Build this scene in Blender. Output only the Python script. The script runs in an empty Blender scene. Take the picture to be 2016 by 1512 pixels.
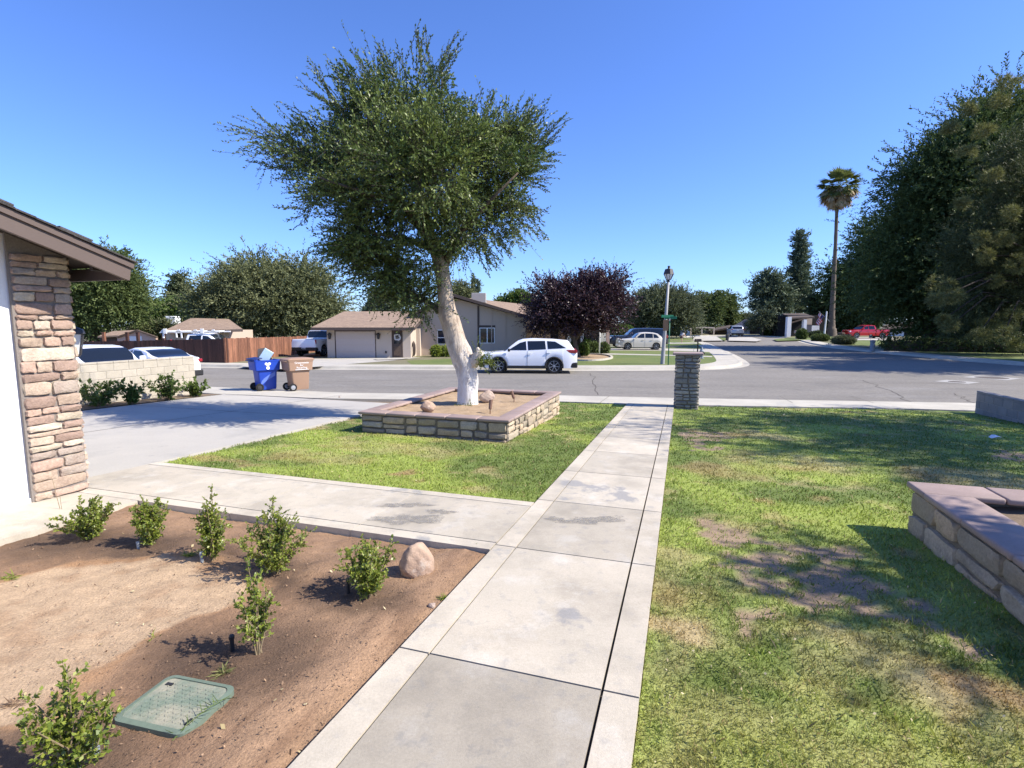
import bpy, bmesh, math, random
import numpy as np
from mathutils import Vector, Matrix, Euler
from mathutils.geometry import tessellate_polygon

random.seed(7)
RNG = np.random.default_rng(11)
scene = bpy.context.scene
col = scene.collection
R = math.radians

# ------------------------------------------------------------------ survey of the place
# The camera stands at the origin, 1.65 m up, looking along +Y. The yard falls 3.8 % towards the
# street along the walkway direction U; V points to the right across the yard.
F = 1030.0
PITCH = math.atan(116 / 1030)
CP, SP = math.cos(PITCH), math.sin(PITCH)
H = 1.65
U = np.array([333 / 1084.4, 1032 / 1084.4])
V = np.array([U[1], -U[0]])
SL = 0.0376
ANG = math.atan2(U[1], U[0])            # heading of U


def W(t, s, dz=0.0):
    """yard coordinates (along walk, across, above yard plane) to world"""
    return Vector((t * U[0] + s * V[0], t * U[1] + s * V[1], -SL * t + dz))


def ray(px, py):
    r, u = px - 1008.0, 756.0 - py
    return r, F * CP + u * SP, -F * SP + u * CP


def yard(px, py, dz=0.0):
    d = ray(px, py)
    k = (dz - H) / (d[2] + SL * (d[0] * U[0] + d[1] * U[1]))
    return Vector((d[0] * k, d[1] * k, H + d[2] * k))


def yts(px, py, dz=0.0):
    p = yard(px, py, dz)
    return (p.x * U[0] + p.y * U[1], p.x * V[0] + p.y * V[1])


def rise(y):
    return min(max((y - 55.0) * 0.015, 0.0), 1.2)


LOT = -0.62
ROAD = -0.76


def far(px, py, z0=LOT):
    d = ray(px, py)
    z = z0
    for _ in range(40):
        k = (z - H) / d[2]
        z = z0 + rise(d[1] * k)
    return Vector((d[0] * k, d[1] * k, z))


def at(px, py, y):
    q = (756.0 - py) / F
    zz = y * (q * CP - SP) / (CP + q * SP)
    yc = y * CP - zz * SP
    return Vector(((px - 1008.0) / F * yc, y, H + zz))


def gz(y, z0=LOT):
    return z0 + rise(y)


# ------------------------------------------------------------------ object helpers
def link(o, parent=None):
    col.objects.link(o)
    if parent is not None:
        o.parent = parent
    return o


def tag(o, label=None, cat=None, group=None, kind=None):
    if label:
        o['label'] = label
    if cat:
        o['category'] = cat
    if group:
        o['group'] = group
    if kind:
        o['kind'] = kind
    return o


def thing(name, label, cat, loc=(0, 0, 0), rz=0.0, group=None):
    o = bpy.data.objects.new(name, None)
    o.empty_display_size = 0.2
    o.location = loc
    o.rotation_euler = (0, 0, rz)
    link(o)
    return tag(o, label, cat, group)


def copy_tree(o, parent=None):
    c = o.copy()
    col.objects.link(c)
    if parent is not None:
        c.parent = parent
    for ch in list(o.children):
        copy_tree(ch, c)
    return c


class MB:
    def __init__(self):
        self.v, self.f, self.mi = [], [], []

    def add(self, vs, fs, mi=0):
        n = len(self.v)
        self.v += [tuple(p) for p in vs]
        self.f += [tuple(i + n for i in f) for f in fs]
        self.mi += [mi] * len(fs)
        return self

    def box(self, c, size, rz=0.0, mi=0, taper=1.0, shear=None, mat=None):
        sx, sy, sz = size[0] / 2, size[1] / 2, size[2] / 2
        vs = []
        for z, k in ((-sz, 1.0), (sz, taper)):
            for x, y in ((-sx, -sy), (sx, -sy), (sx, sy), (-sx, sy)):
                vs.append(Vector((x * k, y * k, z)))
        m = Matrix.Translation(c) @ Matrix.Rotation(rz, 4, 'Z')
        if mat is not None:
            m = Matrix.Translation(c) @ mat.to_4x4()
        vs = [m @ p for p in vs]
        return self.add(vs, [(3, 2, 1, 0), (4, 5, 6, 7), (0, 1, 5, 4), (1, 2, 6, 5), (2, 3, 7, 6), (3, 0, 4, 7)], mi)

    def rbox(self, c, size, bev=0.01, seg=2, rz=0.0, mi=0, mat=None):
        bm = bmesh.new()
        bmesh.ops.create_cube(bm, size=1.0)
        for p in bm.verts:
            p.co = Vector((p.co.x * size[0], p.co.y * size[1], p.co.z * size[2]))
        bmesh.ops.bevel(bm, geom=bm.edges[:], offset=bev, segments=seg, profile=0.5, affect='EDGES')
        m = Matrix.Translation(c) @ (mat.to_4x4() if mat is not None else Matrix.Rotation(rz, 4, 'Z'))
        bm.verts.index_update()
        self.add([m @ p.co for p in bm.verts], [[q.index for q in f.verts] for f in bm.faces], mi)
        bm.free()
        return self

    def tube(self, pts, rad, n=8, mi=0, cap=True, wob=0.0):
        pts = [Vector(p) for p in pts]
        if not hasattr(rad, '__len__'):
            rad = [rad] * len(pts)
        vs, fs = [], []
        ref = None
        for i, p in enumerate(pts):
            d = (pts[min(i + 1, len(pts) - 1)] - pts[max(i - 1, 0)])
            d = d.normalized() if d.length > 1e-9 else Vector((0, 0, 1))
            if ref is None:
                ref = Vector((1, 0, 0)) if abs(d.x) < 0.9 else Vector((0, 1, 0))
            a = (ref - d * ref.dot(d)).normalized()
            b = d.cross(a)
            ref = a
            for k in range(n):
                t = 2 * math.pi * k / n
                rr = rad[i] * (1 + wob * math.sin(3 * t + i * 0.9) * 0.6 + wob * math.sin(7 * t + i * 1.7) * 0.4)
                vs.append(p + a * math.cos(t) * rr + b * math.sin(t) * rr)
        for i in range(len(pts) - 1):
            for k in range(n):
                k2 = (k + 1) % n
                fs.append((i * n + k, i * n + k2, (i + 1) * n + k2, (i + 1) * n + k))
        if cap:
            fs.append(tuple(range(n))[::-1])
            fs.append(tuple((len(pts) - 1) * n + k for k in range(n)))
        return self.add(vs, fs, mi)

    def lathe(self, prof, n=16, c=(0, 0, 0), mat=None, mi=0, caps=True):
        """prof: list of (r, z)"""
        vs, fs = [], []
        m = mat.to_4x4() if mat is not None else Matrix.Identity(4)
        m = Matrix.Translation(c) @ m
        for r, z in prof:
            for k in range(n):
                t = 2 * math.pi * k / n
                vs.append(m @ Vector((r * math.cos(t), r * math.sin(t), z)))
        for i in range(len(prof) - 1):
            for k in range(n):
                k2 = (k + 1) % n
                fs.append((i * n + k, i * n + k2, (i + 1) * n + k2, (i + 1) * n + k))
        if caps and prof[0][0] > 1e-6:
            fs.append(tuple(range(n))[::-1])
        if caps and prof[-1][0] > 1e-6:
            fs.append(tuple((len(prof) - 1) * n + k for k in range(n)))
        return self.add(vs, fs, mi)

    def poly(self, pts, thick=0.0, mi=0):
        """flat polygon (may be concave), optional skirt downwards"""
        pts = [Vector(p) for p in pts]
        tris = tessellate_polygon([[Vector((p.x, p.y, 0)) for p in pts]])
        n = len(pts)
        area = sum(pts[i].x * pts[(i + 1) % n].y - pts[(i + 1) % n].x * pts[i].y for i in range(n))
        if area < 0:
            pts = pts[::-1]
            tris = tessellate_polygon([[Vector((p.x, p.y, 0)) for p in pts]])
        fs = []
        for t in tris:
            a, b, c2 = (pts[i] for i in t)
            cr = (b - a).cross(c2 - a).z
            fs.append(tuple(t) if cr > 0 else tuple(t)[::-1])
        vs = list(pts)
        if thick > 0:
            vs = vs + [p - Vector((0, 0, thick)) for p in pts]
            for i in range(n):
                j = (i + 1) % n
                fs.append((i, n + i, n + j, j))
        return self.add(vs, fs, mi)

    def vpoly(self, pts, mi=0):
        """polygon in any plane given as quads/tri fan about its centroid"""
        pts = [Vector(p) for p in pts]
        c = sum(pts, Vector()) / len(pts)
        n = len(pts)
        return self.add(pts + [c], [(i, (i + 1) % n, n) for i in range(n)], mi)

    def prism(self, pts, vec, mi=0):
        """extrude a planar polygon (any plane) along vec"""
        pts = [Vector(p) for p in pts]
        n = len(pts)
        vec = Vector(vec)
        vs = pts + [p + vec for p in pts]
        fs = [tuple(range(n))[::-1], tuple(range(n, 2 * n))]
        fs += [(i, (i + 1) % n, n + (i + 1) % n, n + i) for i in range(n)]
        return self.add(vs, fs, mi)

    def build(self, name, mats, parent=None, smooth=False, loc=None, bis=False, angle=None):
        me = bpy.data.meshes.new(name)
        me.from_pydata(self.v, [], self.f)
        if not isinstance(mats, (list, tuple)):
            mats = [mats]
        for m in mats:
            me.materials.append(m)
        if len(mats) > 1:
            me.polygons.foreach_set('material_index', self.mi)
        if bis or True:
            bm = bmesh.new()
            bm.from_mesh(me)
            if bis:
                for yy in (55.0, 135.0):
                    bmesh.ops.bisect_plane(bm, geom=bm.verts[:] + bm.edges[:] + bm.faces[:], plane_co=(0, yy, 0), plane_no=(0, 1, 0))
                for p in bm.verts:
                    p.co.z += rise(p.co.y)
            bmesh.ops.recalc_face_normals(bm, faces=bm.faces[:])
            if bis:
                bm.normal_update()
            bm.to_mesh(me)
            bm.free()
        if smooth:
            me.polygons.foreach_set('use_smooth', [True] * len(me.polygons))
            if angle is not None:
                try:
                    me.set_sharp_from_angle(angle=R(angle))
                except Exception:
                    pass
        me.update()
        o = bpy.data.objects.new(name, me)
        if loc is not None:
            o.location = loc
        return link(o, parent)


def quads_obj(name, P, mat, parent=None, col_attr=None, tri=False):
    """P: (n,4,3) or (n,3,3) array of separate faces"""
    n, k = P.shape[0], P.shape[1]
    me = bpy.data.meshes.new(name)
    me.vertices.add(n * k)
    me.vertices.foreach_set('co', np.ascontiguousarray(P.reshape(-1), dtype=np.float32))
    me.loops.add(n * k)
    me.loops.foreach_set('vertex_index', np.arange(n * k, dtype=np.int32))
    me.polygons.add(n)
    me.polygons.foreach_set('loop_start', np.arange(0, n * k, k, dtype=np.int32))
    try:
        me.polygons.foreach_set('loop_total', np.full(n, k, dtype=np.int32))
    except Exception:
        pass
    me.materials.append(mat)
    if col_attr is not None:
        a = me.attributes.new('tint', 'FLOAT_COLOR', 'POINT')
        c = np.concatenate([col_attr, np.ones((len(col_attr), 1))], axis=1)
        a.data.foreach_set('color', np.repeat(c, k, axis=0).reshape(-1).astype(np.float32))
    me.update(calc_edges=True)
    me.validate()
    o = bpy.data.objects.new(name, me)
    return link(o, parent)


# ------------------------------------------------------------------ numpy noise
_PERM = np.random.default_rng(3).random((256, 256))


def vnoise(x, y):
    xi, yi = np.floor(x).astype(int), np.floor(y).astype(int)
    fx, fy = x - xi, y - yi
    fx, fy = fx * fx * (3 - 2 * fx), fy * fy * (3 - 2 * fy)
    g = lambda a, b: _PERM[a % 256, b % 256]
    return (g(xi, yi) * (1 - fx) + g(xi + 1, yi) * fx) * (1 - fy) + (g(xi, yi + 1) * (1 - fx) + g(xi + 1, yi + 1) * fx) * fy


def fbm(x, y, o=4):
    r, a, s = 0, 0.5, 0
    for i in range(o):
        r = r + a * vnoise(x + 17.3 * i, y + 5.1 * i)
        s += a
        a *= 0.5
        x, y = x * 2.03, y * 2.03
    return r / s


def sstep(a, b, x):
    t = np.clip((x - a) / (b - a), 0, 1)
    return t * t * (3 - 2 * t)


def inpoly(t, s, poly):
    ins = np.zeros(np.shape(t), bool)
    n = len(poly)
    for i in range(n):
        (x1, y1), (x2, y2) = poly[i], poly[(i + 1) % n]
        c = ((y1 > s) != (y2 > s)) & (t < (x2 - x1) * (s - y1) / (y2 - y1 + 1e-12) + x1)
        ins ^= c
    return ins


# ------------------------------------------------------------------ materials
def rgb(*c):
    return (c[0], c[1], c[2], 1.0)


def nd(nt, kind, **kw):
    n = nt.nodes.new(kind)
    for k, v in kw.items():
        if k in n.inputs.keys():
            n.inputs[k].default_value = v
        else:
            setattr(n, k, v)
    return n


def mixc(nt, a, b, fac, mode='MIX'):
    m = nt.nodes.new('ShaderNodeMix')
    m.data_type = 'RGBA'
    m.blend_type = mode
    for sock, val in ((m.inputs[6], a), (m.inputs[7], b), (m.inputs[0], fac)):
        if hasattr(val, 'is_output'):
            nt.links.new(val, sock)
        elif isinstance(val, tuple):
            sock.default_value = val if len(val) == 4 else (*val, 1.0)
        else:
            sock.default_value = val
    return m.outputs[2]


def maprange(nt, src, a, b, c=0.0, d=1.0):
    m = nt.nodes.new('ShaderNodeMapRange')
    m.inputs[1].default_value, m.inputs[2].default_value = a, b
    m.inputs[3].default_value, m.inputs[4].default_value = c, d
    nt.links.new(src, m.inputs[0])
    return m.outputs[0]


def noise(nt, scale, detail=5.0, rough=0.55, stretch=None, rot=0.0):
    tc = nt.nodes.new('ShaderNodeTexCoord')
    src = tc.outputs['Object']
    if stretch or rot:
        mp = nt.nodes.new('ShaderNodeMapping')
        mp.inputs['Scale'].default_value = stretch or (1, 1, 1)
        mp.inputs['Rotation'].default_value = (0, 0, rot)
        nt.links.new(src, mp.inputs[0])
        src = mp.outputs[0]
    n = nt.nodes.new('ShaderNodeTexNoise')
    n.inputs['Scale'].default_value = scale
    n.inputs['Detail'].default_value = detail
    n.inputs['Roughness'].default_value = rough
    nt.links.new(src, n.inputs['Vector'])
    return n.outputs['Fac']


def mat(name, c, c2=None, vs=4.0, fine=30.0, famt=0.25, rough=0.75, bump=0.0, bs=60.0, island=0.0, metal=0.0,
        spec=0.4, stretch=None, rot=0.0, lo=0.35, hi=0.65, coat=0.0, attr=None, islcol=None, stain=None, mul=None):
    m = bpy.data.materials.new(name)
    m.use_nodes = True
    nt = m.node_tree
    b = nt.nodes['Principled BSDF']
    b.inputs['Roughness'].default_value = rough
    b.inputs['Metallic'].default_value = metal
    b.inputs['Specular IOR Level'].default_value = spec
    b.inputs['Coat Weight'].default_value = coat
    cur = rgb(*c)
    if attr:
        a = nd(nt, 'ShaderNodeAttribute')
        a.attribute_name = attr
        cur = a.outputs['Color']
    if islcol or island:
        g = nd(nt, 'ShaderNodeNewGeometry')
    if islcol:
        rp = nd(nt, 'ShaderNodeValToRGB')
        e = rp.color_ramp.elements
        n = len(islcol)
        for i, cc in enumerate(islcol):
            if i < 2:
                e[i].position = i / max(n - 1, 1)
            else:
                e.new(i / (n - 1))
        rp.color_ramp.interpolation = 'CONSTANT' if n > 3 else 'LINEAR'
        for i, cc in enumerate(islcol):
            e[i].position = i / n
            e[i].color = rgb(*cc)
        nt.links.new(g.outputs['Random Per Island'], rp.inputs[0])
        cur = rp.outputs[0]
    if c2 is not None:
        cur = mixc(nt, cur, rgb(*c2), maprange(nt, noise(nt, vs, 6, 0.6, stretch, rot), lo, hi))
    if stain:
        for (sc, ss, sa, slo, shi) in stain:
            cur = mixc(nt, cur, rgb(*sc), maprange(nt, noise(nt, ss, 7, 0.65, stretch, rot), slo, shi, 0, sa))
    if famt:
        f = maprange(nt, noise(nt, fine, 4, 0.7, stretch, rot), 0.25, 0.75, 1 - famt, 1 + famt)
        v = nd(nt, 'ShaderNodeHueSaturation')
        nt.links.new(f, v.inputs['Value'])
        if isinstance(cur, tuple):
            v.inputs['Color'].default_value = cur
        else:
            nt.links.new(cur, v.inputs['Color'])
        cur = v.outputs[0]
    if island:
        f = maprange(nt, g.outputs['Random Per Island'], 0, 1, 1 - island, 1 + island)
        v = nd(nt, 'ShaderNodeHueSaturation')
        nt.links.new(f, v.inputs['Value'])
        if isinstance(cur, tuple):
            v.inputs['Color'].default_value = cur
        else:
            nt.links.new(cur, v.inputs['Color'])
        cur = v.outputs[0]
    if mul:
        a = nd(nt, 'ShaderNodeAttribute')
        a.attribute_name = mul
        cur = mixc(nt, cur, a.outputs['Color'], 1.0, 'MULTIPLY')
    if isinstance(cur, tuple):
        b.inputs['Base Color'].default_value = cur
    else:
        nt.links.new(cur, b.inputs['Base Color'])
    if bump:
        bp = nd(nt, 'ShaderNodeBump')
        bp.inputs['Strength'].default_value = bump
        bp.inputs['Distance'].default_value = 0.02
        nt.links.new(noise(nt, bs, 6, 0.65, stretch, rot), bp.inputs['Height'])
        nt.links.new(bp.outputs[0], b.inputs['Normal'])
    return m


def leafmat(name, c1, c2, transl=0.3, rough=0.55, attr=None, spec=0.2):
    m = bpy.data.materials.new(name)
    m.use_nodes = True
    nt = m.node_tree
    b = nt.nodes['Principled BSDF']
    out = nt.nodes['Material Output']
    b.inputs['Roughness'].default_value = rough
    b.inputs['Specular IOR Level'].default_value = spec
    g = nd(nt, 'ShaderNodeNewGeometry')
    if attr:
        a = nd(nt, 'ShaderNodeAttribute')
        a.attribute_name = attr
        v = nd(nt, 'ShaderNodeHueSaturation')
        nt.links.new(maprange(nt, g.outputs['Random Per Island'], 0, 1, 0.7, 1.3), v.inputs['Value'])
        nt.links.new(a.outputs['Color'], v.inputs['Color'])
        cur = v.outputs[0]
    else:
        cur = mixc(nt, rgb(*c1), rgb(*c2), g.outputs['Random Per Island'])
    nt.links.new(cur, b.inputs['Base Color'])
    t = nd(nt, 'ShaderNodeBsdfTranslucent')
    nt.links.new(mixc(nt, cur, (1.0, 1.0, 0.45, 1), 0.35, 'MULTIPLY'), t.inputs['Color'])
    mx = nd(nt, 'ShaderNodeMixShader')
    mx.inputs[0].default_value = transl
    nt.links.new(b.outputs[0], mx.inputs[1])
    nt.links.new(t.outputs[0], mx.inputs[2])
    nt.links.new(mx.outputs[0], out.inputs['Surface'])
    return m


def glassmat(name, c, rough=0.05):
    m = bpy.data.materials.new(name)
    m.use_nodes = True
    b = m.node_tree.nodes['Principled BSDF']
    b.inputs['Base Color'].default_value = rgb(*c)
    b.inputs['Roughness'].default_value = rough
    b.inputs['Specular IOR Level'].default_value = 0.6
    return m


M = {}
M['concrete'] = mat('pale concrete', (.44, .41, .35), (.37, .35, .31), vs=1.3, fine=55, famt=.10, rough=.85, bump=.12, bs=120,
                    stain=[((.50, .48, .43), 3.1, .7, .55, .72)])
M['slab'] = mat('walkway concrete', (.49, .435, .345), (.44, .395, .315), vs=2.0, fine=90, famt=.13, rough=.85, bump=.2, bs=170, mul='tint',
                stain=[((.33, .295, .235), 1.7, .8, .46, .66), ((.60, .575, .52), 2.7, .35, .55, .68), ((.25, .245, .235), .95, .85, .585, .625), ((.30, .29, .27), 9.0, .5, .56, .68)])
M['drive'] = mat('driveway concrete', (.43, .405, .355), (.37, .35, .315), vs=.5, fine=40, famt=.08, rough=.85, bump=.1, bs=120,
                 stain=[((.26, .255, .24), .9, .6, .53, .72), ((.20, .195, .19), 2.3, .6, .64, .72)])
M['kerb'] = mat('kerb concrete', (.47, .44, .37), (.38, .355, .30), vs=.9, fine=25, famt=.12, rough=.85)
M['joint'] = mat('joint dirt', (.055, .045, .035), rough=.95)
M['asphalt'] = mat('worn asphalt', (.215, .20, .178), (.18, .168, .15), vs=.28, fine=14, famt=.30, rough=.95, bump=.25, bs=90, spec=.2,
                   stain=[((.125, .12, .115), .8, .6, .55, .72), ((.25, .24, .225), .35, .5, .55, .7)], stretch=(.6, 1.6, 1), rot=R(10))
M['far_ground'] = mat('dry lot ground', (.20, .17, .11), (.12, .13, .06), vs=.3, rough=.95)
M['lawn'] = mat('lawn turf', (.1, .14, .03), attr='tint', fine=60, famt=.4, rough=.95, bump=.5, bs=90)
M['blade'] = leafmat('grass blades', None, None, transl=.3, rough=.55, attr='tint', spec=.2)
M['far_lawn'] = mat('clipped lawn', (.095, .135, .032), (.14, .16, .045), vs=.5, fine=14, famt=.3, rough=.95, bump=.3, bs=20)
M['soil'] = mat('bed soil', (.2, .13, .08), attr='tint', fine=70, famt=.28, rough=.95, bump=.8, bs=75)
M['base_soil'] = mat('bare earth', (.15, .11, .075), (.20, .15, .10), vs=2, rough=.95, bump=.4, bs=60)
M['planter_soil'] = mat('sandy planter soil', (.40, .29, .18), (.30, .21, .125), vs=5, fine=60, famt=.25, rough=.95, bump=.7, bs=50)
M['stucco_white'] = mat('white stucco', (.80, .79, .76), fine=90, famt=.03, rough=.9, bump=.15, bs=160)
M['fascia'] = mat('brown fascia paint', (.105, .078, .067), fine=30, famt=.1, rough=.6, stretch=(1, 1, 8))
M['soffit'] = mat('dark soffit', (.035, .028, .024), rough=.8)
M['shingle_dark'] = mat('dark shingle', (.05, .048, .05), (.085, .08, .078), vs=9, fine=60, famt=.3, rough=.9, bump=.4)
M['mortar_dk'] = mat('dark stone mortar', (.17, .145, .115), fine=60, famt=.2, rough=.95, bump=.3)
M['bark_dk'] = mat('dark pine bark', (.045, .036, .03), fine=20, famt=.3, rough=.95)
M['mortar'] = mat('stone mortar', (.20, .175, .155), fine=60, famt=.2, rough=.95, bump=.3)
M['stone_warm'] = mat('warm veneer stone', (.4, .3, .22), islcol=[(.42, .32, .24), (.36, .255, .20), (.47, .40, .30), (.30, .21, .165), (.45, .35, .265), (.34, .28, .23), (.50, .42, .33), (.40, .28, .215)],
                      c2=(.26, .18, .14), vs=7, lo=.48, hi=.85, fine=45, famt=.25, rough=.85, bump=.6, bs=45, island=.1)
M['stone_plant'] = mat('planter fieldstone', (.3, .26, .19), islcol=[(.42, .335, .235), (.34, .275, .20), (.49, .39, .275), (.30, .25, .185), (.44, .33, .22), (.38, .32, .24)],
                       c2=(.25, .20, .145), vs=6, lo=.5, hi=.8, fine=40, famt=.25, rough=.9, bump=.6, bs=40, island=.12)
M['stone_grey'] = mat('grey pillar stone', (.2, .2, .19), islcol=[(.25, .235, .205), (.30, .275, .235), (.21, .20, .18), (.34, .31, .26), (.28, .25, .205), (.24, .23, .215)],
                      c2=(.16, .15, .13), vs=7, lo=.5, hi=.8, fine=45, famt=.25, rough=.9, bump=.6, bs=45, island=.12)
M['coping'] = mat('mauve coping', (.32, .24, .21), (.26, .195, .17), vs=3, fine=70, famt=.12, rough=.7, bump=.1, island=.08)
M['block_beige'] = mat('beige block', (.44, .395, .32), (.37, .335, .27), vs=4, fine=70, famt=.12, rough=.95, bump=.3, island=.07)
M['block_grey'] = mat('grey block', (.27, .25, .235), (.22, .205, .195), vs=4, fine=70, famt=.15, rough=.95, bump=.3, island=.08)
M['block_mortar'] = mat('block mortar', (.34, .31, .26), rough=.95)
M['boulder'] = mat('tan boulder', (.44, .315, .225), (.33, .225, .16), vs=5, fine=40, famt=.2, rough=.85, bump=.5, bs=25,
                   stain=[((.55, .47, .38), 4, .7, .58, .66)])
M['boulder_grey'] = mat('greyish boulder', (.30, .22, .18), (.40, .32, .26), vs=6, fine=40, famt=.25, rough=.85, bump=.5, bs=25)
M['leaf_elm'] = leafmat('elm leaves', None, None, .25, .42, attr='tint', spec=.3)
M['leaf_elm_lt'] = leafmat('elm shoot leaves', (.09, .13, .03), (.17, .20, .05), .35, .45)
M['leaf_box'] = leafmat('shrub leaves', (.10, .155, .024), (.30, .34, .055), .35, .4, spec=.5)
M['leaf_wall'] = leafmat('wall shrub leaves', (.075, .125, .026), (.16, .22, .045), .3, .4, spec=.5)
M['leaf_shag'] = leafmat('shaggy tree leaves', (.11, .13, .06), (.205, .22, .105), .25, .6)
M['leaf_mid'] = leafmat('mid green leaves', (.07, .105, .033), (.14, .175, .06), .25, .6)
M['leaf_bright'] = leafmat('bright leaves', (.08, .13, .03), (.14, .20, .05), .3, .6)
M['leaf_plum'] = leafmat('plum leaves', (.022, .012, .018), (.075, .035, .045), .2, .45, spec=.5)
M['leaf_olive'] = leafmat('olive leaves', (.075, .095, .05), (.15, .17, .10), .25, .6)
M['leaf_pine'] = leafmat('pine needles', (.04, .06, .028), (.085, .105, .05), .2, .6)
M['leaf_cedar'] = leafmat('dark tree leaves', (.045, .078, .026), (.12, .155, .05), .25, .6)
M['leaf_cedar_lt'] = leafmat('sunlit tree leaves', (.07, .10, .025), (.13, .16, .045), .3, .6)
M['leaf_needle'] = leafmat('sunlit pine needles', (.11, .125, .045), (.25, .25, .10), .25, .55)  # lighter needle copy; sunlight on the tufts is put into the colour
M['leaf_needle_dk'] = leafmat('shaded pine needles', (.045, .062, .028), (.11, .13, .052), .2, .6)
M['leaf_conifer'] = leafmat('blue conifer needles', (.085, .12, .075), (.18, .22, .14), .2, .6)
M['leaf_fan'] = leafmat('palm fans', (.11, .145, .045), (.21, .23, .085), .25, .5)
M['leaf_dead'] = leafmat('dead palm fans', (.32, .24, .14), (.56, .45, .29), .2, .7)
M['bark_white'] = None
M['bark'] = mat('grey brown bark', (.12, .095, .07), (.07, .055, .04), vs=8, fine=40, famt=.3, rough=.95, bump=.8, bs=20, stretch=(1, 1, .25))
M['bark_palm'] = mat('palm bark', (.17, .135, .10), (.10, .08, .06), vs=6, fine=20, famt=.3, rough=.95, bump=.8, bs=8, stretch=(.3, .3, 3))
M['twig'] = mat('shrub twig', (.22, .17, .10), rough=.9)
M['wood_fence'] = mat('red cedar fence', (.16, .068, .04), (.25, .115, .066), vs=3, fine=12, famt=.35, rough=.85, island=.3, stretch=(1, 1, .15), bump=.3)
M['wood_dark'] = mat('dark brown gate', (.085, .036, .024), (.055, .025, .018), vs=3, fine=12, famt=.4, rough=.8, island=.35, stretch=(1, 1, .15), bump=.3)  # darker brown copy of the fence boards
M['taupe'] = mat('taupe stucco', (.47, .375, .30), fine=25, famt=.05, rough=.95)
M['taupe_lt'] = mat('light taupe stucco', (.50, .42, .345), fine=25, famt=.05, rough=.95)
M['taupe_dk'] = mat('dark taupe trim', (.075, .055, .047), rough=.8)
M['garage_door'] = mat('garage door paint', (.46, .395, .36), fine=10, famt=.03, rough=.6)
M['roof_tan'] = mat('tan shingles', (.30, .215, .15), (.225, .16, .115), vs=2.5, fine=9, famt=.3, rough=.95, bump=.6, bs=12, stretch=(1, 1, 3))
M['roof_brown'] = mat('brown shingles', (.065, .05, .042), (.10, .076, .062), vs=2, fine=9, famt=.3, rough=.95)
M['roof_grey'] = mat('blue grey shingles', (.09, .09, .115), rough=.9)
M['white_paint'] = mat('white paint', (.78, .78, .76), fine=20, famt=.04, rough=.6)
M['white_wall'] = mat('pale house wall', (.68, .68, .70), fine=20, famt=.05, rough=.85)
M['pink_wall'] = mat('pink stucco', (.48, .34, .28), rough=.9)
M['brown_wall'] = mat('brown house wall', (.10, .07, .052), fine=6, famt=.25, rough=.9)
M['dark_void'] = mat('shade-painted interior', (.012, .011, .011), rough=.9)  # near-black colour stands for shade inside recesses, openings and the carport
M['glass'] = glassmat('window glass', (.012, .016, .02))
M['glass_blue'] = glassmat('car glass', (.010, .014, .022), .03)
M['white_car'] = mat('white car paint', (.80, .81, .83), famt=0, rough=.25, spec=.5, coat=.6)
M['cream_car'] = mat('cream car paint', (.62, .58, .50), famt=0, rough=.3, coat=.6)
M['silver_car'] = mat('silver car paint', (.42, .44, .48), famt=0, rough=.3, metal=.3, coat=.6)
M['navy_car'] = mat('dark blue car paint', (.018, .024, .040), famt=0, rough=.25, coat=.7)
M['red_car'] = mat('red car paint', (.42, .008, .014), famt=0, rough=.25, coat=.7)
M['black_plastic'] = mat('black plastic', (.02, .02, .021), famt=0, rough=.55)
M['tyre'] = mat('tyre rubber', (.016, .016, .016), famt=0, rough=.85)
M['rim'] = mat('alloy rim', (.36, .37, .39), famt=0, rough=.45, metal=.5)
M['rim_dark'] = mat('rim recess', (.03, .03, .032), famt=0, rough=.5)
M['tail_red'] = mat('tail lamp', (.30, .012, .018), famt=0, rough=.2, coat=.5)
M['lamp_clear'] = mat('head lamp', (.75, .76, .78), famt=0, rough=.15)
M['plate'] = mat('number plate', (.7, .72, .74), famt=0, rough=.4)
M['chrome'] = mat('chrome', (.6, .6, .6), famt=0, rough=.2, metal=1)
M['steel_pole'] = mat('painted steel pole', (.30, .30, .295), famt=.05, rough=.5)
M['lamp_black'] = mat('black lamp metal', (.03, .028, .03), famt=0, rough=.5)
M['lamp_glass'] = mat('frosted lamp glass', (.62, .64, .66), famt=0, rough=.3)
M['sign_green'] = mat('green sign sheeting', (.008, .13, .065), famt=0, rough=.45)
M['bin_blue'] = mat('blue bin plastic', (.012, .055, .40), famt=.05, rough=.45)
M['bin_blue_dk'] = mat('dark blue bin plastic', (.008, .022, .13), famt=.05, rough=.5)
M['bin_swoosh'] = mat('light blue bin stripe', (.10, .17, .55), famt=0, rough=.5)
M['bin_brown'] = mat('tan bin plastic', (.32, .205, .14), famt=.06, rough=.55)
M['card'] = mat('cardboard', (.50, .34, .20), famt=.08, rough=.9)
M['card_blue'] = mat('pale blue carton', (.48, .66, .80), famt=0, rough=.7)
M['white_print'] = mat('white print', (.8, .8, .8), famt=0, rough=.6)
M['lid_green'] = mat('green valve box plastic', (.15, .19, .145), (.28, .27, .205), vs=6, fine=60, famt=.15, rough=.7, bump=.3, bs=60, lo=.42, hi=.62)
M['lid_rim'] = mat('green valve box rim', (.125, .165, .125), famt=.15, rough=.65)
M['pvc_grey'] = mat('grey riser pipe', (.22, .25, .28), famt=.05, rough=.6)
M['iron'] = mat('cast iron cover', (.10, .085, .075), famt=.2, rough=.8)
M['collar'] = mat('manhole collar concrete', (.33, .32, .30), famt=.15, rough=.9)
M['spot_metal'] = mat('bronze spot light', (.16, .09, .06), famt=.1, rough=.5)
M['paper'] = mat('white scrap paper', (.7, .72, .76), famt=.05, rough=.8)
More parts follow.
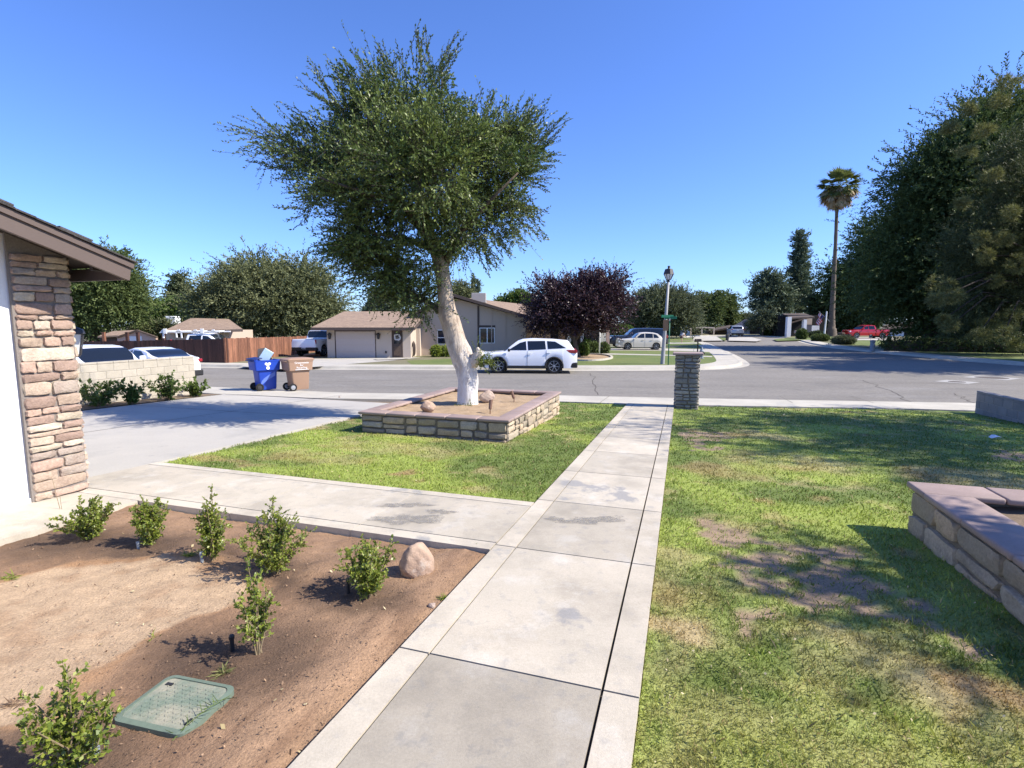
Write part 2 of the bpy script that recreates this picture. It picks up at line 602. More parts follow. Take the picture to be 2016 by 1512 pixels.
M['flag_red'] = mat('red flag cloth', (.42, .05, .06), famt=0, rough=.9)
M['flag_white'] = mat('white flag cloth', (.7, .68, .68), famt=0, rough=.9)
M['flag_blue'] = mat('blue flag cloth', (.03, .035, .12), famt=0, rough=.9)
M['litter'] = leafmat('fallen leaves', (.36, .28, .13), (.62, .54, .34), .2, .8)
M['chips'] = leafmat('bark litter', (.06, .035, .025), (.28, .19, .12), .1, .9)
M['wreath'] = mat('pale wreath', (.55, .54, .55), famt=.3, rough=.9)
M['hose'] = mat('dark hose', (.05, .035, .03), famt=.2, rough=.6)
M['skin'] = mat('skin', (.5, .32, .24), famt=0, rough=.6)
M['shirt'] = mat('white shirt', (.75, .75, .75), famt=0, rough=.9)
M['shorts'] = mat('dark shorts', (.06, .035, .045), famt=0, rough=.9)
M['hair'] = mat('dark hair', (.02, .015, .012), famt=0, rough=.7)


def bark_white():
    m = bpy.data.materials.new('white washed bark')
    m.use_nodes = True
    nt = m.node_tree
    b = nt.nodes['Principled BSDF']
    b.inputs['Roughness'].default_value = .9
    tc = nd(nt, 'ShaderNodeTexCoord')
    sep = nd(nt, 'ShaderNodeSeparateXYZ')
    nt.links.new(tc.outputs['Object'], sep.inputs[0])
    hgt = maprange(nt, sep.outputs['Z'], .40, 1.6)
    c = mixc(nt, (.70, .69, .66, 1), (.45, .365, .28, 1), hgt)
    chips = maprange(nt, noise(nt, 9, 6, .7, (1, 1, .35)), .46, .60)
    c = mixc(nt, c, (.24, .18, .135, 1), nd_mul(nt, chips, maprange(nt, sep.outputs['Z'], .2, 1.6, .22, .75)))
    nt.links.new(c, b.inputs['Base Color'])
    bp = nd(nt, 'ShaderNodeBump')
    bp.inputs['Strength'].default_value = 1.0
    bp.inputs['Distance'].default_value = .05
    nt.links.new(noise(nt, 11, 6, .7, (1, 1, .22)), bp.inputs['Height'])
    nt.links.new(bp.outputs[0], b.inputs['Normal'])
    return m


def nd_mul(nt, a, b):
    m = nt.nodes.new('ShaderNodeMath')
    m.operation = 'MULTIPLY'
    nt.links.new(a, m.inputs[0])
    nt.links.new(b, m.inputs[1])
    return m.outputs[0]


M['bark_white'] = bark_white()
# ------------------------------------------------------------------ camera, sky, sun
cam_d = bpy.data.cameras.new('camera')
cam_d.sensor_width = 36
cam_d.lens = F / 2016 * 36
cam_d.clip_start = 0.05
cam_d.clip_end = 2000
cam = bpy.data.objects.new('camera', cam_d)
cam.location = (0, 0, H)
cam.rotation_euler = (math.pi / 2 - PITCH, 0, 0)
col.objects.link(cam)
scene.camera = cam

SUN_EL = R(43)
sun_h = Vector((0.975, -0.20, 0)).normalized()
sun_dir = Vector((sun_h.x * math.cos(SUN_EL), sun_h.y * math.cos(SUN_EL), math.sin(SUN_EL)))
sd = bpy.data.lights.new('sun', 'SUN')
sd.energy = 4.3
sd.angle = R(0.55)
sd.color = (1.0, 0.925, 0.81)
so = bpy.data.objects.new('sun', sd)
so.rotation_euler = (-sun_dir).to_track_quat('-Z', 'Y').to_euler()
so.location = (30, -10, 40)
col.objects.link(so)

world = bpy.data.worlds.new('World')
scene.world = world
world.use_nodes = True
wn = world.node_tree
bg = wn.nodes['Background']
sky = wn.nodes.new('ShaderNodeTexSky')
sky.sky_type = 'NISHITA'
sky.sun_disc = False
sky.sun_elevation = SUN_EL
sky.sun_rotation = math.atan2(sun_h.x, sun_h.y)
sky.altitude = 100
sky.air_density = 1.0
sky.dust_density = 0.35
sky.ozone_density = 3.0
tint = wn.nodes.new('ShaderNodeMix')
tint.data_type = 'RGBA'
tint.blend_type = 'MULTIPLY'
tint.inputs[0].default_value = 1.0
tint.inputs[7].default_value = (.60, .785, 1.25, 1)      # a deep dry-air blue
wn.links.new(sky.outputs[0], tint.inputs[6])
wn.links.new(tint.outputs[2], bg.inputs['Color'])
bg.inputs['Strength'].default_value = 0.10
vs_ = scene.view_settings
vs_.view_transform = 'Standard'
vs_.look = 'None'
vs_.exposure = 1.05
vs_.gamma = 1.0
scene.cycles.max_bounces = 6
scene.cycles.transparent_max_bounces = 16

# ------------------------------------------------------------------ far ground, road
MAINK = [(-60, 37.0), (-18.3, 30.4), (-11.5, 28.9), (-7.5, 28.7), (3.3, 28.0), (8.8, 28.2), (11.6, 28.9), (13.6, 31.0), (14.9, 34.0)]
SIDEL = [(18.6, 45.4), (22.6, 59.6), (24.6, 68.0)]
ENDK = [(25.5, 74.0), (26.5, 82.0), (30.0, 88.5), (36.0, 91.0), (42.0, 88.0), (43.0, 81.0)]
SIDER = [(39.5, 72.0), (35.6, 62.0), (32.3, 48.0), (30.8, 37.3), (30.4, 31.0), (32.0, 27.0), (36.5, 24.6)]
FARK = MAINK + SIDEL + ENDK + SIDER + [(80, 17.5)]

g = MB()
g.poly([(-400, -60, -.95), (400, -60, -.95), (400, 700, -.95), (-400, 700, -.95)])
tag(g.build('ground', M['far_ground'], bis=True), kind='structure')

g = MB()
g.poly([(-90, 12, ROAD), (90, 5, ROAD), (90, 24, ROAD), (60, 100, ROAD), (20, 100, ROAD), (-20, 60, ROAD), (-90, 48, ROAD)])
tag(g.build('road', M['asphalt'], bis=True), kind='structure')

def offset(chain, d):
    out = []
    n = len(chain)
    for i in range(n):
        a = Vector(chain[max(i - 1, 0)])
        b = Vector(chain[min(i + 1, n - 1)])
        t = (b - a).normalized()
        nrm = Vector((-t.y, t.x))
        out.append((chain[i][0] + nrm.x * d, chain[i][1] + nrm.y * d))
    return out


def smooth_chain(ch, it=2):
    for _ in range(it):
        o = [ch[0]]
        for i in range(len(ch) - 1):
            a, b = ch[i], ch[i + 1]
            o.append((a[0] * .75 + b[0] * .25, a[1] * .75 + b[1] * .25))
            o.append((a[0] * .25 + b[0] * .75, a[1] * .25 + b[1] * .75))
        o.append(ch[-1])
        ch = o
    return ch


KSM = smooth_chain(FARK, 2)
g = MB()
g.poly([Vector((x, y, LOT)) for x, y in KSM] + [Vector((330, -20, LOT)), Vector((330, 480, LOT)), Vector((-330, 480, LOT)), Vector((-330, 70, LOT))], thick=.3)
tag(g.build('far_lots', M['far_ground'], bis=True), kind='structure')
g = MB()
profile = [(-.50, ROAD + .006), (-.07, ROAD + .012), (0.0, LOT + .008), (.14, LOT + .016), (.15, LOT + .012)]
rings = [offset(KSM, d) for d, z in profile]
n = len(KSM)
vs, fs = [], []
for (d, z), rg in zip(profile, rings):
    vs += [(x, y, z) for x, y in rg]
for i in range(len(profile) - 1):
    for k in range(n - 1):
        fs.append((i * n + k, i * n + k + 1, (i + 1) * n + k + 1, (i + 1) * n + k))
g.add(vs, fs)
tag(g.build('kerb', M['kerb'], bis=True), kind='structure')


def strip(chain, d1, d2, z):
    a, b = offset(chain, d1), offset(chain, d2)
    m_ = MB()
    n_ = len(chain)
    m_.add([(x, y, z) for x, y in a] + [(x, y, z) for x, y in b], [(i, i + 1, n_ + i + 1, n_ + i) for i in range(n_ - 1)])
    return m_


mk = smooth_chain(MAINK + SIDEL, 2)
tag(strip(mk, .15, 1.45, LOT + .010).build('far_sidewalk', M['kerb'], bis=True), kind='structure')
mk2 = smooth_chain(SIDER + [(80, 17.5)], 2)
tag(strip(mk2, .15, 1.6, LOT + .010).build('side_sidewalk', M['kerb'], bis=True), kind='structure')


def farpoly(name, pix, m_, dz, kind='structure'):
    b = MB()
    pts = []
    for p in pix:
        q = far(p[0], p[1], LOT + dz)
        pts.append(Vector((q.x, q.y, LOT + dz)))
    b.poly(pts)
    return tag(b.build(name, m_, bis=True), kind=kind)


_low = [p for p in offset(smooth_chain(MAINK + SIDEL, 2), 1.1) if p[0] > -6.2 and p[1] < 62]
_top = [far(px, py) for px, py in ((1372, 680), (1330, 683), (1205, 683), (1165, 686), (1145, 694), (1060, 699), (960, 703), (870, 707), (800, 710))]
g = MB()
g.poly([Vector((x, y, LOT + .004)) for x, y in _low] + [Vector((p.x, p.y, LOT + .004)) for p in _top])
tag(g.build('far_lawn', M['far_lawn'], bis=True), kind='structure')
farpoly('far_driveway', [(560, 727), (770, 710), (830, 703.5), (640, 706), (590, 706), (500, 715), (470, 721)], M['concrete'], .012)
farpoly('porch_path', [(1150, 694.6), (1330, 698.6), (1372, 700), (1402, 701.2), (1402, 703), (1372, 702), (1330, 700.4), (1150, 696.8)], M['concrete'], .012)
farpoly('corner_driveway', [(1172, 686), (1285, 685.5), (1378, 687), (1418, 690), (1421, 694.5), (1375, 692), (1320, 690.3), (1190, 689.6)], M['concrete'], .014)
farpoly('middle_lawn', [(1300, 671.5), (1355, 671), (1372, 673), (1384, 679), (1330, 681), (1290, 682)], M['far_lawn'], .012)
farpoly('middle_path', [(1290, 674.5), (1374, 674.3), (1376, 676.2), (1290, 676.6)], M['concrete'], .018)
farpoly('end_lawn', [(1240, 664), (1330, 664), (1362, 665), (1365, 669), (1330, 670.5), (1240, 670)], M['far_lawn'], .012)
farpoly('end_driveway', [(1364, 662), (1410, 662), (1423, 670.4), (1366, 671)], M['concrete'], .016)
farpoly('end_lawn_strip', [(1411, 664), (1432, 665), (1428, 670.5), (1418, 669)], M['far_lawn'], .012)
farpoly('silver_driveway', [(1436, 664), (1480, 664), (1500, 669), (1490, 672), (1434, 670.5)], M['concrete'], .016)
farpoly('white_post_lawn', [(1522, 668), (1560, 664), (1640, 663), (1640, 668), (1575, 669.5), (1530, 671)], M['far_lawn'], .012)
farpoly('pickup_driveway', [(1640, 664), (1765, 664.5), (1752, 670), (1640, 669)], M['concrete'], .02)
farpoly('pickup_lawn', [(1660, 670), (1748, 670), (1736, 679), (1706, 681), (1650, 678)], M['far_lawn'], .014)
farpoly('pine_lawn', [(1748, 676), (2060, 680), (2060, 716), (1900, 702), (1790, 691)], M['far_lawn'], .014)

# ------------------------------------------------------------------ near side: base earth, pavement
KN = [yard(480, 765), yard(686, 774), yard(1099, 779), yard(1323, 784), yard(1913, 794)]
kl = KN[0] - (KN[1] - KN[0]).normalized() * 45
kr = KN[-1] + (KN[-1] - KN[-2]).normalized() * 40


def onyard(x, y, dz=0.0):
    return Vector((x, y, -SL * (x * U[0] + y * U[1]) + dz))


KN = [onyard(kl.x, kl.y)] + KN + [onyard(kr.x, kr.y)]
LI = [yard(1100, 791), yard(1222, 795), yard(1380, 798.5), yard(1780, 805), yard(1912, 809)]
li_r = LI[-1] + (LI[-1] - LI[-2]).normalized() * 40
ll = [onyard(p.x - .35, p.y - 1.75) for p in KN[:3]]
LI = [onyard(p.x, p.y) for p in ll] + LI + [onyard(li_r.x, li_r.y)]
g = MB()
g.poly([p + Vector((0, 0, .012)) for p in KN] + [p + Vector((0, 0, .012)) for p in LI[::-1]], thick=.35)
tag(g.build('sidewalk', M['kerb']), kind='structure')
g = MB()
g.poly([p + Vector((0, 0, -.07)) for p in LI] + [onyard(60, -12, -.07), onyard(-60, -12, -.07)], thick=.3)
tag(g.build('yard_earth', M['base_soil']), kind='structure')


def ts_slab(mb, t0, t1, s0, s1, top=.02, th=.10):
    mb.poly([W(t0, s0, top), W(t1, s0, top), W(t1, s1, top), W(t0, s1, top)], thick=th)


def island_tint(o, cols, per):
    """per: number of verts per slab"""
    me = o.data
    a = me.attributes.new('tint', 'FLOAT_COLOR', 'POINT')
    for i, c in enumerate(cols):
        for k in range(per):
            a.data[i * per + k].color = (*c, 1)


J = [-1.8, -.4, .97, 2.32, 3.845, 5.17, 6.52, 7.9, 9.24, 10.6, 11.95, 13.4, 15.15]
gp = .006
base = np.array((.46, .43, .37))
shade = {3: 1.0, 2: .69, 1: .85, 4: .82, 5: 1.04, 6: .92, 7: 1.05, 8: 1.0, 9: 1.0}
g = MB()
tints = []
for i in range(len(J) - 1):
    for s0, s1, kk in ((-1.38, -1.213, 1.06), (-1.201, -.306, None), (-.292, -.13, .98)):
        end = 15.0 + (0.0 if s1 < -1 else .15)
        ts_slab(g, J[i] + gp, min(J[i + 1], end) - gp, s0, s1)
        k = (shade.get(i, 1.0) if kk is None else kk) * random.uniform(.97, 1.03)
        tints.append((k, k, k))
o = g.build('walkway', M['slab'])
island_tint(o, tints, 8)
tag(o, kind='structure')
g = MB()
tints = []
SJ = [-1.39, -2.69, -4.02, -5.33, -6.62]
for i in range(4):
    a, b = SJ[i + 1], SJ[i]
    for t0, t1, kk in ((3.74, 3.885, 1.06), (3.897, 4.915, None), (4.927, 5.06, 1.05)):
        ts_slab(g, t0, t1, a + gp * .6, b - gp * .6, top=.0185)
        k = ((.90, .99, 1.02, .96)[i] if kk is None else kk) * random.uniform(.97, 1.03)
        tints.append((k, k, k))
ts_slab(g, -1.5, 3.73, -6.2, -5.2)
tints.append((1.0, 1.0, 1.0))
o = g.build('cross_path', M['slab'])
island_tint(o, tints, 8)
tag(o, kind='structure')
g = MB()
g.poly([W(-1, -1.375, -.012), W(15, -1.375, -.012), W(15, -.135, -.012), W(-1, -.135, -.012)])
g.poly([W(3.75, -6.6, -.012), W(5.05, -6.6, -.012), W(5.05, -1.38, -.012), W(3.75, -1.38, -.012)])
tag(g.build('joint_filler', M['joint']), kind='structure')

g = MB()


def dpoly(pts, dz=.014, thick=.1):
    g.poly([W(t, s, dz) for t, s in pts], thick=thick)


l0 = LI[1]
tl0, sl0 = l0.x * U[0] + l0.y * U[1], l0.x * V[0] + l0.y * V[1]
l1 = LI[0 + 2]
tl1, sl1 = l1.x * U[0] + l1.y * U[1], l1.x * V[0] + l1.y * V[1]
dpoly([(2.0, -6.215), (3.735, -6.215), (3.735, -6.63), (4.95, -6.63), (9.7, -6.82), (tl1 - .3, -6.86), (tl0 - .02, sl0), (12.35, -13.25), (8.0, -12.95), (2.0, -12.9)])
tag(g.build('driveway', M['drive']), kind='structure')
g = MB()
for (a, b) in (((4.3, -9.9), (13.6, -9.9)), ((9.4, -6.9), (9.4, -13.0)), ((12.9, -6.9), (12.3, -13.1))):
    d = (Vector(b) - Vector(a)).normalized()
    nn = Vector((-d.y, d.x)) * .008
    g.poly([W(a[0] - nn.x, a[1] - nn.y, .0185), W(b[0] - nn.x, b[1] - nn.y, .0185), W(b[0] + nn.x, b[1] + nn.y, .0185), W(a[0] + nn.x, a[1] + nn.y, .0185)])
for t_ in (0, 1, 2, 3, 4):
    px = (760, 905, 1180, 1560, 1720)[t_]
    a = yard(px, 793, .0165)
    b = a + Vector((U[0], U[1], -SL)) * 2.2
    if t_ > 1:
        g.poly([a, a + Vector((.014, 0, 0)), b + Vector((.014, 0, 0)), b])
tag(g.build('driveway_joints', M['joint']), kind='structure')

# ------------------------------------------------------------------ lawns
BARE = [[yts(*p) for p in q] for q in (
    [(1365, 1018), (1440, 1035), (1560, 1075), (1690, 1072), (1722, 1105), (1560, 1125), (1480, 1105), (1400, 1075)],
    [(1440, 1110), (1600, 1118), (1740, 1128), (1830, 1195), (1960, 1290), (1780, 1215), (1640, 1190), (1490, 1165)],
    [(1345, 850), (1430, 846), (1415, 884), (1350, 884)],
    [(1440, 1205), (1500, 1180), (1486, 1250)],
    [(1955, 884), (2030, 884), (2030, 908), (1960, 902)],
    [(1560, 1190), (1620, 1185), (1690, 1240), (1620, 1230)])]
DRY = [(*yts(1345, 1235), .26, .26, 1.0), (*yts(1330, 1130), .5, .15, .6), (*yts(1960, 1390), .35, .5, .8), (*yts(1700, 1255), .2, .45, .6), (*yts(1760, 1290), .2, .4, .5), (*yts(1540, 905), .8, 1.0, .55),
       (*yts(1420, 925), .5, .6, .5), (*yts(1900, 940), .8, .8, .55), (*yts(780, 880), .5, 1.2, .5), (*yts(620, 900), .4, .9, .45), (*yts(790, 932), .15, .2, .8),
       (*yts(430, 905), .15, .9, .6), (*yts(1480, 855), .5, .8, .6), (*yts(870, 862), .25, 1.5, .4), (*yts(1480, 1430), .3, .5, .35)]


def lawn_field(t, s):
    t, s = np.asarray(t, float), np.asarray(s, float)
    wt = t + (fbm(t * 3.1, s * 3.1) - .5) * .5
    ws = s + (fbm(t * 3.1 + 40, s * 3.1 + 9) - .5) * .5
    bare = np.zeros(t.shape)
    for p in BARE:
        bare = np.maximum(bare, inpoly(wt, ws, p).astype(float))
    bare *= (fbm(t * 6 + 3, s * 6) > .40)
    edge = sstep(.47, .66, fbm(t * 5, s * 5 + 70)) * .0
    n1 = fbm(t * .9 + 5, s * .9 + 3)
    n2 = fbm(t * 3.3 + 50, s * 3.3 + 13)
    n3 = fbm(t * .45 + 9, s * .7 + 31)
    green = np.array((.135, .185, .04))
    lime = np.array((.275, .335, .066))
    straw = np.array((.44, .35, .18))
    rust = np.array((.34, .21, .11))
    a = sstep(.40, .64, n1)[:, None]
    c = green * (1 - a) + lime * a
    dry = sstep(.58, .74, n2) * .55 * sstep(.40, .6, n3)
    for (dt, ds, rt, rs, k) in DRY:
        e = ((wt - dt) / rt) ** 2 + ((ws - ds) / rs) ** 2
        dry = np.maximum(dry, k * (1 - sstep(.45, 1.5, e)) * (.45 + .55 * sstep(.35, .6, n2)))
    near = 1 - sstep(3.0, 5.5, t)
    right = (s > -.2)
    dry = np.maximum(dry, near * right * sstep(.42, .7, fbm(t * 4 + 2, s * 4 + 8)) * .32)
    pale = (near * right * sstep(.35, .6, fbm(t * 3 + 21, s * 3)))[:, None] * .7
    c = c * (1 - pale) + np.array((.31, .36, .10)) * pale
    b2 = sstep(.45, .65, fbm(t * 2 + 90, s * 2))[:, None]
    sc = straw * (1 - b2) + rust * b2
    c = c * (1 - dry[:, None]) + sc * dry[:, None]
    return c, bare, dry


def grid_sheet(name, t0, t1, s0, s1, step, zf, cf, m_, keep=None):
    ta, sa = np.arange(t0, t1 + 1e-6, step), np.arange(s0, s1 + 1e-6, step)
    T, S = np.meshgrid(ta, sa, indexing='ij')
    t, s = T.ravel(), S.ravel()
    z = -SL * t + zf(t, s)
    co = np.stack([t * U[0] + s * V[0], t * U[1] + s * V[1], z], 1)
    nt_, ns_ = len(ta), len(sa)
    i = np.arange((nt_ - 1) * (ns_ - 1))
    a = (i // (ns_ - 1)) * ns_ + i % (ns_ - 1)
    f = np.stack([a, a + 1, a + ns_ + 1, a + ns_], 1)
    if keep is not None:
        k = keep(t, s)
        f = f[k[f].all(1)]
    me = bpy.data.meshes.new(name)
    me.from_pydata(co.tolist(), [], f.tolist())
    me.materials.append(m_)
    at_ = me.attributes.new('tint', 'FLOAT_COLOR', 'POINT')
    c = np.concatenate([cf(t, s), np.ones((len(t), 1))], 1)
    at_.data.foreach_set('color', c.reshape(-1).astype(np.float32))
    me.polygons.foreach_set('use_smooth', [True] * len(me.polygons))
    bm = bmesh.new()
    bm.from_mesh(me)
    bmesh.ops.recalc_face_normals(bm, faces=bm.faces[:])
    if sum(fc.normal.z for fc in bm.faces) < 0:
        bmesh.ops.reverse_faces(bm, faces=bm.faces[:])
    bm.to_mesh(me)
    bm.free()
    return tag(link(bpy.data.objects.new(name, me)), kind='structure')


LI_ts = [(p.x * U[0] + p.y * U[1], p.x * V[0] + p.y * V[1]) for p in LI]


def tmax(s):
    ss = np.array([q[1] for q in LI_ts])
    tt = np.array([q[0] for q in LI_ts])
    return np.interp(s, ss, tt)


def lawn_cf(t, s):
    c, bare, dry = lawn_field(t, s)
    soil = np.array((.27, .195, .125)) * (.75 + .5 * fbm(t * 12, s * 12))[:, None]
    c = c * .92 * (.75 + .5 * fbm(t * 14, s * 14 + 4))[:, None]
    return c * (1 - bare[:, None]) + soil * bare[:, None]


def lawn_z(t, s):
    _, bare, _ = lawn_field(t, s)
    return -.018 + (fbm(t * 2.2, s * 2.2) - .5) * .035 - bare * .012 + (fbm(t * 9, s * 9) - .5) * .018


def left_edge(t):
    return np.interp(t, [4.9, 6.8, 9.7, 14.5], [-6.63, -6.71, -6.81, -6.86])


def keep_left(t, s):
    return (t < tmax(s) - .02) & (s > left_edge(t)) & ~((t > 8.3) & (t < 12.2) & (s > -5.5) & (s < -2.85))


def keep_right(t, s):
    return (t < tmax(s) - .02) & ~((t > 1.0) & (t < 5.4) & (s > 2.15) & (s < 5.0))


grid_sheet('lawn_left', 5.065, 15.3, -6.9, -1.385, .09, lawn_z, lawn_cf, M['lawn'], keep_left)
grid_sheet('lawn_right', -1.0, 17.4, -.125, 12.0, .09, lawn_z, lawn_cf, M['lawn'], keep_right)


def blades(name, n, region, seed, dmin=1.2, dmax=17.5):
    r = np.random.default_rng(seed)
    d = np.exp(r.uniform(math.log(dmin), math.log(dmax), n))
    az = r.uniform(-.80, 1.0, n)
    x, y = d * np.sin(az), d * np.cos(az)
    t, s = x * U[0] + y * U[1], x * V[0] + y * V[1]
    k = region(t, s)
    t, s, d = t[k], s[k], d[k]
    c, bare, dry = lawn_field(t, s)
    dens = fbm(t * 7 + 4, s * 7 + 2)
    keep = (bare < .5) | (r.random(len(t)) < .22)
    keep &= (r.random(len(t)) < .45 + dens)
    t, s, d, c, dry = t[keep], s[keep], d[keep], c[keep], dry[keep]
    m_ = len(t)
    z = -SL * t + lawn_z(t, s) - .004
    b = np.stack([t * U[0] + s * V[0], t * U[1] + s * V[1], z], 1)
    h = r.uniform(.010, .031, m_) * np.where(r.random(m_) < .07, 1.8, 1.0) * (.75 + .5 * fbm(t * 5, s * 5 + 33)) * (1 - .25 * dry)
    w = np.maximum(.0035, .0016 * d) * r.uniform(.7, 1.2, m_)
    a = r.uniform(0, 2 * np.pi, m_)
    side = np.stack([np.cos(a), np.sin(a), np.zeros(m_)], 1) * w[:, None] * .5
    la = r.uniform(0, 2 * np.pi, m_)
    lean = np.stack([np.cos(la), np.sin(la), np.zeros(m_)], 1) * (h * r.uniform(.1, .9, m_))[:, None]
    tip = b + lean + np.array([0, 0, 1.0]) * h[:, None]
    mid = b + lean * .35 + np.array([0, 0, 1.0]) * (h * .6)[:, None]
    P = np.stack([b - side, b + side, mid + side * .8, tip], 1)
    P[:, 3] = tip
    cc = c * r.uniform(.75, 1.35, (m_, 1))
    straw = r.random(m_) < .07
    cc[straw] = np.array((.40, .31, .16)) * r.uniform(.6, 1.2, (straw.sum(), 1))
    return tag(quads_obj(name, P, M['blade'], col_attr=cc), 'short lawn grass growing thickly with dry patches', 'grass', kind='stuff')


blades('grass_left', 260000, lambda t, s: (t > 5.06) & (s < -1.375) & keep_left(t, s), 21, 5.0, 17.0)
blades('grass_right', 480000, lambda t, s: (s > -.128 - .03 * fbm(t * 9, s * 0 + 3)) & (s < 12) & keep_right(t, s), 22)

# ------------------------------------------------------------------ planting bed
DRYP = [yts(*p, -.03) for p in ((-200, 1200), (-60, 1165), (120, 1112), (330, 1095), (420, 1125), (505, 1160), (455, 1195), (330, 1245), (230, 1292), (140, 1350), (70, 1420), (-40, 1470), (-300, 1500))]
SHRUBS = [(2.91, -4.63, .46, 0), (2.98, -4.05, .50, 1), (2.91, -3.32, .60, 2), (2.89, -2.71, .56, 3), (2.84, -1.90, .42, 4), (2.06, -2.08, .47, 5), (1.22, -2.16, .44, 6)]


def bed_cf(t, s):
    wt = t + (fbm(t * 2.4, s * 2.4) - .5) * .42
    ws = s + (fbm(t * 2.4 + 40, s * 2.4 + 9) - .5) * .42
    d1 = np.zeros(t.shape)
    for k in range(6):
        o_ = .055 * (k - 2.5)
        d1 += inpoly(wt + o_, ws + o_ * .5, DRYP)
    d1 /= 6
    d1 = d1 * (.75 + .25 * sstep(.3, .5, fbm(t * 5, s * 5)))
    dry = np.array((.42, .30, .19))
    brown = np.array((.235, .142, .082))
    light = np.array((.33, .21, .125))
    dark = np.array((.050, .031, .021))
    rust = np.array((.30, .15, .06))
    n1 = sstep(.38, .7, fbm(t * 1.3 + 3, s * 3.5 + 11))
    c = brown * (1 - n1[:, None]) + light * n1[:, None] * .55 + brown * n1[:, None] * .45
    strk = sstep(-2.2, -1.5, s) * sstep(.40, .62, fbm((t - s * .25) * 1.6, (s + t * .1) * 14)) * .75
    c = c * (1 - strk[:, None]) + light * 1.1 * strk[:, None]
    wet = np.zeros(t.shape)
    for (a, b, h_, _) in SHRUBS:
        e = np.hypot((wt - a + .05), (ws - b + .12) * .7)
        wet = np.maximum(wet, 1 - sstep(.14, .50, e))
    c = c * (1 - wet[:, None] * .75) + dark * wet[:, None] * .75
    ring = np.clip(1 - np.abs(d1 - .45) * 2.6, 0, 1) * .6
    c = c * (1 - d1[:, None]) + dry * d1[:, None]
    c = c * (1 - ring[:, None]) + rust * ring[:, None]
    return c * (.8 + .4 * fbm(t * 22, s * 22))[:, None]


def bed_z(t, s):
    z = -.014 + (fbm(t * 1.7, s * 1.7) - .5) * .05 + (fbm(t * 8, s * 8) - .5) * .03 + (fbm(t * 25, s * 25) - .5) * .014
    e = np.minimum(np.minimum(-1.39 - s, s + 5.2), 3.74 - t)
    return z - .016 * (1 - sstep(0, .2, e)) + .028 * np.exp(-((-1.62 - s) / .16) ** 2)


grid_sheet('planting_bed', -.8, 3.745, -5.21, -1.375, .026, bed_z, bed_cf, M['soil'])


def zbed(t, s):
    return float(bed_z(np.array([t]), np.array([s]))[0])


def scatter(name, n, region, zf, seed, size, m_, label, cat, flat=.25, t_r=(0, 16), s_r=(-7, 8), logd=True, elong=1.8):
    r = np.random.default_rng(seed)
    d = np.exp(r.uniform(math.log(1.3), math.log(16), n))
    az = r.uniform(-.8, .8, n)
    x, y = d * np.sin(az), d * np.cos(az)
    t, s = x * U[0] + y * U[1], x * V[0] + y * V[1]
    k = region(t, s)
    t, s, d = t[k], s[k], d[k]
    m2 = len(t)
    c = np.stack([t * U[0] + s * V[0], t * U[1] + s * V[1], -SL * t + zf(t, s) + .006], 1)
    a = r.uniform(0, 6.28, m2)
    L = size * r.uniform(.5, 1.4, m2) * np.maximum(.8, d / 6)
    ax = np.stack([np.cos(a), np.sin(a), r.normal(0, flat, m2)], 1) * L[:, None]
    bx = np.stack([-np.sin(a), np.cos(a), r.normal(0, flat, m2)], 1) * (L / elong)[:, None]
    P = np.stack([c - ax, c - bx, c + ax, c + bx], 1) * 1.0
    P[:, :, 2] += .004
    return tag(quads_obj(name, P, m_), label, cat, kind='stuff')


CLOD = None
inbed = lambda t, s: (t < 3.72) & (t > .3) & (s < -1.40) & (s > -5.15)
scatter('bark_litter', 16000, inbed, bed_z, 31, .008, M['chips'], 'small bark chips and twigs littering the brown bed', 'litter', elong=2.6)
onlawn = lambda t, s: (keep_left(t, s) & (t > 5.1) & (s < -1.5)) | (keep_right(t, s) & (s > -.05) & (s < 8))
scatter('fallen_leaves', 1500, onlawn, lambda t, s: lawn_z(t, s) + .022, 32, .009, M['litter'], 'pale fallen leaves scattered over the lawn', 'leaves', flat=.5)
scatter('bed_leaves', 260, lambda t, s: inbed(t, s) & (t > 1), bed_z, 33, .014, M['litter'], 'pale fallen leaves scattered over the soil bed', 'leaves', flat=.4)

M['clod'] = leafmat('soil crumbs', (.10, .06, .038), (.36, .24, .15), .0, .95)
scatter('soil_crumbs', 5000, inbed, bed_z, 35, .0055, M['clod'], 'loose soil crumbs and tiny clods over the bed', 'soil', flat=.9, elong=1.2)

# old sealed and weathered patches on the concrete, thin at their edges
M['stain'] = mat('dark patch on concrete', (.28, .265, .24), (.34, .32, .28), vs=14, fine=120, famt=.15, rough=.9)
ms_ = M['stain'].node_tree
al = maprange(ms_, noise(ms_, 13, 7, .75), .36, .62, 0.0, .42)
ms_.links.new(al, ms_.nodes['Principled BSDF'].inputs['Alpha'])
g = MB()
rz_ = random.Random(3)
for (cx, cy, rx, ry) in ((806, 1022, 54, 11), (800, 994, 40, 5), (868, 1007, 22, 5), (1165, 1024, 52, 8), (1094, 1022, 16, 5)):
    wob = [rz_.uniform(-.14, .14) for _ in range(40)]
    for lay in range(3):
        pts = []
        for i in range(40):
            a = 2 * math.pi * i / 40
            k = (1 + .26 * math.sin(2 * a + cx) + .16 * math.sin(5 * a + cy) + wob[i]) * (1.12 - .14 * lay)
            pts.append(yard(cx + rx * k * math.cos(a), cy + ry * k * math.sin(a), .0222 + .0006 * lay))
        g.poly(pts)
tag(g.build('pavement_patches', M['stain']), kind='structure')
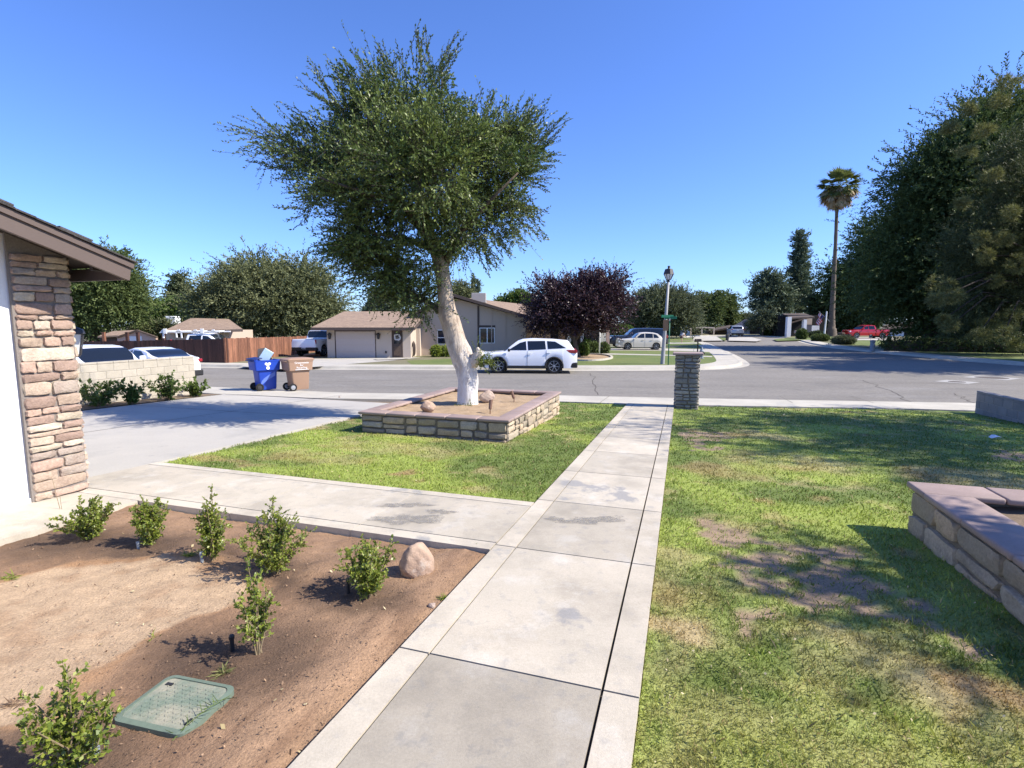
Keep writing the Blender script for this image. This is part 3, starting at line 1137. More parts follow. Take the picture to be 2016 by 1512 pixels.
# ------------------------------------------------------------------ stonework
def ksplit(x0, y0, x1, y1, mw, mh, r, out, aspect=1.0):
    w, h = x1 - x0, y1 - y0
    if (w <= mw and h <= mh) or (w < mw * .55 and h < mh * .55):
        out.append((x0, y0, x1, y1))
        return
    if h > mh and (w <= mw or h / mh > w / mw * aspect):
        k = r.uniform(.36, .64)
        ym = y0 + h * k
        ksplit(x0, y0, x1, ym, mw, mh, r, out, aspect)
        ksplit(x0, ym, x1, y1, mw, mh, r, out, aspect)
    else:
        k = r.uniform(.34, .66)
        xm = x0 + w * k
        ksplit(x0, y0, xm, y1, mw * r.uniform(.75, 1.3), mh, r, out, aspect)
        ksplit(xm, y0, x1, y1, mw * r.uniform(.75, 1.3), mh, r, out, aspect)


def stones(mb, org, ax, up, nr, w, h, mw, mh, depth, seed, gap=.012, aspect=1.0, jit=.010, nu=6, nv=5, rects=None):
    r = random.Random(seed)
    out = rects
    if out is None:
        out = []
        ksplit(0, 0, w, h, mw, mh, r, out, aspect)
    org, ax, up, nr = Vector(org), Vector(ax), Vector(up), Vector(nr)
    GU = [0, .025, .09, .25, .5, .75, .91, .975, 1]
    nu = nv = 8
    for (x0, y0, x1, y1) in out:
        g2 = gap / 2
        j = lambda: r.uniform(-jit, jit)
        q = [(x0 + g2 + max(j(), 0), y0 + g2 + max(j(), 0)), (x1 - g2 + min(j(), 0), y0 + g2 + max(j(), 0)),
             (x1 - g2 + min(j(), 0), y1 - g2 + min(j(), 0)), (x0 + g2 + max(j(), 0), y1 - g2 + min(j(), 0))]
        dd = depth * r.uniform(.65, 1.25)
        tx, ty = r.uniform(-.25, .25), r.uniform(-.25, .25)
        ph = [r.uniform(0, 6.28) for _ in range(4)]
        vs, fs = [], []
        for b in range(nv + 1):
            for a in range(nu + 1):
                u_, v_ = GU[a], GU[b]
                u2, v2 = 2 * u_ - 1, 2 * v_ - 1
                # round the corners
                k = 1 - .10 * (abs(u2) ** 4) * (abs(v2) ** 4)
                uu, vv = .5 + u2 * k / 2, .5 + v2 * k / 2
                X = (1 - vv) * ((1 - uu) * q[0][0] + uu * q[1][0]) + vv * ((1 - uu) * q[3][0] + uu * q[2][0])
                Y = (1 - vv) * ((1 - uu) * q[0][1] + uu * q[1][1]) + vv * ((1 - uu) * q[3][1] + uu * q[2][1])
                e = ((1 - abs(u2) ** 6) * (1 - abs(v2) ** 6))
                hh = 0 if (a in (0, nu) or b in (0, nv)) else dd * (.72 + .28 * e) * r.uniform(.88, 1.12) * (1 + tx * u2 + ty * v2 + .14 * math.sin(5 * u_ + ph[0]) * math.sin(4 * v_ + ph[1]) + .08 * math.sin(13 * u_ + ph[2] + 7 * v_))
                wob = .004 * math.sin(9 * (u_ + v_) + ph[3])
                vs.append(org + ax * (X + wob) + up * (Y + wob) + nr * hh)
        for b in range(nv):
            for a in range(nu):
                i = b * (nu + 1) + a
                fs.append((i, i + 1, i + nu + 2, i + nu + 1))
        mb.add(vs, fs)


U3, V3, Z3 = Vector((U[0], U[1], 0)), Vector((V[0], V[1], 0)), Vector((0, 0, 1))
RZ = ANG - math.pi / 2                   # rotation that turns +Y into U


def planter(label, t0, t1, s0, s1, ztop, seed, stone_m, soil_m, mw, mh, copew=.30, soil_drop=.05):
    """rectangular raised bed, level top at ztop"""
    c = W((t0 + t1) / 2, (s0 + s1) / 2)
    root = thing('stone_planter', label, 'planter', (c.x, c.y, -SL * (t0 + t1) / 2), 0)
    inv = Matrix.Translation(-Vector(root.location))
    core, st, cp, sl = MB(), MB(), MB(), MB()
    zb = -SL * t1 - .08
    hgt = ztop - .055 - zb
    th = .18
    P = lambda t, s, z: Vector((t * U[0] + s * V[0], t * U[1] + s * V[1], z))
    for (a0, a1, b0, b1) in ((t0, t0 + th, s0, s1), (t1 - th, t1, s0, s1), (t0 + th, t1 - th, s0, s0 + th), (t0 + th, t1 - th, s1 - th, s1)):
        core.poly([P(a0, b0, ztop - .058), P(a1, b0, ztop - .058), P(a1, b1, ztop - .058), P(a0, b1, ztop - .058)], thick=hgt)
    L, Wd = t1 - t0, s1 - s0
    KW = dict(gap=.020, jit=.020)
    stones(st, P(t0, s0, zb), V3, Z3, -U3, Wd, hgt, mw, mh, .04, seed, **KW)
    stones(st, P(t0, s1, zb), U3, Z3, V3, L, hgt, mw, mh, .04, seed + 1, **KW)
    stones(st, P(t1, s0, zb), U3 * -1, Z3, -V3, L, hgt, mw, mh, .04, seed + 2, **KW)
    stones(st, P(t1, s1, zb), V3 * -1, Z3, U3, Wd, hgt, mw, mh, .04, seed + 3, **KW)
    ov = .055
    zc = ztop - .027
    rr = random.Random(seed)

    def run(t0_, t1_, s0_, s1_, along):
        ln = (t1_ - t0_) if along == 't' else (s1_ - s0_)
        k = max(1, round(ln / .62))
        for i in range(k):
            a, b = i / k, (i + 1) / k
            if along == 't':
                tc, sc, sz = t0_ + ln * (a + b) / 2, (s0_ + s1_) / 2, (s1_ - s0_, ln / k - .008, .054)
            else:
                tc, sc, sz = (t0_ + t1_) / 2, s0_ + ln * (a + b) / 2, (ln / k - .008, t1_ - t0_, .054)
            cp.rbox(P(tc, sc, zc + rr.uniform(-.001, .001)), sz, bev=.018, seg=3, rz=RZ)
    run(t0 - ov, t0 - ov + copew, s0 - ov, s1 + ov, 's')
    run(t1 + ov - copew, t1 + ov, s0 - ov, s1 + ov, 's')
    run(t0 - ov + copew + .004, t1 + ov - copew - .004, s0 - ov, s0 - ov + copew, 't')
    run(t0 - ov + copew + .004, t1 + ov - copew - .004, s1 + ov - copew, s1 + ov, 't')
    nx, ny = 40, 40
    vs, fs = [], []
    for i in range(nx + 1):
        for k in range(ny + 1):
            t, s = t0 + .15 + (L - .3) * i / nx, s0 + .15 + (Wd - .3) * k / ny
            z = ztop - soil_drop + float(fbm(np.array([t * 3]), np.array([s * 3]))[0] - .5) * .10
            vs.append(P(t, s, z))
    for i in range(nx):
        for k in range(ny):
            a = i * (ny + 1) + k
            fs.append((a, a + 1, a + ny + 2, a + ny + 1))
    sl.add(vs, fs)
    for nm, b, m_ in (('wall_core', core, M['mortar_dk']), ('stone_facing', st, stone_m), ('coping', cp, M['coping']), ('soil', sl, soil_m)):
        b.v = [tuple(inv @ Vector(p)) for p in b.v]
        b.build(nm, m_, root, smooth=(nm != 'wall_core'), angle=40)
    return root


planter('square stone planter with mauve coping around the white-trunked tree', 8.32, 12.28, -5.63, -2.77, .055, 5, M['stone_plant'], M['planter_soil'], .42, .20, soil_drop=.075)
planter('low stone planter with mauve coping cut off by the right edge', 1.1, 5.53, 2.07, 4.9, .225, 15, M['stone_plant'], M['base_soil'], .62, .26, copew=.36, soil_drop=.13)


def near_pillar():
    c = W(14.72, .18)
    root = thing('stone_pillar', 'square grey stone pillar with flat cap at the end of the walkway', 'pillar', c)
    w, zt = .56, 1.42
    core, st, cap = MB(), MB(), MB()
    core.box((0, 0, zt / 2 - .1), (w - .01, w - .01, zt + .2), rz=RZ)
    for k in range(4):
        m_ = Matrix.Rotation(RZ + k * math.pi / 2, 3, 'Z')
        stones(st, m_ @ Vector((-w / 2 - .01, -w / 2, -.05)), m_ @ Vector((1, 0, 0)), Z3, m_ @ Vector((0, -1, 0)), w + .02, zt + .05, .36, .15, .034, 40 + k, gap=.018, jit=.014)
    cap.rbox((0, 0, zt + .03), (w + .20, w + .20, .06), bev=.015, seg=2, rz=RZ)
    core.build('pillar_core', M['mortar_dk'], root)
    st.build('stone_facing', M['stone_grey'], root, smooth=True, angle=40)
    cap.build('cap', M['coping'], root)


near_pillar()


def block_wall(label, t0, t1, s, top, base, m_, bl=.40, bh=.20, th=.15, capm=None):
    root = thing('block_wall', label, 'wall', W((t0 + t1) / 2, s), 0)
    inv = Matrix.Translation(-Vector(root.location))
    P = lambda t, s_, z: Vector((t * U[0] + s_ * V[0], t * U[1] + s_ * V[1], z))
    b, mo, cp = MB(), MB(), MB()
    mo.box(P((t0 + t1) / 2, s, (top - .055 + base) / 2), (th - .016, t1 - t0 - .016, top - .055 - base), rz=RZ)
    z = top - .052
    row = 0
    while z - bh > base - .2:
        t = t1 - (0 if row % 2 == 0 else bl / 2) - bl
        if row % 2:
            b.rbox(P(t1 - bl / 4, s, z - bh / 2), (th, bl / 2 - .010, bh - .010), bev=.006, seg=1, rz=RZ)
        while t + bl > t0:
            a = max(t, t0)
            b.rbox(P((a + t + bl) / 2, s, z - bh / 2), (th, t + bl - a - .010, bh - .010), bev=.006, seg=1, rz=RZ)
            t -= bl
        z -= bh
        row += 1
    t = t1
    while t > t0:
        a = max(t - bl, t0)
        cp.rbox(P((a + t) / 2, s, top - .025), (th + .006, t - a - .008, .05), bev=.006, seg=1, rz=RZ)
        t -= bl
    for nm, q, mm in (('mortar', mo, M['block_mortar']), ('blocks', b, m_), ('cap_course', cp, m_)):
        q.v = [tuple(inv @ Vector(p)) for p in q.v]
        q.build(nm, mm, root)
    return root


block_wall('low beige block wall behind the driveway shrubs', 4.5, 12.2, -14.2, .71, -.9, M['block_beige'])
block_wall('low grey block wall at the right edge of the lawn', 8.0, 16.62, 7.46, -.05, -1.1, M['block_grey'])

# ------------------------------------------------------------------ house on the left
hs = thing('white_house', 'white stucco house corner with stone column and brown eave at left', 'house', W(3.4, -6.1))
hi = Matrix.Translation(-Vector(hs.location))
SW = -6.10
PW = lambda t, s, z: Vector((t * U[0] + s * V[0], t * U[1] + s * V[1], z))


def hbuild(b, nm, m_, parent=None, smooth=False, **k):
    b.v = [tuple(hi @ Vector(p)) for p in b.v]
    return b.build(nm, m_, parent or hs, smooth=smooth, **k)


def roofz(t):
    """under side of the roof deck"""
    return 2.285 - (t - 4.08) * .331


b = MB()
b.prism([PW(-4.5, SW - .03, -.16), PW(3.83, SW - .03, -.2), PW(3.83, SW - .03, roofz(3.83)), PW(-4.5, SW - .03, roofz(-4.5))], V3 * -.16)
b.prism([PW(3.84, SW - .20, -.2), PW(3.84, -7.2, -.2), PW(3.84, -7.2, roofz(3.84) - .02), PW(3.84, SW - .20, roofz(3.84) - .02)], U3 * -.16)
b.prism([PW(3.84, -7.2, 1.95), PW(3.84, -12.4, 1.95), PW(3.84, -12.4, roofz(3.84) - .02), PW(3.84, -7.2, roofz(3.84) - .02)], U3 * -.16)
hbuild(b, 'wall', M['stucco_white'])
b = MB()
b.prism([PW(-4.5, SW - .005, -.18), PW(3.37, SW - .005, -.18), PW(3.37, SW - .005, -.065), PW(-4.5, SW - .005, -.035)], V3 * -.02)
hbuild(b, 'base_screed', M['stucco_white'])
b = MB()
for k, z in enumerate((.22, .69, 1.16, 1.63)):
    b.rbox(PW(3.74, -9.7, z - .03), (4.9, .04, .45), bev=.01, seg=1, rz=RZ)
hbuild(b, 'garage_door', M['garage_door'])
col_ = MB()
cw0, cw1 = 3.345, 3.845
rs = random.Random(12)
rects = []
y = 0.0
rows = []
while y < 2.72:
    h = rs.choice((.05, .065, .075, .09, .10, .12, .14))
    rows.append((y, h))
    y += h
for (y, h) in rows:
    x = 0.0
    wt = cw1 - cw0
    if rs.random() < .12:
        cuts = [0, wt]
    elif rs.random() < .6:
        c_ = rs.uniform(.3, .7) * wt
        cuts = [0, c_, wt]
    else:
        c_ = rs.uniform(.25, .42) * wt
        cuts = [0, c_, c_ + rs.uniform(.25, .40) * wt, wt]
    for a, c_ in zip(cuts[:-1], cuts[1:]):
        if y + h < 2.60:
            dy = rs.uniform(-.006, .006)
            rects.append((a, y + dy, c_, y + h + dy))
stones(col_, PW(cw0, SW + .008, -.20), U3, Z3, V3, .5, 2.7, .3, .12, .034, 77, gap=.008, jit=.006, rects=rects, nu=7, nv=5)
rects2 = []
for (y, h) in rows:
    c_ = rs.uniform(.2, .35)
    if y + h < 2.60:
        rects2 += [(0, y, c_, y + h), (c_, y, .55, y + h)]
stones(col_, PW(cw1, SW + .02, -.20), V3 * -1, Z3, U3, .55, 2.7, .3, .12, .03, 78, gap=.014, rects=rects2)
b = MB()
b.prism([PW(cw0 - .012, SW - .012, -.25), PW(cw1 + .002, SW - .012, -.25), PW(cw1 + .002, SW - .012, roofz(cw1) - .01), PW(cw0 - .012, SW - .012, roofz(cw0) - .01)], V3 * .022)
b.prism([PW(cw1 - .02, SW + .005, -.25), PW(cw1 + .004, SW + .005, -.25), PW(cw1 + .004, SW + .005, roofz(cw1) - .02), PW(cw1 - .02, SW + .005, roofz(cw1) - .02)], V3 * -.55)
sv = hbuild(b, 'mortar_bed', M['mortar'])
hbuild(col_, 'stone_column', M['stone_warm'], smooth=True, angle=40)
# roof: rake board in the plane s = SF, eave at t = TE
SF, TE, T0 = -5.55, 4.09, -4.5
b = MB()
b.prism([PW(T0, SF, roofz(T0) - .165), PW(TE, SF, roofz(TE) - .165), PW(TE + .035, SF, roofz(TE) - .0), PW(T0, SF, roofz(T0))], V3 * -.04)
b.prism([PW(TE, SF - .04, roofz(TE) - .16), PW(TE + .03, SF - .04, roofz(TE) - .03), PW(TE - .01, SF - .04, roofz(TE) - .03), PW(TE - .04, SF - .04, roofz(TE) - .16)], V3 * -7.5)
hbuild(b, 'fascia', M['fascia'])
b = MB()
b.prism([PW(T0, SF + .022, roofz(T0) - .028), PW(TE + .04, SF + .022, roofz(TE + .04) - .028), PW(TE + .05, SF + .022, roofz(TE + .05) + .03), PW(T0, SF + .022, roofz(T0) + .03)], V3 * -.06)
hbuild(b, 'rake_trim', M['fascia'])
b = MB()
b.prism([PW(T0, SF - .042, roofz(T0) - .02), PW(TE, SF - .042, roofz(TE) - .02), PW(TE, SF - .042, roofz(TE) + .0), PW(T0, SF - .042, roofz(T0) + .0)], V3 * -7.5)
for k in range(4):
    t_ = 3.97 - k * .02
    b.box(PW(3.95, -5.75 - k * .62, roofz(3.95) - .075), (.05, .20, .10), rz=RZ)
hbuild(b, 'soffit', M['soffit'])
b = MB()
t = TE + .075
r_ = random.Random(4)
while t > T0:
    t2 = t - .15
    x0 = SF + .045
    dz = .036
    b.prism([PW(t2 - .15, x0, roofz(t2 - .15) + dz), PW(t, x0, roofz(t) + dz + .008), PW(t, x0, roofz(t) + dz + .020), PW(t2 - .15, x0, roofz(t2 - .15) + dz + .010)], V3 * -(7.6 + r_.uniform(0, .02)))
    t = t2
for k in range(9):
    tt = 3.7 - k * .55 + r_.uniform(-.1, .1)
    b.prism([PW(tt - .28, SF + .046, roofz(tt - .28) + .05), PW(tt, SF + .046, roofz(tt) + .06), PW(tt, SF + .046, roofz(tt) + .075), PW(tt - .28, SF + .046, roofz(tt - .28) + .068)], V3 * -.4)
hbuild(b, 'roof', M['shingle_dark'])
# conduit lines under the eave and wall lantern
b = MB()
b.tube([PW(3.9, -6.2, 1.98), PW(4.0, -6.9, 1.985)], .010, 6)
hbuild(b, 'conduit', M['pvc_grey'])
lanp = PW(4.0, -6.34, 1.50)
b = MB()
b.lathe([(.0, .16), (.03, .155), (.035, .13), (.10, .10), (.115, .055), (.10, .05)], 6, lanp)
b.lathe([(.04, -.20), (.055, -.19), (.05, -.17)], 6, lanp)
for k in range(6):
    a = math.pi / 3 * k
    b.tube([lanp + Vector((.098 * math.cos(a), .098 * math.sin(a), .06)), lanp + Vector((.055 * math.cos(a), .055 * math.sin(a), -.18))], .007, 4)
b.tube([lanp + Vector((0, 0, .1)), lanp + U3 * -.07 + Vector((0, 0, .14)), lanp + U3 * -.15 + Vector((0, 0, .10))], .012, 6)
lan = hbuild(b, 'wall_lantern', M['lamp_black'])
b = MB()
b.lathe([(.048, -.17), (.088, .055)], 6, lanp)
hbuild(b, 'lantern_glass', M['lamp_glass'], lan)
lan.children[0].location = (0, 0, 0)


# ------------------------------------------------------------------ boulders
def boulder(label, loc, size, seed, m_, group=None, rz=0.0, tip=0.0):
    r = random.Random(seed)
    bm = bmesh.new()
    bmesh.ops.create_icosphere(bm, subdivisions=4, radius=1)
    dirs = [(Vector((r.gauss(0, 1), r.gauss(0, 1), r.gauss(0, 1))).normalized(), r.uniform(.62, .92)) for _ in range(9)]
    off = r.uniform(0, 100)
    for p in bm.verts:
        n_ = p.co.normalized()
        k = 1.0
        for d, lim in dirs:
            q = n_.dot(d)
            if q > lim:
                k = min(k, lim / q + (1 - lim / q) * .25)
        k *= 1 + .05 * math.sin(4 * n_.x + off) * math.sin(5 * n_.y + off) + .025 * math.sin(11 * n_.z + 9 * n_.x + off)
        c = n_ * k
        c.x *= size[0] * (1 - tip * max(c.z, 0))
        c.y *= size[1] * (1 - tip * max(c.z, 0))
        c.z *= size[2]
        p.co = c
    me = bpy.data.meshes.new('boulder')
    bm.to_mesh(me)
    bm.free()
    me.materials.append(m_)
    me.polygons.foreach_set('use_smooth', [True] * len(me.polygons))
    o = link(bpy.data.objects.new('boulder', me))
    o.location = loc
    o.rotation_euler = (0, 0, rz)
    return tag(o, label, 'rock', group)


bp = W(3.24, -1.77)
boulder('tall rounded tan boulder in the soil bed beside the path', bp + Vector((0, 0, .055)), (.125, .11, .165), 3, M['boulder'], rz=.4, tip=.22)
pb = at(843, 800, 9.98)
boulder('pointed tan boulder in the planter left of the white trunk', (pb.x, pb.y, .085), (.155, .14, .15), 8, M['boulder'], 'boulders in the tree planter', tip=.45)
pb = at(958, 792, 11.3)
boulder('round greyish boulder in the planter right of the white trunk', (pb.x, pb.y, .105), (.18, .15, .145), 9, M['boulder_grey'], 'boulders in the tree planter', tip=.1)
pb = yard(851, 1196, -.02)
boulder('fist-sized brown stone against the walkway edge', pb + Vector((0, 0, .01)), (.028, .024, .022), 10, M['boulder_grey'])


def spot(label, p, tilt):
    root = thing('garden_spotlight', label, 'light', p, tilt, group='spot lights in the tree planter')
    b = MB()
    b.tube([(0, 0, -.05), (0, 0, .08)], .010, 6)
    b.build('stake', M['spot_metal'], root)
    b = MB()
    m_ = Euler((R(-22), R(12), 0)).to_matrix()
    b.lathe([(.026, 0), (.032, .02), (.034, .15), (.040, .17), (.036, .172)], 10, (0, 0, .06), m_)
    b.build('lamp_head', M['spot_metal'], root, smooth=True, angle=40)


q = at(965, 806, 9.85)
spot('bronze spot light stake at the front of the tree planter', (q.x, q.y, 0), .3)
q = at(1012, 790, 11.3)
spot('bronze spot light stake at the back corner of the tree planter', (q.x, q.y, 0), 1.4)


# ------------------------------------------------------------------ foliage helpers
def leafquads(c, d, L, Wd, rng, nrm=None):
    """rhombus leaves with base point c, direction d"""
    n_ = len(c)
    if nrm is None:
        nrm = rng.normal(size=(n_, 3))
    sd_ = np.cross(d, nrm)
    sd_ /= np.linalg.norm(sd_, axis=1)[:, None] + 1e-9
    L = np.broadcast_to(np.asarray(L, float), (n_,))[:, None]
    Wd = np.broadcast_to(np.asarray(Wd, float), (n_,))[:, None]
    m_ = c + d * L * .45
    return np.stack([c, m_ + sd_ * Wd * .5, c + d * L, m_ - sd_ * Wd * .5], 1)


def shoots(rng, blobs, n, sl, k, L, Wd, up=.25, droop=0.0, jit=.55, surf=.55, leafang=.9, start=0.0, vary=.35):
    bl = np.array(blobs, float)
    wgt = (bl[:, 3] * bl[:, 4] * bl[:, 5]) ** .75
    idx = rng.choice(len(bl), n, p=wgt / wgt.sum())
    B = bl[idx]
    d = rng.normal(size=(n, 3))
    d /= np.linalg.norm(d, axis=1)[:, None]
    r = 1 - surf * rng.random(n) ** 1.6
    p = B[:, :3] + d * B[:, 3:6] * r[:, None]
    ax = d + np.array([0, 0, up]) + rng.normal(size=(n, 3)) * jit
    ax /= np.linalg.norm(ax, axis=1)[:, None]
    ls = sl * (1 + vary * rng.normal(size=n)).clip(.4, 1.9)
    b0 = p - ax * (ls * .55)[:, None]
    return along(rng, b0, ax, ls, k, L, Wd, droop, leafang)


def clumps(rng, blobs, ncl, rad, per, sl, k, L, Wd, up=.25, droop=.1, jit=.35, surf=.6, leafang=.9, flat=.7, outw=.9, tints=None, tw=None):
    """foliage gathered in sprays: ncl bunches of shoots with gaps between them"""
    bl = np.array(blobs, float)
    wgt = (bl[:, 3] * bl[:, 4] * bl[:, 5]) ** .75
    idx = rng.choice(len(bl), ncl, p=wgt / wgt.sum())
    B = bl[idx]
    d = rng.normal(size=(ncl, 3))
    d /= np.linalg.norm(d, axis=1)[:, None]
    r = (1 - surf * rng.random(ncl) ** 1.5) * .92
    c = B[:, :3] + d * B[:, 3:6] * r[:, None]
    sz = rng.uniform(.55, 1.35, ncl)
    n = ncl * per
    C, D, S = np.repeat(c, per, 0), np.repeat(d, per, 0), np.repeat(sz, per)
    o = rng.normal(size=(n, 3)) * np.array([1, 1, flat]) * .5
    p = C + o * (rad * S)[:, None]
    ax = D * outw + o * .8 + np.array([0, 0, up]) + rng.normal(size=(n, 3)) * jit
    ax /= np.linalg.norm(ax, axis=1)[:, None]
    ls = sl * S * (1 + .3 * rng.normal(size=n)).clip(.4, 1.8)
    Q_ = along(rng, p - ax * (ls * .4)[:, None], ax, ls, k, L, Wd, droop, leafang)
    if tw is not None:
        tw.append(twigs(p - ax * (ls * .55)[:, None], ax, ls * 1.15, droop, .0028, 3))
    if tints is None:
        return Q_
    a, b_ = np.array(tints[0]), np.array(tints[1])
    f = np.repeat(rng.random(ncl), per * k)[:, None]
    return Q_, a * (1 - f) + b_ * f


def along(rng, b0, ax, ls, k, L, Wd, droop, leafang=.9):
    n = len(b0)
    tv = np.linspace(.08, 1, k)
    pos = b0[:, None, :] + ax[:, None, :] * (ls[:, None, None] * tv[None, :, None])
    pos[:, :, 2] -= droop * ls[:, None] * tv[None, :] ** 2
    pos = pos.reshape(-1, 3)
    A = np.repeat(ax, k, 0)
    rnd = rng.normal(size=A.shape)
    perp = rnd - A * (rnd * A).sum(1)[:, None]
    perp /= np.linalg.norm(perp, axis=1)[:, None] + 1e-9
    d = A + perp * leafang
    d /= np.linalg.norm(d, axis=1)[:, None]
    sc = rng.uniform(.65, 1.25, len(pos))
    return leafquads(pos, d, L * sc, Wd * sc, rng)


def twigs(b0, ax, ls, droop, w, seg=4):
    """thin ribbons along shoots"""
    out = []
    for i in range(seg):
        t0, t1 = i / seg, (i + 1) / seg
        a = b0 + ax * (ls * t0)[:, None]
        b = b0 + ax * (ls * t1)[:, None]
        a = a.copy(); b = b.copy()
        a[:, 2] -= droop * ls * t0 ** 2
        b[:, 2] -= droop * ls * t1 ** 2
        sd_ = np.cross(ax, np.array([.3, -.9, .1]))
        sd_ /= np.linalg.norm(sd_, axis=1)[:, None] + 1e-9
        out.append(np.stack([a - sd_ * w, a + sd_ * w, b + sd_ * w * .8, b - sd_ * w * .8], 1))
    return np.concatenate(out)


def local(P, loc):
    return P - np.array(loc)


# ------------------------------------------------------------------ bed shrubs
def shrub(label, loc, h, seed, w=1.0, n_st=11, lm='leaf_box', group='small shrubs planted in the soil bed', name='shrub', spread=.55, L=.0165, k=34, tall=None, cat='shrub', gap=0.0):
    r = np.random.default_rng(seed)
    root = thing(name, label, cat, loc, 0, group)
    tops, leaves, st = [], [], MB()
    for i in range(n_st):
        a = r.uniform(0, 6.28)
        sp = spread * r.uniform(.1, 1) * w
        hh = h * r.uniform(.55, 1.0) * (1 - .25 * sp)
        if i == 0 and tall:
            hh, sp = h * tall, .08
        top = Vector((math.cos(a) * sp * h * .75, math.sin(a) * sp * h * .75, hh))
        mid = Vector((top.x * .35, top.y * .35, hh * .5))
        pts = [Vector((r.normal(0, .012), r.normal(0, .012), -.03)), mid + Vector((r.normal(0, .012), r.normal(0, .012), 0)), top]
        st.tube(pts, [.005, .0035, .0015], 5)
        kk = k
        tv = np.linspace(.22 + gap, 1, kk)
        p = np.array([((1 - t) ** 2) * np.array(pts[0]) + 2 * t * (1 - t) * np.array(mid) + t * t * np.array(top) for t in tv])
        ax = np.array((top - mid).normalized())
        # side twigs
        for q in p[::2]:
            dd = r.normal(size=3) + ax * .7 + np.array([0, 0, .25])
            dd /= np.linalg.norm(dd)
            ln = h * r.uniform(.07, .20)
            st.tube([Vector(q), Vector(q + dd * ln)], [.002, .001], 3, cap=False)
            m_ = 13
            pp = q + dd * (ln * np.linspace(.15, 1, m_))[:, None]
            ld = dd + r.normal(size=(m_, 3)) * .75
            ld /= np.linalg.norm(ld, axis=1)[:, None]
            sc = r.uniform(.7, 1.3, m_)
            leaves.append(leafquads(pp, ld, L * 1.2 * sc, L * .8 * sc, r))
        ld = ax + r.normal(size=(kk, 3)) * .8
        ld /= np.linalg.norm(ld, axis=1)[:, None]
        leaves.append(leafquads(p, ld, L * 1.1, L * .65, r))
    st.build('stems', M['twig'], root)
    quads_obj('foliage', np.concatenate(leaves), M[lm], root)
    return root


sl_ = ['bushy rounded shrub nearest the stone column', 'upright shrub second from the stone column, with two leafy tips', 'narrow shrub with one tall bare-stemmed tip and a grey riser in front',
       'broad shrub with a long shoot leaning right, in front of the cross path', 'low round shrub next to the tall tan boulder', 'open lanky shrub standing alone in mid bed', 'yellowish shrub at the bottom left corner beside the green lid']
cfg = [dict(w=1.15, n_st=24, spread=.8), dict(w=.85, n_st=21, spread=.6), dict(w=.8, n_st=17, spread=.55, tall=1.25), dict(w=.95, n_st=25, spread=.75, tall=1.15),
       dict(w=.95, n_st=24, spread=.75), dict(w=.7, n_st=11, spread=.55, k=20, tall=1.15, gap=.1), dict(w=.95, n_st=22, spread=.7, k=22, tall=1.15)]
hts = [.36, .39, .44, .48, .37, .45, .38]
for i, (t, s, h, k) in enumerate(SHRUBS):
    shrub(sl_[i], W(t, s, zbed(t, s)), hts[i], 100 + i, **cfg[i])

# wall shrubs by the drive
for i, (px, py, h, w, n_) in enumerate(((200, 800, .82, 1.1, 15), (262, 797, .62, .8, 9), (328, 788, .80, 1.0, 13), (385, 781, .62, 1.1, 9))):
    p = yard(px, py)
    shrub(('dark leafy shrub at the base of the beige wall nearest the column', 'small shrub between the two larger ones by the beige wall', 'tall shrub before the middle of the beige wall', 'low spreading shrub at the street end of the beige wall')[i],
          p, h, 200 + i, w=w, n_st=n_ + 5, lm='leaf_wall', group='shrubs along the beige block wall', spread=.95, L=.05, k=16)
g = MB()
g.poly([W(6, -13.05, .01), W(10.5, -13.3, .01), W(12.5, -13.35, .01), W(12.15, -14.1, .01), W(6, -14.1, .01)])
tag(g.build('drive_bed', M['base_soil']), kind='structure')

# ------------------------------------------------------------------ irrigation lid, risers, weeds
lc = W(1.625, -2.125)
lid = thing('valve_box_lid', 'dusty green plastic utility box lid set in the soil bed', 'box lid', lc + Vector((0, 0, -.004)), RZ + R(4))
pts = []
hw, hh = .195, .155


def rrect(hw, hh, r, n=6):
    out = []
    for cx, cy, a0 in ((hw - r, hh - r, 0), (-hw + r, hh - r, 90), (-hw + r, -hh + r, 180), (hw - r, -hh + r, 270)):
        for i in range(n + 1):
            a = R(a0 + 90 * i / n)
            out.append((cx + r * math.cos(a), cy + r * math.sin(a)))
    return out


b = MB()
o_ = rrect(hw, hh, .045)
i_ = rrect(hw - .022, hh - .022, .035)
n = len(o_)
vs = [(x, y, -.06) for x, y in o_] + [(x, y, .012) for x, y in o_] + [(x, y, .017) for x, y in i_] + [(x, y, .010) for x, y in i_]
fs = []
for a in range(3):
    fs += [(a * n + i, a * n + (i + 1) % n, (a + 1) * n + (i + 1) % n, (a + 1) * n + i) for i in range(n)]
b.add(vs, fs)
b.build('rim', M['lid_rim'], lid)
b = MB()
b.poly([(x * .995, y * .995, .012) for x, y in i_])
for i in range(13):
    for j in range(10):
        x, y = -.13 + .0217 * i, -.10 + .0222 * j
        if abs(x) < .15:
            b.box((x, y, .0135), (.013, .004, .003), rz=R(45 if (i + j) % 2 else -45))
b.build('panel', M['lid_green'], lid)
b = MB()
b.box((-.135, .09, .014), (.035, .016, .005))
b.build('finger_hole', M['black_plastic'], lid)
b = MB()
b.box((.155, -.085, .0145), (.016, .035, .006))
b.build('finger_hole', M['black_plastic'], lid)


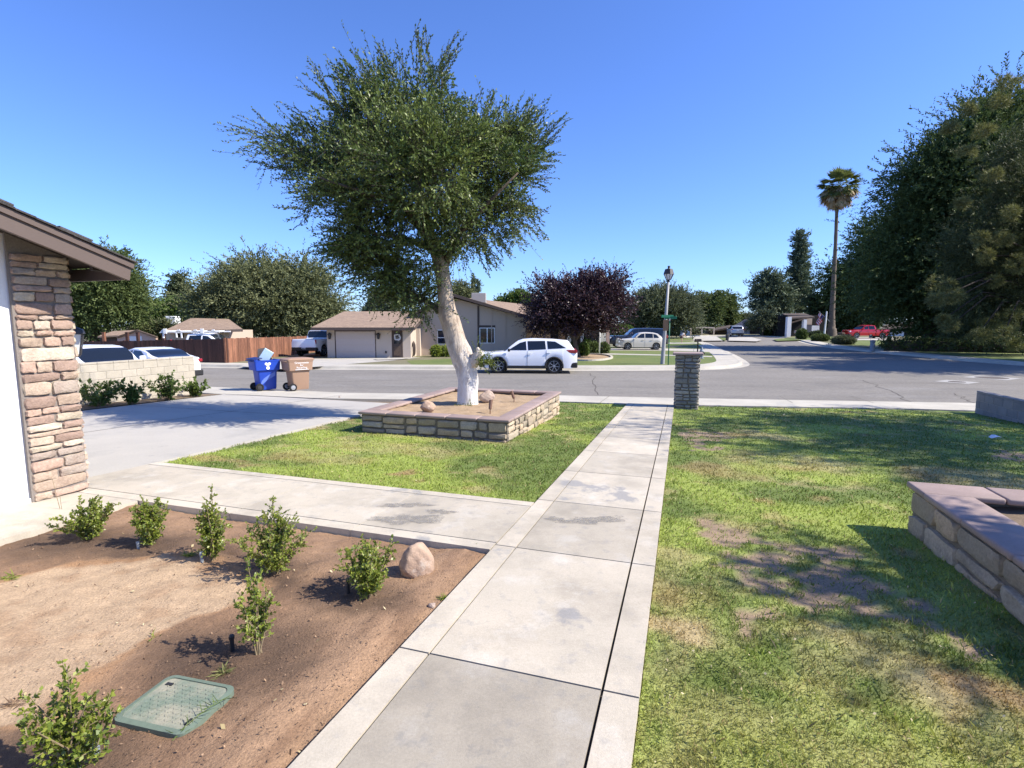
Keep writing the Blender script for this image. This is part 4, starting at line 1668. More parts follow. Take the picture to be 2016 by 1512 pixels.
def riser(label, px, py, m_, h=.07):
    t, s = yts(px, py, -.03)
    root = thing('sprinkler_riser', label, 'sprinkler', W(t, s, zbed(t, s)), 0, 'irrigation risers in the soil bed')
    b = MB()
    b.lathe([(.011, -.04), (.011, h)], 10)
    b.build('pipe', m_, root, smooth=True, angle=40)
    b = MB()
    b.lathe([(.014, h - .012), (.015, h + .004), (.011, h + .012), (0, h + .013)], 10)
    b.build('nozzle', M['black_plastic'] if m_ is not M['pvc_grey'] else M['pvc_grey'], root)


riser('grey riser in front of the second shrub from the column', 273, 1084, M['pvc_grey'], .05)
riser('grey riser in front of the narrow tall-tipped shrub', 398, 1112, M['pvc_grey'])
riser('black riser in the shade of the round shrub near the boulder', 686, 1172, M['black_plastic'], .09)
riser('black riser beside the lanky mid bed shrub', 458, 1286, M['black_plastic'], .08)
riser('grey riser at the foot of the yellowish corner shrub', 192, 1490, M['pvc_grey'], .08)


def weed(label, px, py, n_, L, seed, m_='leaf_box', up=.5, dz=-.03):
    t, s = yts(px, py, dz)
    r = np.random.default_rng(seed)
    c = np.zeros((n_, 3)) + r.normal(0, L * .25, (n_, 3)) * np.array([1, 1, .1])
    d = r.normal(size=(n_, 3))
    d[:, 2] = np.abs(d[:, 2]) * up
    d /= np.linalg.norm(d, axis=1)[:, None]
    o = quads_obj('weed', leafquads(c, d, L * r.uniform(.6, 1.3, n_), L * .11, r), M[m_])
    o.location = W(t, s, zbed(t, s) if s > -5.3 and s < -1.4 else -.01)
    return tag(o, label, 'weed', 'weeds in the soil bed')


weed('small grassy weed at the edge of the dry sand patch', 303, 1262, 14, .05, 1)
weed('low grey-green weed mat near the cross path', 668, 1085, 60, .035, 2, up=.2)
weed('green weed clump at the foot of the narrow shrub', 372, 1100, 80, .05, 3, up=.3)
weed('dry wiry weed clump below the lanky shrub', 440, 1330, 90, .055, 4, m_='leaf_needle', up=.3)
weed('small grass tuft where the path meets the walkway', 940, 1082, 60, .05, 5, up=.5)
weed('grass tuft against the walkway left edge in mid bed', 872, 1182, 70, .045, 6, up=.6)
weed('wiry weed at the left frame edge in the bed', 20, 1140, 60, .06, 7, up=.2)
weed('reddish dry weed at the left frame edge in the sand', 30, 1392, 60, .05, 8, m_='chips', up=.2)
# arching dry grass stems over the lid and yellow tipped stem by the column
b = MB()
r_ = random.Random(5)
t, s = yts(340, 1465, -.03)
o0 = W(t, s, zbed(t, s))
b.tube([(0, 0, 0), (.03, .05, .03), (.075, .13, .045), (.12, .22, .03)], [.0025, .002, .0015, .001], 4)
for i in range(24):
    k = i / 24
    p = Vector((.12 * k, .22 * k, .045 * math.sin(k * 2.6)))
    b.tube([p, p + Vector((r_.uniform(-.06, .06), r_.uniform(-.03, .05), r_.uniform(.0, .02)))], [.0018, .0008], 3)
o = b.build('weed', M['leaf_wall'])
o.location = o0
tag(o, 'wispy weed stem arching across the green lid', 'weed', 'weeds in the soil bed')
b = MB()
t, s = yts(122, 1012, -.03)
b.tube([(0, 0, 0), (-.03, 0, .18), (-.075, .02, .36)], [.003, .0025, .002], 5)
b.tube([(.012, 0, 0), (.0, 0, .12), (-.02, .02, .22)], [.003, .002, .002], 5)
b.lathe([(0, 0), (.007, .006), (0, .014)], 6, (-.075, .02, .36))
o = b.build('flower_stalk', M['twig'])
o.location = W(t, s, -.06)
tag(o, 'thin bare stalk with a yellow tip before the stone column', 'stalk')

# scrap paper on the lawn
p = yard(1958, 864)
b = MB()
b.add([(-.10, -.05, .01), (.0, -.07, .045), (.12, -.02, .02), (.09, .06, .03), (-.02, .05, .06), (-.09, .03, .02), (0, 0, .07)],
      [(0, 1, 6), (1, 2, 6), (2, 3, 6), (3, 4, 6), (4, 5, 6), (5, 0, 6)])
o = b.build('paper_scrap', M['paper'])
o.location = p + Vector((0, 0, .01))
tag(o, 'crumpled white paper scrap lying on the shaded lawn', 'litter')
p = yard(668, 783)
boulder('small dark pebble lying on the driveway', p + Vector((0, 0, .02)), (.03, .025, .02), 14, M['spot_metal'])

# ------------------------------------------------------------------ the white-trunked elm
ELM_Y = 11.0
eb = at(921, 806, ELM_Y)
eb.z = -.03
elm = thing('elm_tree', 'leaning tree with white painted trunk and dense dark crown in the planter', 'tree', eb)
tp = [(921, 812, 27), (921, 800, 23), (921, 775, 21.5), (921, 745, 21.5), (917, 720, 23), (908, 700, 24), (898, 672, 22), (890, 645, 21), (882, 620, 20), (878, 592, 17), (874, 560, 15), (870, 528, 15.5), (862, 500, 15), (850, 475, 14), (842, 455, 12), (838, 425, 9), (828, 380, 8), (815, 320, 6), (800, 250, 4), (790, 180, 2)]
pts, rad = [], []
for k in range(len(tp) - 1):
    for q in range(3):
        f = q / 3
        a, c = tp[k], tp[k + 1]
        px, py, rr = (a[i] * (1 - f) + c[i] * f for i in range(3))
        w_ = at(px, py, ELM_Y)
        pts.append(w_ - eb)
        rad.append(rr / 94.0 * .93)
b = MB()
b.tube(pts, rad, 20, wob=.06)
cl = lambda lst: [at(x, y, ELM_Y + dy) - eb for x, y, dy in lst]
b.tube(cl([(922, 722, 0), (938, 706, -.12), (944, 694, -.18), (940, 684, -.16)]), [.16, .13, .09, .02], 12, wob=.1)
b.build('trunk', M['bark_white'], elm, smooth=True)
b = MB()
for br, r0 in (([(872, 530, 0), (890, 490, .1), (920, 430, .3), (960, 360, .6)], .09), ([(874, 520, 0), (905, 460, -.3), (960, 400, -.8), (1020, 340, -1.0)], .07),
               ([(880, 625, 0), (850, 600, .1), (800, 570, .1), (760, 540, .0)], .08), ([(850, 475, 0), (800, 420, .3), (730, 350, .5), (650, 290, .7)], .08),
               ([(845, 460, 0), (790, 400, -.5), (720, 380, -1.0), (630, 350, -1.3)], .07), ([(838, 430, 0), (860, 330, .3), (870, 230, .5), (870, 130, .4)], .06),
               ([(870, 500, 0), (800, 470, -.3), (740, 460, -.5), (690, 450, -.5)], .06)):
    b.tube(cl(br), [r0, r0 * .75, r0 * .5, r0 * .2], 8)
b.build('limbs', M['bark'], elm, smooth=True)
rg = np.random.default_rng(42)
s94 = 1 / 94.0
bl = []
for (px, py, rx, ry, dy, rd) in ((800, 330, 165, 130, 0, 1.7), (700, 280, 120, 100, .5, 1.3), (760, 200, 120, 85, .0, 1.1), (860, 190, 60, 75, .2, .8), (940, 310, 125, 100, .2, 1.3),
                                 (1010, 330, 70, 70, -.4, 1.0), (640, 320, 90, 70, -.4, 1.1), (960, 420, 95, 70, .3, 1.1), (880, 440, 60, 55, -.8, .8), (720, 400, 110, 55, -.6, 1.2), (850, 330, 130, 110, -1.3, .9),
                                 (740, 470, 75, 55, -.2, .9), (790, 540, 60, 40, -.1, .6), (835, 590, 32, 32, -.1, .35), (700, 480, 50, 35, -.3, .5), (900, 470, 30, 40, -.35, .3), (1000, 260, 60, 45, .1, .8), (560, 270, 40, 30, 0, .5), (1045, 300, 40, 35, .0, .5), (715, 490, 70, 36, -.1, .7), (760, 520, 60, 36, .1, .6), (830, 500, 40, 40, -.4, .4)):
    c = at(px, py, ELM_Y + dy) - eb
    bl.append((c.x, c.y, c.z, rx * s94, rd, ry * s94))
EA, EB = (.066, .106, .030), (.19, .24, .066)
TW = []
q_, c_ = clumps(rg, bl, 350, .37, 19, .55, 17, .062, .031, up=.28, droop=.12, jit=.30, surf=.8, outw=.8, tints=(EA, EB), tw=TW)
Q, CC = [q_], [c_]
low = []
for (px, py, rx, ry, dy) in ((730, 500, 75, 34, -.1), (780, 540, 62, 36, .0), (830, 585, 36, 34, -.05), (690, 478, 45, 30, -.2), (845, 500, 45, 34, -.5), (905, 470, 40, 34, -.4), (770, 575, 40, 24, .1)):
    c = at(px, py, ELM_Y + dy) - eb
    low.append((c.x, c.y, c.z, rx * s94, rx * s94 * .8, ry * s94))
q_, c_ = clumps(rg, low, 62, .28, 17, .45, 16, .060, .031, up=.12, droop=.2, jit=.35, surf=.9, outw=.7, tints=(EA, EB), tw=TW)
Q.append(q_)
CC.append(c_)
q_ = shoots(rg, [(x, y, z, a * .72, b_ * .7, c * .72) for x, y, z, a, b_, c in bl], 750, .5, 12, .08, .045, up=.2, jit=.8, surf=.9)
Q.append(q_)
CC.append(np.repeat(np.array([EA]), len(q_), 0))
# long shoots that give the crown its ragged outline
tips = [(458, 228, 610, 300), (470, 250, 600, 310), (496, 212, 580, 290), (492, 300, 610, 330), (500, 318, 610, 345), (548, 200, 640, 270), (540, 352, 640, 360), (556, 380, 650, 380), (590, 442, 630, 370), (600, 145, 690, 230), (606, 118, 680, 220), (600, 172, 690, 240),
        (640, 108, 710, 200), (668, 118, 720, 190), (692, 100, 740, 190), (736, 74, 770, 160), (745, 95, 775, 170), (790, 98, 800, 170), (826, 42, 830, 150), (836, 52, 835, 150), (822, 60, 828, 150), (904, 64, 850, 170), (884, 80, 845, 170), (906, 90, 860, 170), (890, 150, 860, 190),
        (946, 184, 930, 260), (968, 176, 950, 260), (996, 200, 960, 270), (1042, 198, 1000, 270), (1056, 210, 1000, 280), (1076, 218, 1010, 290), (1124, 234, 1040, 290), (1112, 244, 1040, 300), (1096, 272, 1030, 310), (1100, 300, 1030, 310), (1092, 328, 1020, 320), (1098, 350, 1010, 350), (1084, 362, 1010, 360),
        (1078, 420, 1020, 390), (1070, 438, 1020, 400), (1076, 472, 1010, 400), (1060, 465, 1000, 410), (990, 520, 950, 460), (976, 530, 940, 465), (956, 500, 930, 460), (1006, 500, 960, 450), (1046, 412, 1000, 390), (960, 540, 935, 470),
        (616, 460, 690, 460), (612, 486, 690, 480), (640, 430, 700, 440), (624, 505, 690, 495), (680, 540, 740, 510), (706, 560, 760, 540), (716, 590, 790, 560), (690, 520, 740, 500), (736, 600, 800, 570), (796, 615, 820, 585), (770, 612, 815, 580), (840, 625, 842, 590), (662, 570, 730, 535),
        (580, 230, 650, 290), (520, 270, 610, 310), (530, 330, 620, 340), (560, 300, 630, 320), (1060, 260, 1000, 290), (640, 380, 690, 390)]
b0, ax, ls = [], [], []
for (tx, ty, bx, by) in tips:
    for rep in range(5):
        dy = rg.uniform(-.5, .6)
        a = np.array(at(bx + rg.normal(0, 12), by + rg.normal(0, 12), ELM_Y + dy) - eb)
        k = rg.uniform(.72, 1.0) if rep else 1.0
        c = np.array(at(bx + (tx - bx) * k + (rg.normal(0, 9) if rep else 0), by + (ty - by) * k + (rg.normal(0, 9) if rep else 0), ELM_Y + dy + rg.uniform(-.25, .25)) - eb)
        v = c - a
        l_ = np.linalg.norm(v)
        b0.append(a); ax.append(v / l_); ls.append(l_)
b0, ax, ls = np.array(b0), np.array(ax), np.array(ls)
q_ = along(rg, b0, ax, ls, 30, .060, .030, .0, .8)
Q.append(q_)
CC.append(np.repeat(np.array([(.09, .125, .038)]), len(q_), 0))
quads_obj('crown', np.concatenate(Q), M['leaf_elm'], elm, col_attr=np.concatenate(CC))
quads_obj('twigs', np.concatenate([twigs(b0, ax, ls, 0.0, .004)] + TW), M['bark_dk'], elm)
# water shoots on the burl and at the foot
bs = [(*(at(948, 705, ELM_Y - .2) - eb), .10, .10, .14), (*(at(960, 712, ELM_Y - .2) - eb), .16, .12, .07)]
Q = [shoots(rg, bs, 70, .26, 14, .040, .018, up=.1, jit=.5, surf=.8)]
fb, fa, fl = [], [], []
for (tx, ty) in ((990, 712), (984, 722), (975, 690), (968, 700), (930, 672), (942, 662), (980, 705), (962, 735), (950, 672)):
    a, c = np.array(at(940, 705, ELM_Y - .2) - eb), np.array(at(tx, ty, ELM_Y - .25) - eb)
    v = c - a
    fb.append(a); fl.append(np.linalg.norm(v)); fa.append(v / fl[-1])
Q.append(along(rg, np.array(fb), np.array(fa), np.array(fl), 22, .04, .018, .0, .8))
bs = [(*(at(908, 800, ELM_Y - .28) - eb), .15, .06, .05), (*(at(925, 800, ELM_Y - .3) - eb), .08, .05, .08)]
Q.append(shoots(rg, bs, 40, .14, 9, .035, .015, up=.4, jit=.6))
quads_obj('water_shoots', np.concatenate(Q), M['leaf_elm_lt'], elm)
# ------------------------------------------------------------------ wheeled bins
def text_mesh(s, size, m_, parent, name='lettering', align='CENTER', matrix=None, ext=.002):
    cu = bpy.data.curves.new('text', 'FONT')
    cu.body = s
    cu.size = size
    cu.align_x = align
    cu.align_y = 'CENTER'
    cu.extrude = ext
    cu.space_line = .85
    to = bpy.data.objects.new('text', cu)
    col.objects.link(to)
    dg = bpy.context.evaluated_depsgraph_get()
    me = bpy.data.meshes.new_from_object(to.evaluated_get(dg))
    bpy.data.objects.remove(to)
    me.materials.clear()
    me.materials.append(m_)
    if matrix is not None:
        me.transform(matrix)
    me.name = name
    o = bpy.data.objects.new(name, me)
    return link(o, parent)


def bin_(label, px, py, body_m, lid_m, closed, rz):
    p = yard(px, py, .014)
    root = thing('wheeled_bin', label, 'bin', p, rz, 'wheelie bins at the kerb')
    b = MB()

    def ring(w, d, z, y0=0.0, r=.05):
        return [(x, y + y0, z) for x, y in rrect(w / 2, d / 2, r, 4)]
    rs_ = [ring(.44, .50, .04, .03), ring(.47, .54, .10, .02), ring(.53, .60, .62, .01), ring(.545, .615, .66, .01), ring(.66, .78, .69, 0), ring(.69, .83, .98, 0), ring(.71, .86, .985, 0), ring(.71, .86, 1.02, 0), ring(.64, .78, 1.02, 0), ring(.60, .74, .75, 0)]
    n = len(rs_[0])
    vs = sum(rs_, [])
    fs = [(a * n + i, a * n + (i + 1) % n, (a + 1) * n + (i + 1) % n, (a + 1) * n + i) for a in range(len(rs_) - 1) for i in range(n)]
    fs += [tuple(range(n))[::-1], tuple((len(rs_) - 1) * n + i for i in range(n))]
    b.add(vs, fs)
    bo = b.build('body', body_m, root, smooth=True, angle=35)
    b = MB()
    if closed:
        rs2 = [ring(.73, .90, 1.022, .01), ring(.735, .905, 1.05, .01), ring(.66, .80, 1.085, .02), ring(.40, .5, 1.10, .02)]
        vs = sum(rs2, [])
        fs = [(a * n + i, a * n + (i + 1) % n, (a + 1) * n + (i + 1) % n, (a + 1) * n + i) for a in range(3) for i in range(n)]
        fs += [tuple(3 * n + i for i in range(n)), tuple(range(n))[::-1]]
        b.add(vs, fs)
    else:
        b.rbox((-.05, -.30, 1.065), (.70, .30, .035), bev=.012, mat=Euler((R(8), 0, 0)).to_matrix())
    b.build('lid', lid_m, root, smooth=True, angle=35)
    b = MB()
    b.tube([(-.31, -.36, .99), (-.31, -.47, 1.0), (.31, -.47, 1.0), (.31, -.36, .99)], .017, 8)
    b.build('handle', M['bin_blue_dk'] if body_m is M['bin_blue'] else M['bin_brown'], root, smooth=True)
    b = MB()
    b.tube([(-.30, -.26, .13), (.30, -.26, .13)], .014, 6)
    b.build('axle', M['black_plastic'], root)
    for sx in (-1, 1):
        b = MB()
        b.lathe([(.03, -.03), (.12, -.03), (.13, -.015), (.13, .015), (.12, .03), (.09, .034), (.085, .02), (.03, .024)], 20, (sx * .27, -.27, .13), Matrix.Rotation(math.pi / 2, 3, 'Y'))
        w = b.build('wheel', M['tyre'], root, smooth=True, angle=40)
        b = MB()
        b.lathe([(0, -.036), (.075, -.03), (.075, .03), (0, .037)], 14, (sx * .27, -.27, .13), Matrix.Rotation(math.pi / 2, 3, 'Y'))
        b.build('hub', M['rim_dark'] if body_m is M['bin_blue'] else M['rim'], w)
    return root


b1 = bin_('blue recycling bin with cardboard sticking out of the open top', 523, 768, M['bin_blue'], M['bin_blue_dk'], False, R(-46))
b2 = bin_('tan brown bin with closed lid and white lettering', 587, 768, M['bin_brown'], M['bin_brown'], True, R(-46))
sideM = Matrix.Translation((.345, 0.02, .86)) @ Matrix.Rotation(R(90), 4, 'Z') @ Matrix.Rotation(R(90), 4, 'X')
text_mesh('Greenwaste\nfor\nRecycling', .095, M['white_print'], b2, matrix=sideM @ Matrix.Translation((0, .0, .0)))
b = MB()
b.box((.343, .02, .715), (.006, .44, .016))
b.build('print_line', M['white_print'], b2)
b = MB()
for (yy, zz, rr) in ((-.055, .90, .045), (.045, .90, .045), (-.005, .845, .04), (-.005, .765, .055)):
    b.lathe([(rr, -.004), (rr, .004)], 14, (.345, yy, zz), Matrix.Rotation(math.pi / 2, 3, 'Y'))
b.build('recycling_emblem', M['white_print'], b1)
b = MB()
pts = []
for i in range(13):
    f = i / 12
    pts.append((.255 + .02 * f, -.22 + .46 * f, .27 + .36 * f ** .6))
top = pts + [(x, y, z - .13) for x, y, z in pts[::-1]]
k = len(pts)
b.add([(x + .0, y, z) for x, y, z in pts] + [(x - .0, y, z - .14) for x, y, z in pts], [(i, i + 1, k + i + 1, k + i) for i in range(k - 1)])
b.build('stripe', M['bin_swoosh'], b1)
b = MB()
b.box((0, 0, .13), (.34, .012, .42), mat=Euler((R(-14), R(-10), 0)).to_matrix())
b.box((0.0, .22, .10), (.34, .012, .36), mat=Euler((R(12), R(-10), 0)).to_matrix())
o = b.build('cardboard_box', M['card'])
q = b1.location
o.location = Vector(q) + Vector((-.10, .06, 1.06))
o.rotation_euler = (0, 0, R(-20))
tag(o, 'flattened brown cardboard sticking out of the blue bin', 'box')
b = MB()
b.rbox((0, 0, .12), (.30, .10, .42), bev=.006, seg=1, mat=Euler((0, R(33), 0)).to_matrix())
o = b.build('carton', M['card_blue'])
o.location = Vector(q) + Vector((.10, -.06, 1.03))
o.rotation_euler = (0, 0, R(12))
tag(o, 'pale blue carton tilted in the top of the blue bin', 'box')


# ------------------------------------------------------------------ vehicles
def lin(pts, x):
    if x <= pts[0][0]:
        return pts[0][1]
    for (a, za), (c, zc) in zip(pts[:-1], pts[1:]):
        if x <= c:
            f = (x - a) / (c - a + 1e-9)
            return za + (zc - za) * f
    return pts[-1][1]


def vehicle(name, label, cat, loc, heading, sp, paint, group=None, clad=False, detail=True):
    root = thing(name, label, cat, loc, heading, group)
    L, Wd, zb = sp['L'], sp['W'], sp['zb']
    belt, roof = sp['belt'], sp['roof']
    xf, xr, Rw = sp['wheels']
    Ra = Rw * 1.17
    tum = sp.get('tumble', .35)
    xs = list(np.linspace(-L / 2, L / 2, 40))
    for xw in (xf, xr):
        xs += [xw + Ra * math.cos(a) for a in np.linspace(0, math.pi, 15)]
    xs += [p[0] for p in belt] + [p[0] for p in roof]
    xs = sorted(set(round(min(max(x, -L / 2), L / 2), 4) for x in xs))

    def hw(x):
        e = max(0, (abs(x) - (L / 2 - .75)) / .75)
        return Wd / 2 * (1 - sp.get('nose', .13) * e ** 2.2)

    def sec(x):
        w = hw(x)
        b_ = lin(belt, x)
        r_ = max(lin(roof, x), b_)
        zo = zb
        for xw in (xf, xr):
            d = abs(x - xw)
            if d < Ra:
                zo = max(zo, Rw + math.sqrt(Ra * Ra - d * d) * 1.0)
        zo = min(zo, b_ - .08)
        e = max(0, (abs(x) - (L / 2 - .25)) / .25)
        zbb = zb + .10 * e
        zo = max(zo, zbb)
        h = r_ - b_
        f = min(h / .25, 1)
        l = lambda a, c: a + (c - a) * f
        yt = .955 * w - tum * h
        return [(0, zbb), (.6 * w, zbb), (.6 * w, zo), (.975 * w, zo), (w, zo + .35 * (b_ - zo)), (.995 * w, zo + .72 * (b_ - zo)), (.955 * w, b_),
                (l(.93 * w, .955 * w - .5 * tum * h), b_ + l(.012, .5 * h)), (l(.86 * w, yt), b_ + l(.02, h - .05)), (l(.62 * w, yt - .10), b_ + l(.03, h - .006)), (0, b_ + l(.04, h + .012))]

    def yat(x, z):
        s_ = sec(x)[6:9]
        for (y0, z0), (y1, z1) in zip(s_[:-1], s_[1:]):
            if z <= z1:
                return y0 + (y1 - y0) * (z - z0) / (z1 - z0 + 1e-6)
        return s_[-1][0]
    b = MB()
    S = [sec(x) for x in xs]
    k = len(S[0])
    n2 = 2 * k - 2
    vs = []
    for x, s_ in zip(xs, S):
        full = s_ + [(-y, z) for y, z in s_[-2:0:-1]]
        vs += [(x, y, z) for y, z in full]
    fs = []
    for i in range(len(xs) - 1):
        for j in range(n2):
            j2 = (j + 1) % n2
            fs.append((i * n2 + j, (i + 1) * n2 + j, (i + 1) * n2 + j2, i * n2 + j2))
    fs.append(tuple(range(n2)))
    fs.append(tuple((len(xs) - 1) * n2 + j for j in range(n2))[::-1])
    b.add(vs, fs)
    b.build('body', paint, root, smooth=True, angle=38)
    # glass
    for poly in sp.get('side', []):
        for sg in (-1, 1):
            P = []
            m_ = len(poly)
            dense = []
            for i in range(m_):
                a, c = poly[i], poly[(i + 1) % m_]
                for q in range(4):
                    dense.append((a[0] + (c[0] - a[0]) * q / 4, a[1] + (c[1] - a[1]) * q / 4))
            b = MB()
            cx, cz = sum(p[0] for p in dense) / len(dense), sum(p[1] for p in dense) / len(dense)
            vs = [(x, sg * (yat(x, z) + .010), z) for x, z in dense] + [(cx, sg * (yat(cx, cz) + .012), cz)]
            b.add(vs, [(i, (i + 1) % len(dense), len(dense)) for i in range(len(dense))])
            b.build('side_window', M['glass_blue'], root)
    for nm in ('screen', 'rear'):
        if nm in sp:
            x1, x2 = sp[nm]
            b = MB()
            vs, fs = [], []
            for i in range(7):
                x = x1 + (x2 - x1) * i / 6
                s_ = sec(x)
                ye = s_[9][0] * 1.06
                for j in range(9):
                    kx = -1 + 2 * j / 8
                    z = s_[10][1] + (s_[9][1] - s_[10][1]) * abs(kx) + .012
                    vs.append((x + (.008 if nm == 'screen' else -.008), kx * ye, z))
            for i in range(6):
                for j in range(8):
                    a = i * 9 + j
                    fs.append((a, a + 1, a + 10, a + 9))
            b.add(vs, fs)
            b.build('windscreen' if nm == 'screen' else 'rear_window', M['glass_blue'], root, smooth=True)
    # wheels
    for xw in (xf, xr):
        for sg in (-1, 1):
            yw = sg * (hw(xw) - .115)
            m_ = Matrix.Rotation(sg * -math.pi / 2, 3, 'X')
            b = MB()
            b.lathe([(.05, -.10), (Rw * .93, -.11), (Rw, -.085), (Rw, .085), (Rw * .93, .11), (Rw * .70, .105), (Rw * .68, .05), (.05, .05)], 28, (xw, yw, Rw), m_)
            wo = b.build('wheel', M['tyre'], root, smooth=True, angle=40)
            b = MB()
            b.lathe([(Rw * .69, .06), (Rw * .70, .108), (Rw * .665, .108), (Rw * .655, .07)], 28, (xw, yw, Rw), m_, caps=False)
            for q in range(sp.get('spokes', 7)):
                a = 2 * math.pi * q / sp.get('spokes', 7) + .3
                mm = m_ @ Matrix.Rotation(a, 3, 'Z')
                b.box(Vector((xw, yw, Rw)) + mm @ Vector((Rw * .34, 0, .092)), (Rw * .66, Rw * .075, .02), mat=mm)
            b.lathe([(Rw * .15, .08), (Rw * .14, .108), (0, .11)], 12, (xw, yw, Rw), m_)
            b.build('rim', M['rim'], wo)
            if clad or sp.get('archlip', True):
                b = MB()
                arc = [(xw + Ra * .99 * math.cos(a), sg * (hw(xw) * .985), Rw + Ra * .99 * math.sin(a)) for a in np.linspace(-.25, math.pi + .25, 18)]
                b.tube(arc, .045 if clad else .02, 6)
                b.build('wheel_arch', M['black_plastic'] if clad else paint, root, smooth=True)
            b = MB()
            b.box((xw, sg * (hw(xw) * .6 - .04), Rw + .05), (Ra * 1.9, .05, Rw * 1.6))
            b.build('wheel_well', M['black_plastic'], root)
    for sg in (-1, 1):
        if clad:
            b = MB()
            b.rbox(((xf + xr) / 2, sg * (Wd / 2 - .03), zb + .05), (xf - xr - 2 * Ra + .06, .07, .15), bev=.02)
            b.build('sill', M['black_plastic'], root)
        if detail:
            for xd in sp.get('handles', []):
                b = MB()
                b.rbox((xd, sg * (hw(xd) + .01), lin(belt, xd) - .12), (.2, .03, .035), bev=.01)
                b.build('door_handle', paint, root)
            for xd in sp.get('seams', []):
                b = MB()
                s_ = sec(xd)
                b.tube([(xd, sg * (s_[3][0] + .004), s_[3][1] + .06), (xd, sg * (s_[4][0] + .003), s_[4][1]), (xd, sg * (s_[5][0] + .003), s_[5][1]), (xd, sg * (s_[6][0] + .003), s_[6][1])], .005, 4)
                b.build('door_seam', M['black_plastic'], root)
            xm = sp.get('mirror')
            if xm:
                b = MB()
                b.rbox((xm, sg * (hw(xm) + .10), lin(belt, xm) + .09), (.12, .20, .15), bev=.04)
                b.build('wing_mirror', paint if not clad else M['black_plastic'], root, smooth=True)
        # lights
        zt = sp.get('tail', (.95, .16, .30))
        b = MB()
        xl_ = -L / 2 + zt[2] / 2 + .01
        b.rbox((xl_, sg * (hw(xl_) * .985 - .085), zt[0]), (zt[2], .20, zt[1]), bev=.03)
        b.build('tail_light', M['tail_red'], root)
        zh = sp.get('head', (.85, .13, .34))
        b = MB()
        xh_ = L / 2 - zh[2] / 2 - .02
        b.rbox((xh_, sg * (hw(xh_) * .97 - .13), zh[0]), (zh[2], .27, zh[1]), bev=.04)
        b.build('headlight', M['lamp_clear'], root)
    b = MB()
    b.rbox((-L / 2 + .22, 0, zb + .15), (.48, 2 * hw(-L / 2 + .3) * .985, .27), bev=.05)
    b.build('rear_bumper', M['black_plastic'] if sp.get('darkbump', True) else paint, root)
    b = MB()
    b.rbox((L / 2 - .22, 0, zb + .13), (.46, 2 * hw(L / 2 - .3) * .985, .20), bev=.05)
    b.build('front_bumper', M['black_plastic'] if sp.get('darkbump', True) else paint, root)
    b = MB()
    b.rbox((L / 2 - .03, 0, zh[0] - .06), (.06, Wd * .5, .16), bev=.02)
    b.build('grille', M['black_plastic'], root)
    b = MB()
    b.box((-L / 2 - .005, 0, sp.get('plate', .85)), (.03, .32, .16))
    b.build('number_plate', M['plate'], root)
    return root


SUV = dict(L=4.9, W=1.92, zb=.27, wheels=(1.48, -1.31, .375), tumble=.33,
           belt=[(-2.45, .98), (-2.40, 1.12), (-2.1, 1.20), (-1.2, 1.17), (1.05, 1.07), (1.30, 1.06), (2.0, .98), (2.33, .87), (2.45, .66)],
           roof=[(-2.38, 1.15), (-2.05, 1.57), (-1.98, 1.63), (-1.2, 1.70), (-.2, 1.73), (.30, 1.69), (.62, 1.58), (1.28, 1.07)],
           side=[[(.98, 1.16), (.40, 1.52), (.10, 1.60), (.06, 1.16)], [(-.02, 1.16), (.02, 1.605), (-.85, 1.62), (-.90, 1.21)], [(-1.0, 1.22), (-.95, 1.61), (-1.35, 1.585), (-1.90, 1.27)]],
           screen=(1.22, .52), rear=(-2.36, -2.07), handles=[-.10, -1.02], seams=[.02, -.92], mirror=.93, tail=(1.10, .17, .55), head=(.86, .13, .45), plate=.98, spokes=7)
PT = dict(L=4.29, W=1.70, zb=.24, wheels=(1.28, -1.30, .33), tumble=.30, nose=.2,
          belt=[(-2.14, .72), (-2.05, .86), (-1.7, 1.0), (.62, 1.03), (.85, 1.03), (1.6, .93), (2.0, .80), (2.14, .55)],
          roof=[(-2.1, .85), (-1.75, 1.25), (-1.45, 1.47), (-1.1, 1.56), (-.5, 1.60), (0, 1.58), (.25, 1.50), (.82, 1.03)],
          side=[[(.58, 1.09), (.08, 1.44), (-.22, 1.48), (-.22, 1.09)], [(-.30, 1.09), (-.30, 1.49), (-.98, 1.47), (-.98, 1.09)], [(-1.06, 1.09), (-1.04, 1.46), (-1.30, 1.38), (-1.52, 1.14), (-1.5, 1.09)]],
          screen=(.78, .28), rear=(-2.0, -1.55), handles=[-.10, -.85], seams=[-.25, .75], mirror=.55, tail=(.88, .30, .14), head=(.72, .18, .25), plate=.6, spokes=6, darkbump=False)
BIGSUV = dict(L=5.7, W=2.0, zb=.36, wheels=(1.85, -1.75, .40), tumble=.22, nose=.07,
              belt=[(-2.85, 1.05), (-2.8, 1.2), (1.0, 1.22), (1.2, 1.22), (2.55, 1.15), (2.82, 1.02), (2.85, .7)],
              roof=[(-2.84, 1.3), (-2.65, 1.90), (-1.0, 1.95), (.2, 1.93), (.5, 1.85), (1.2, 1.22)],
              side=[[(.95, 1.28), (.45, 1.75), (.05, 1.80), (.05, 1.28)], [(-.05, 1.28), (-.05, 1.81), (-1.1, 1.82), (-1.1, 1.28)], [(-1.2, 1.28), (-1.2, 1.82), (-2.5, 1.80), (-2.6, 1.28)]],
              screen=(1.15, .52), rear=(-2.82, -2.66), mirror=.95, handles=[-.0, -1.1], seams=[.0, -1.1], head=(.98, .2, .2), tail=(1.1, .3, .2), plate=.95, spokes=5)
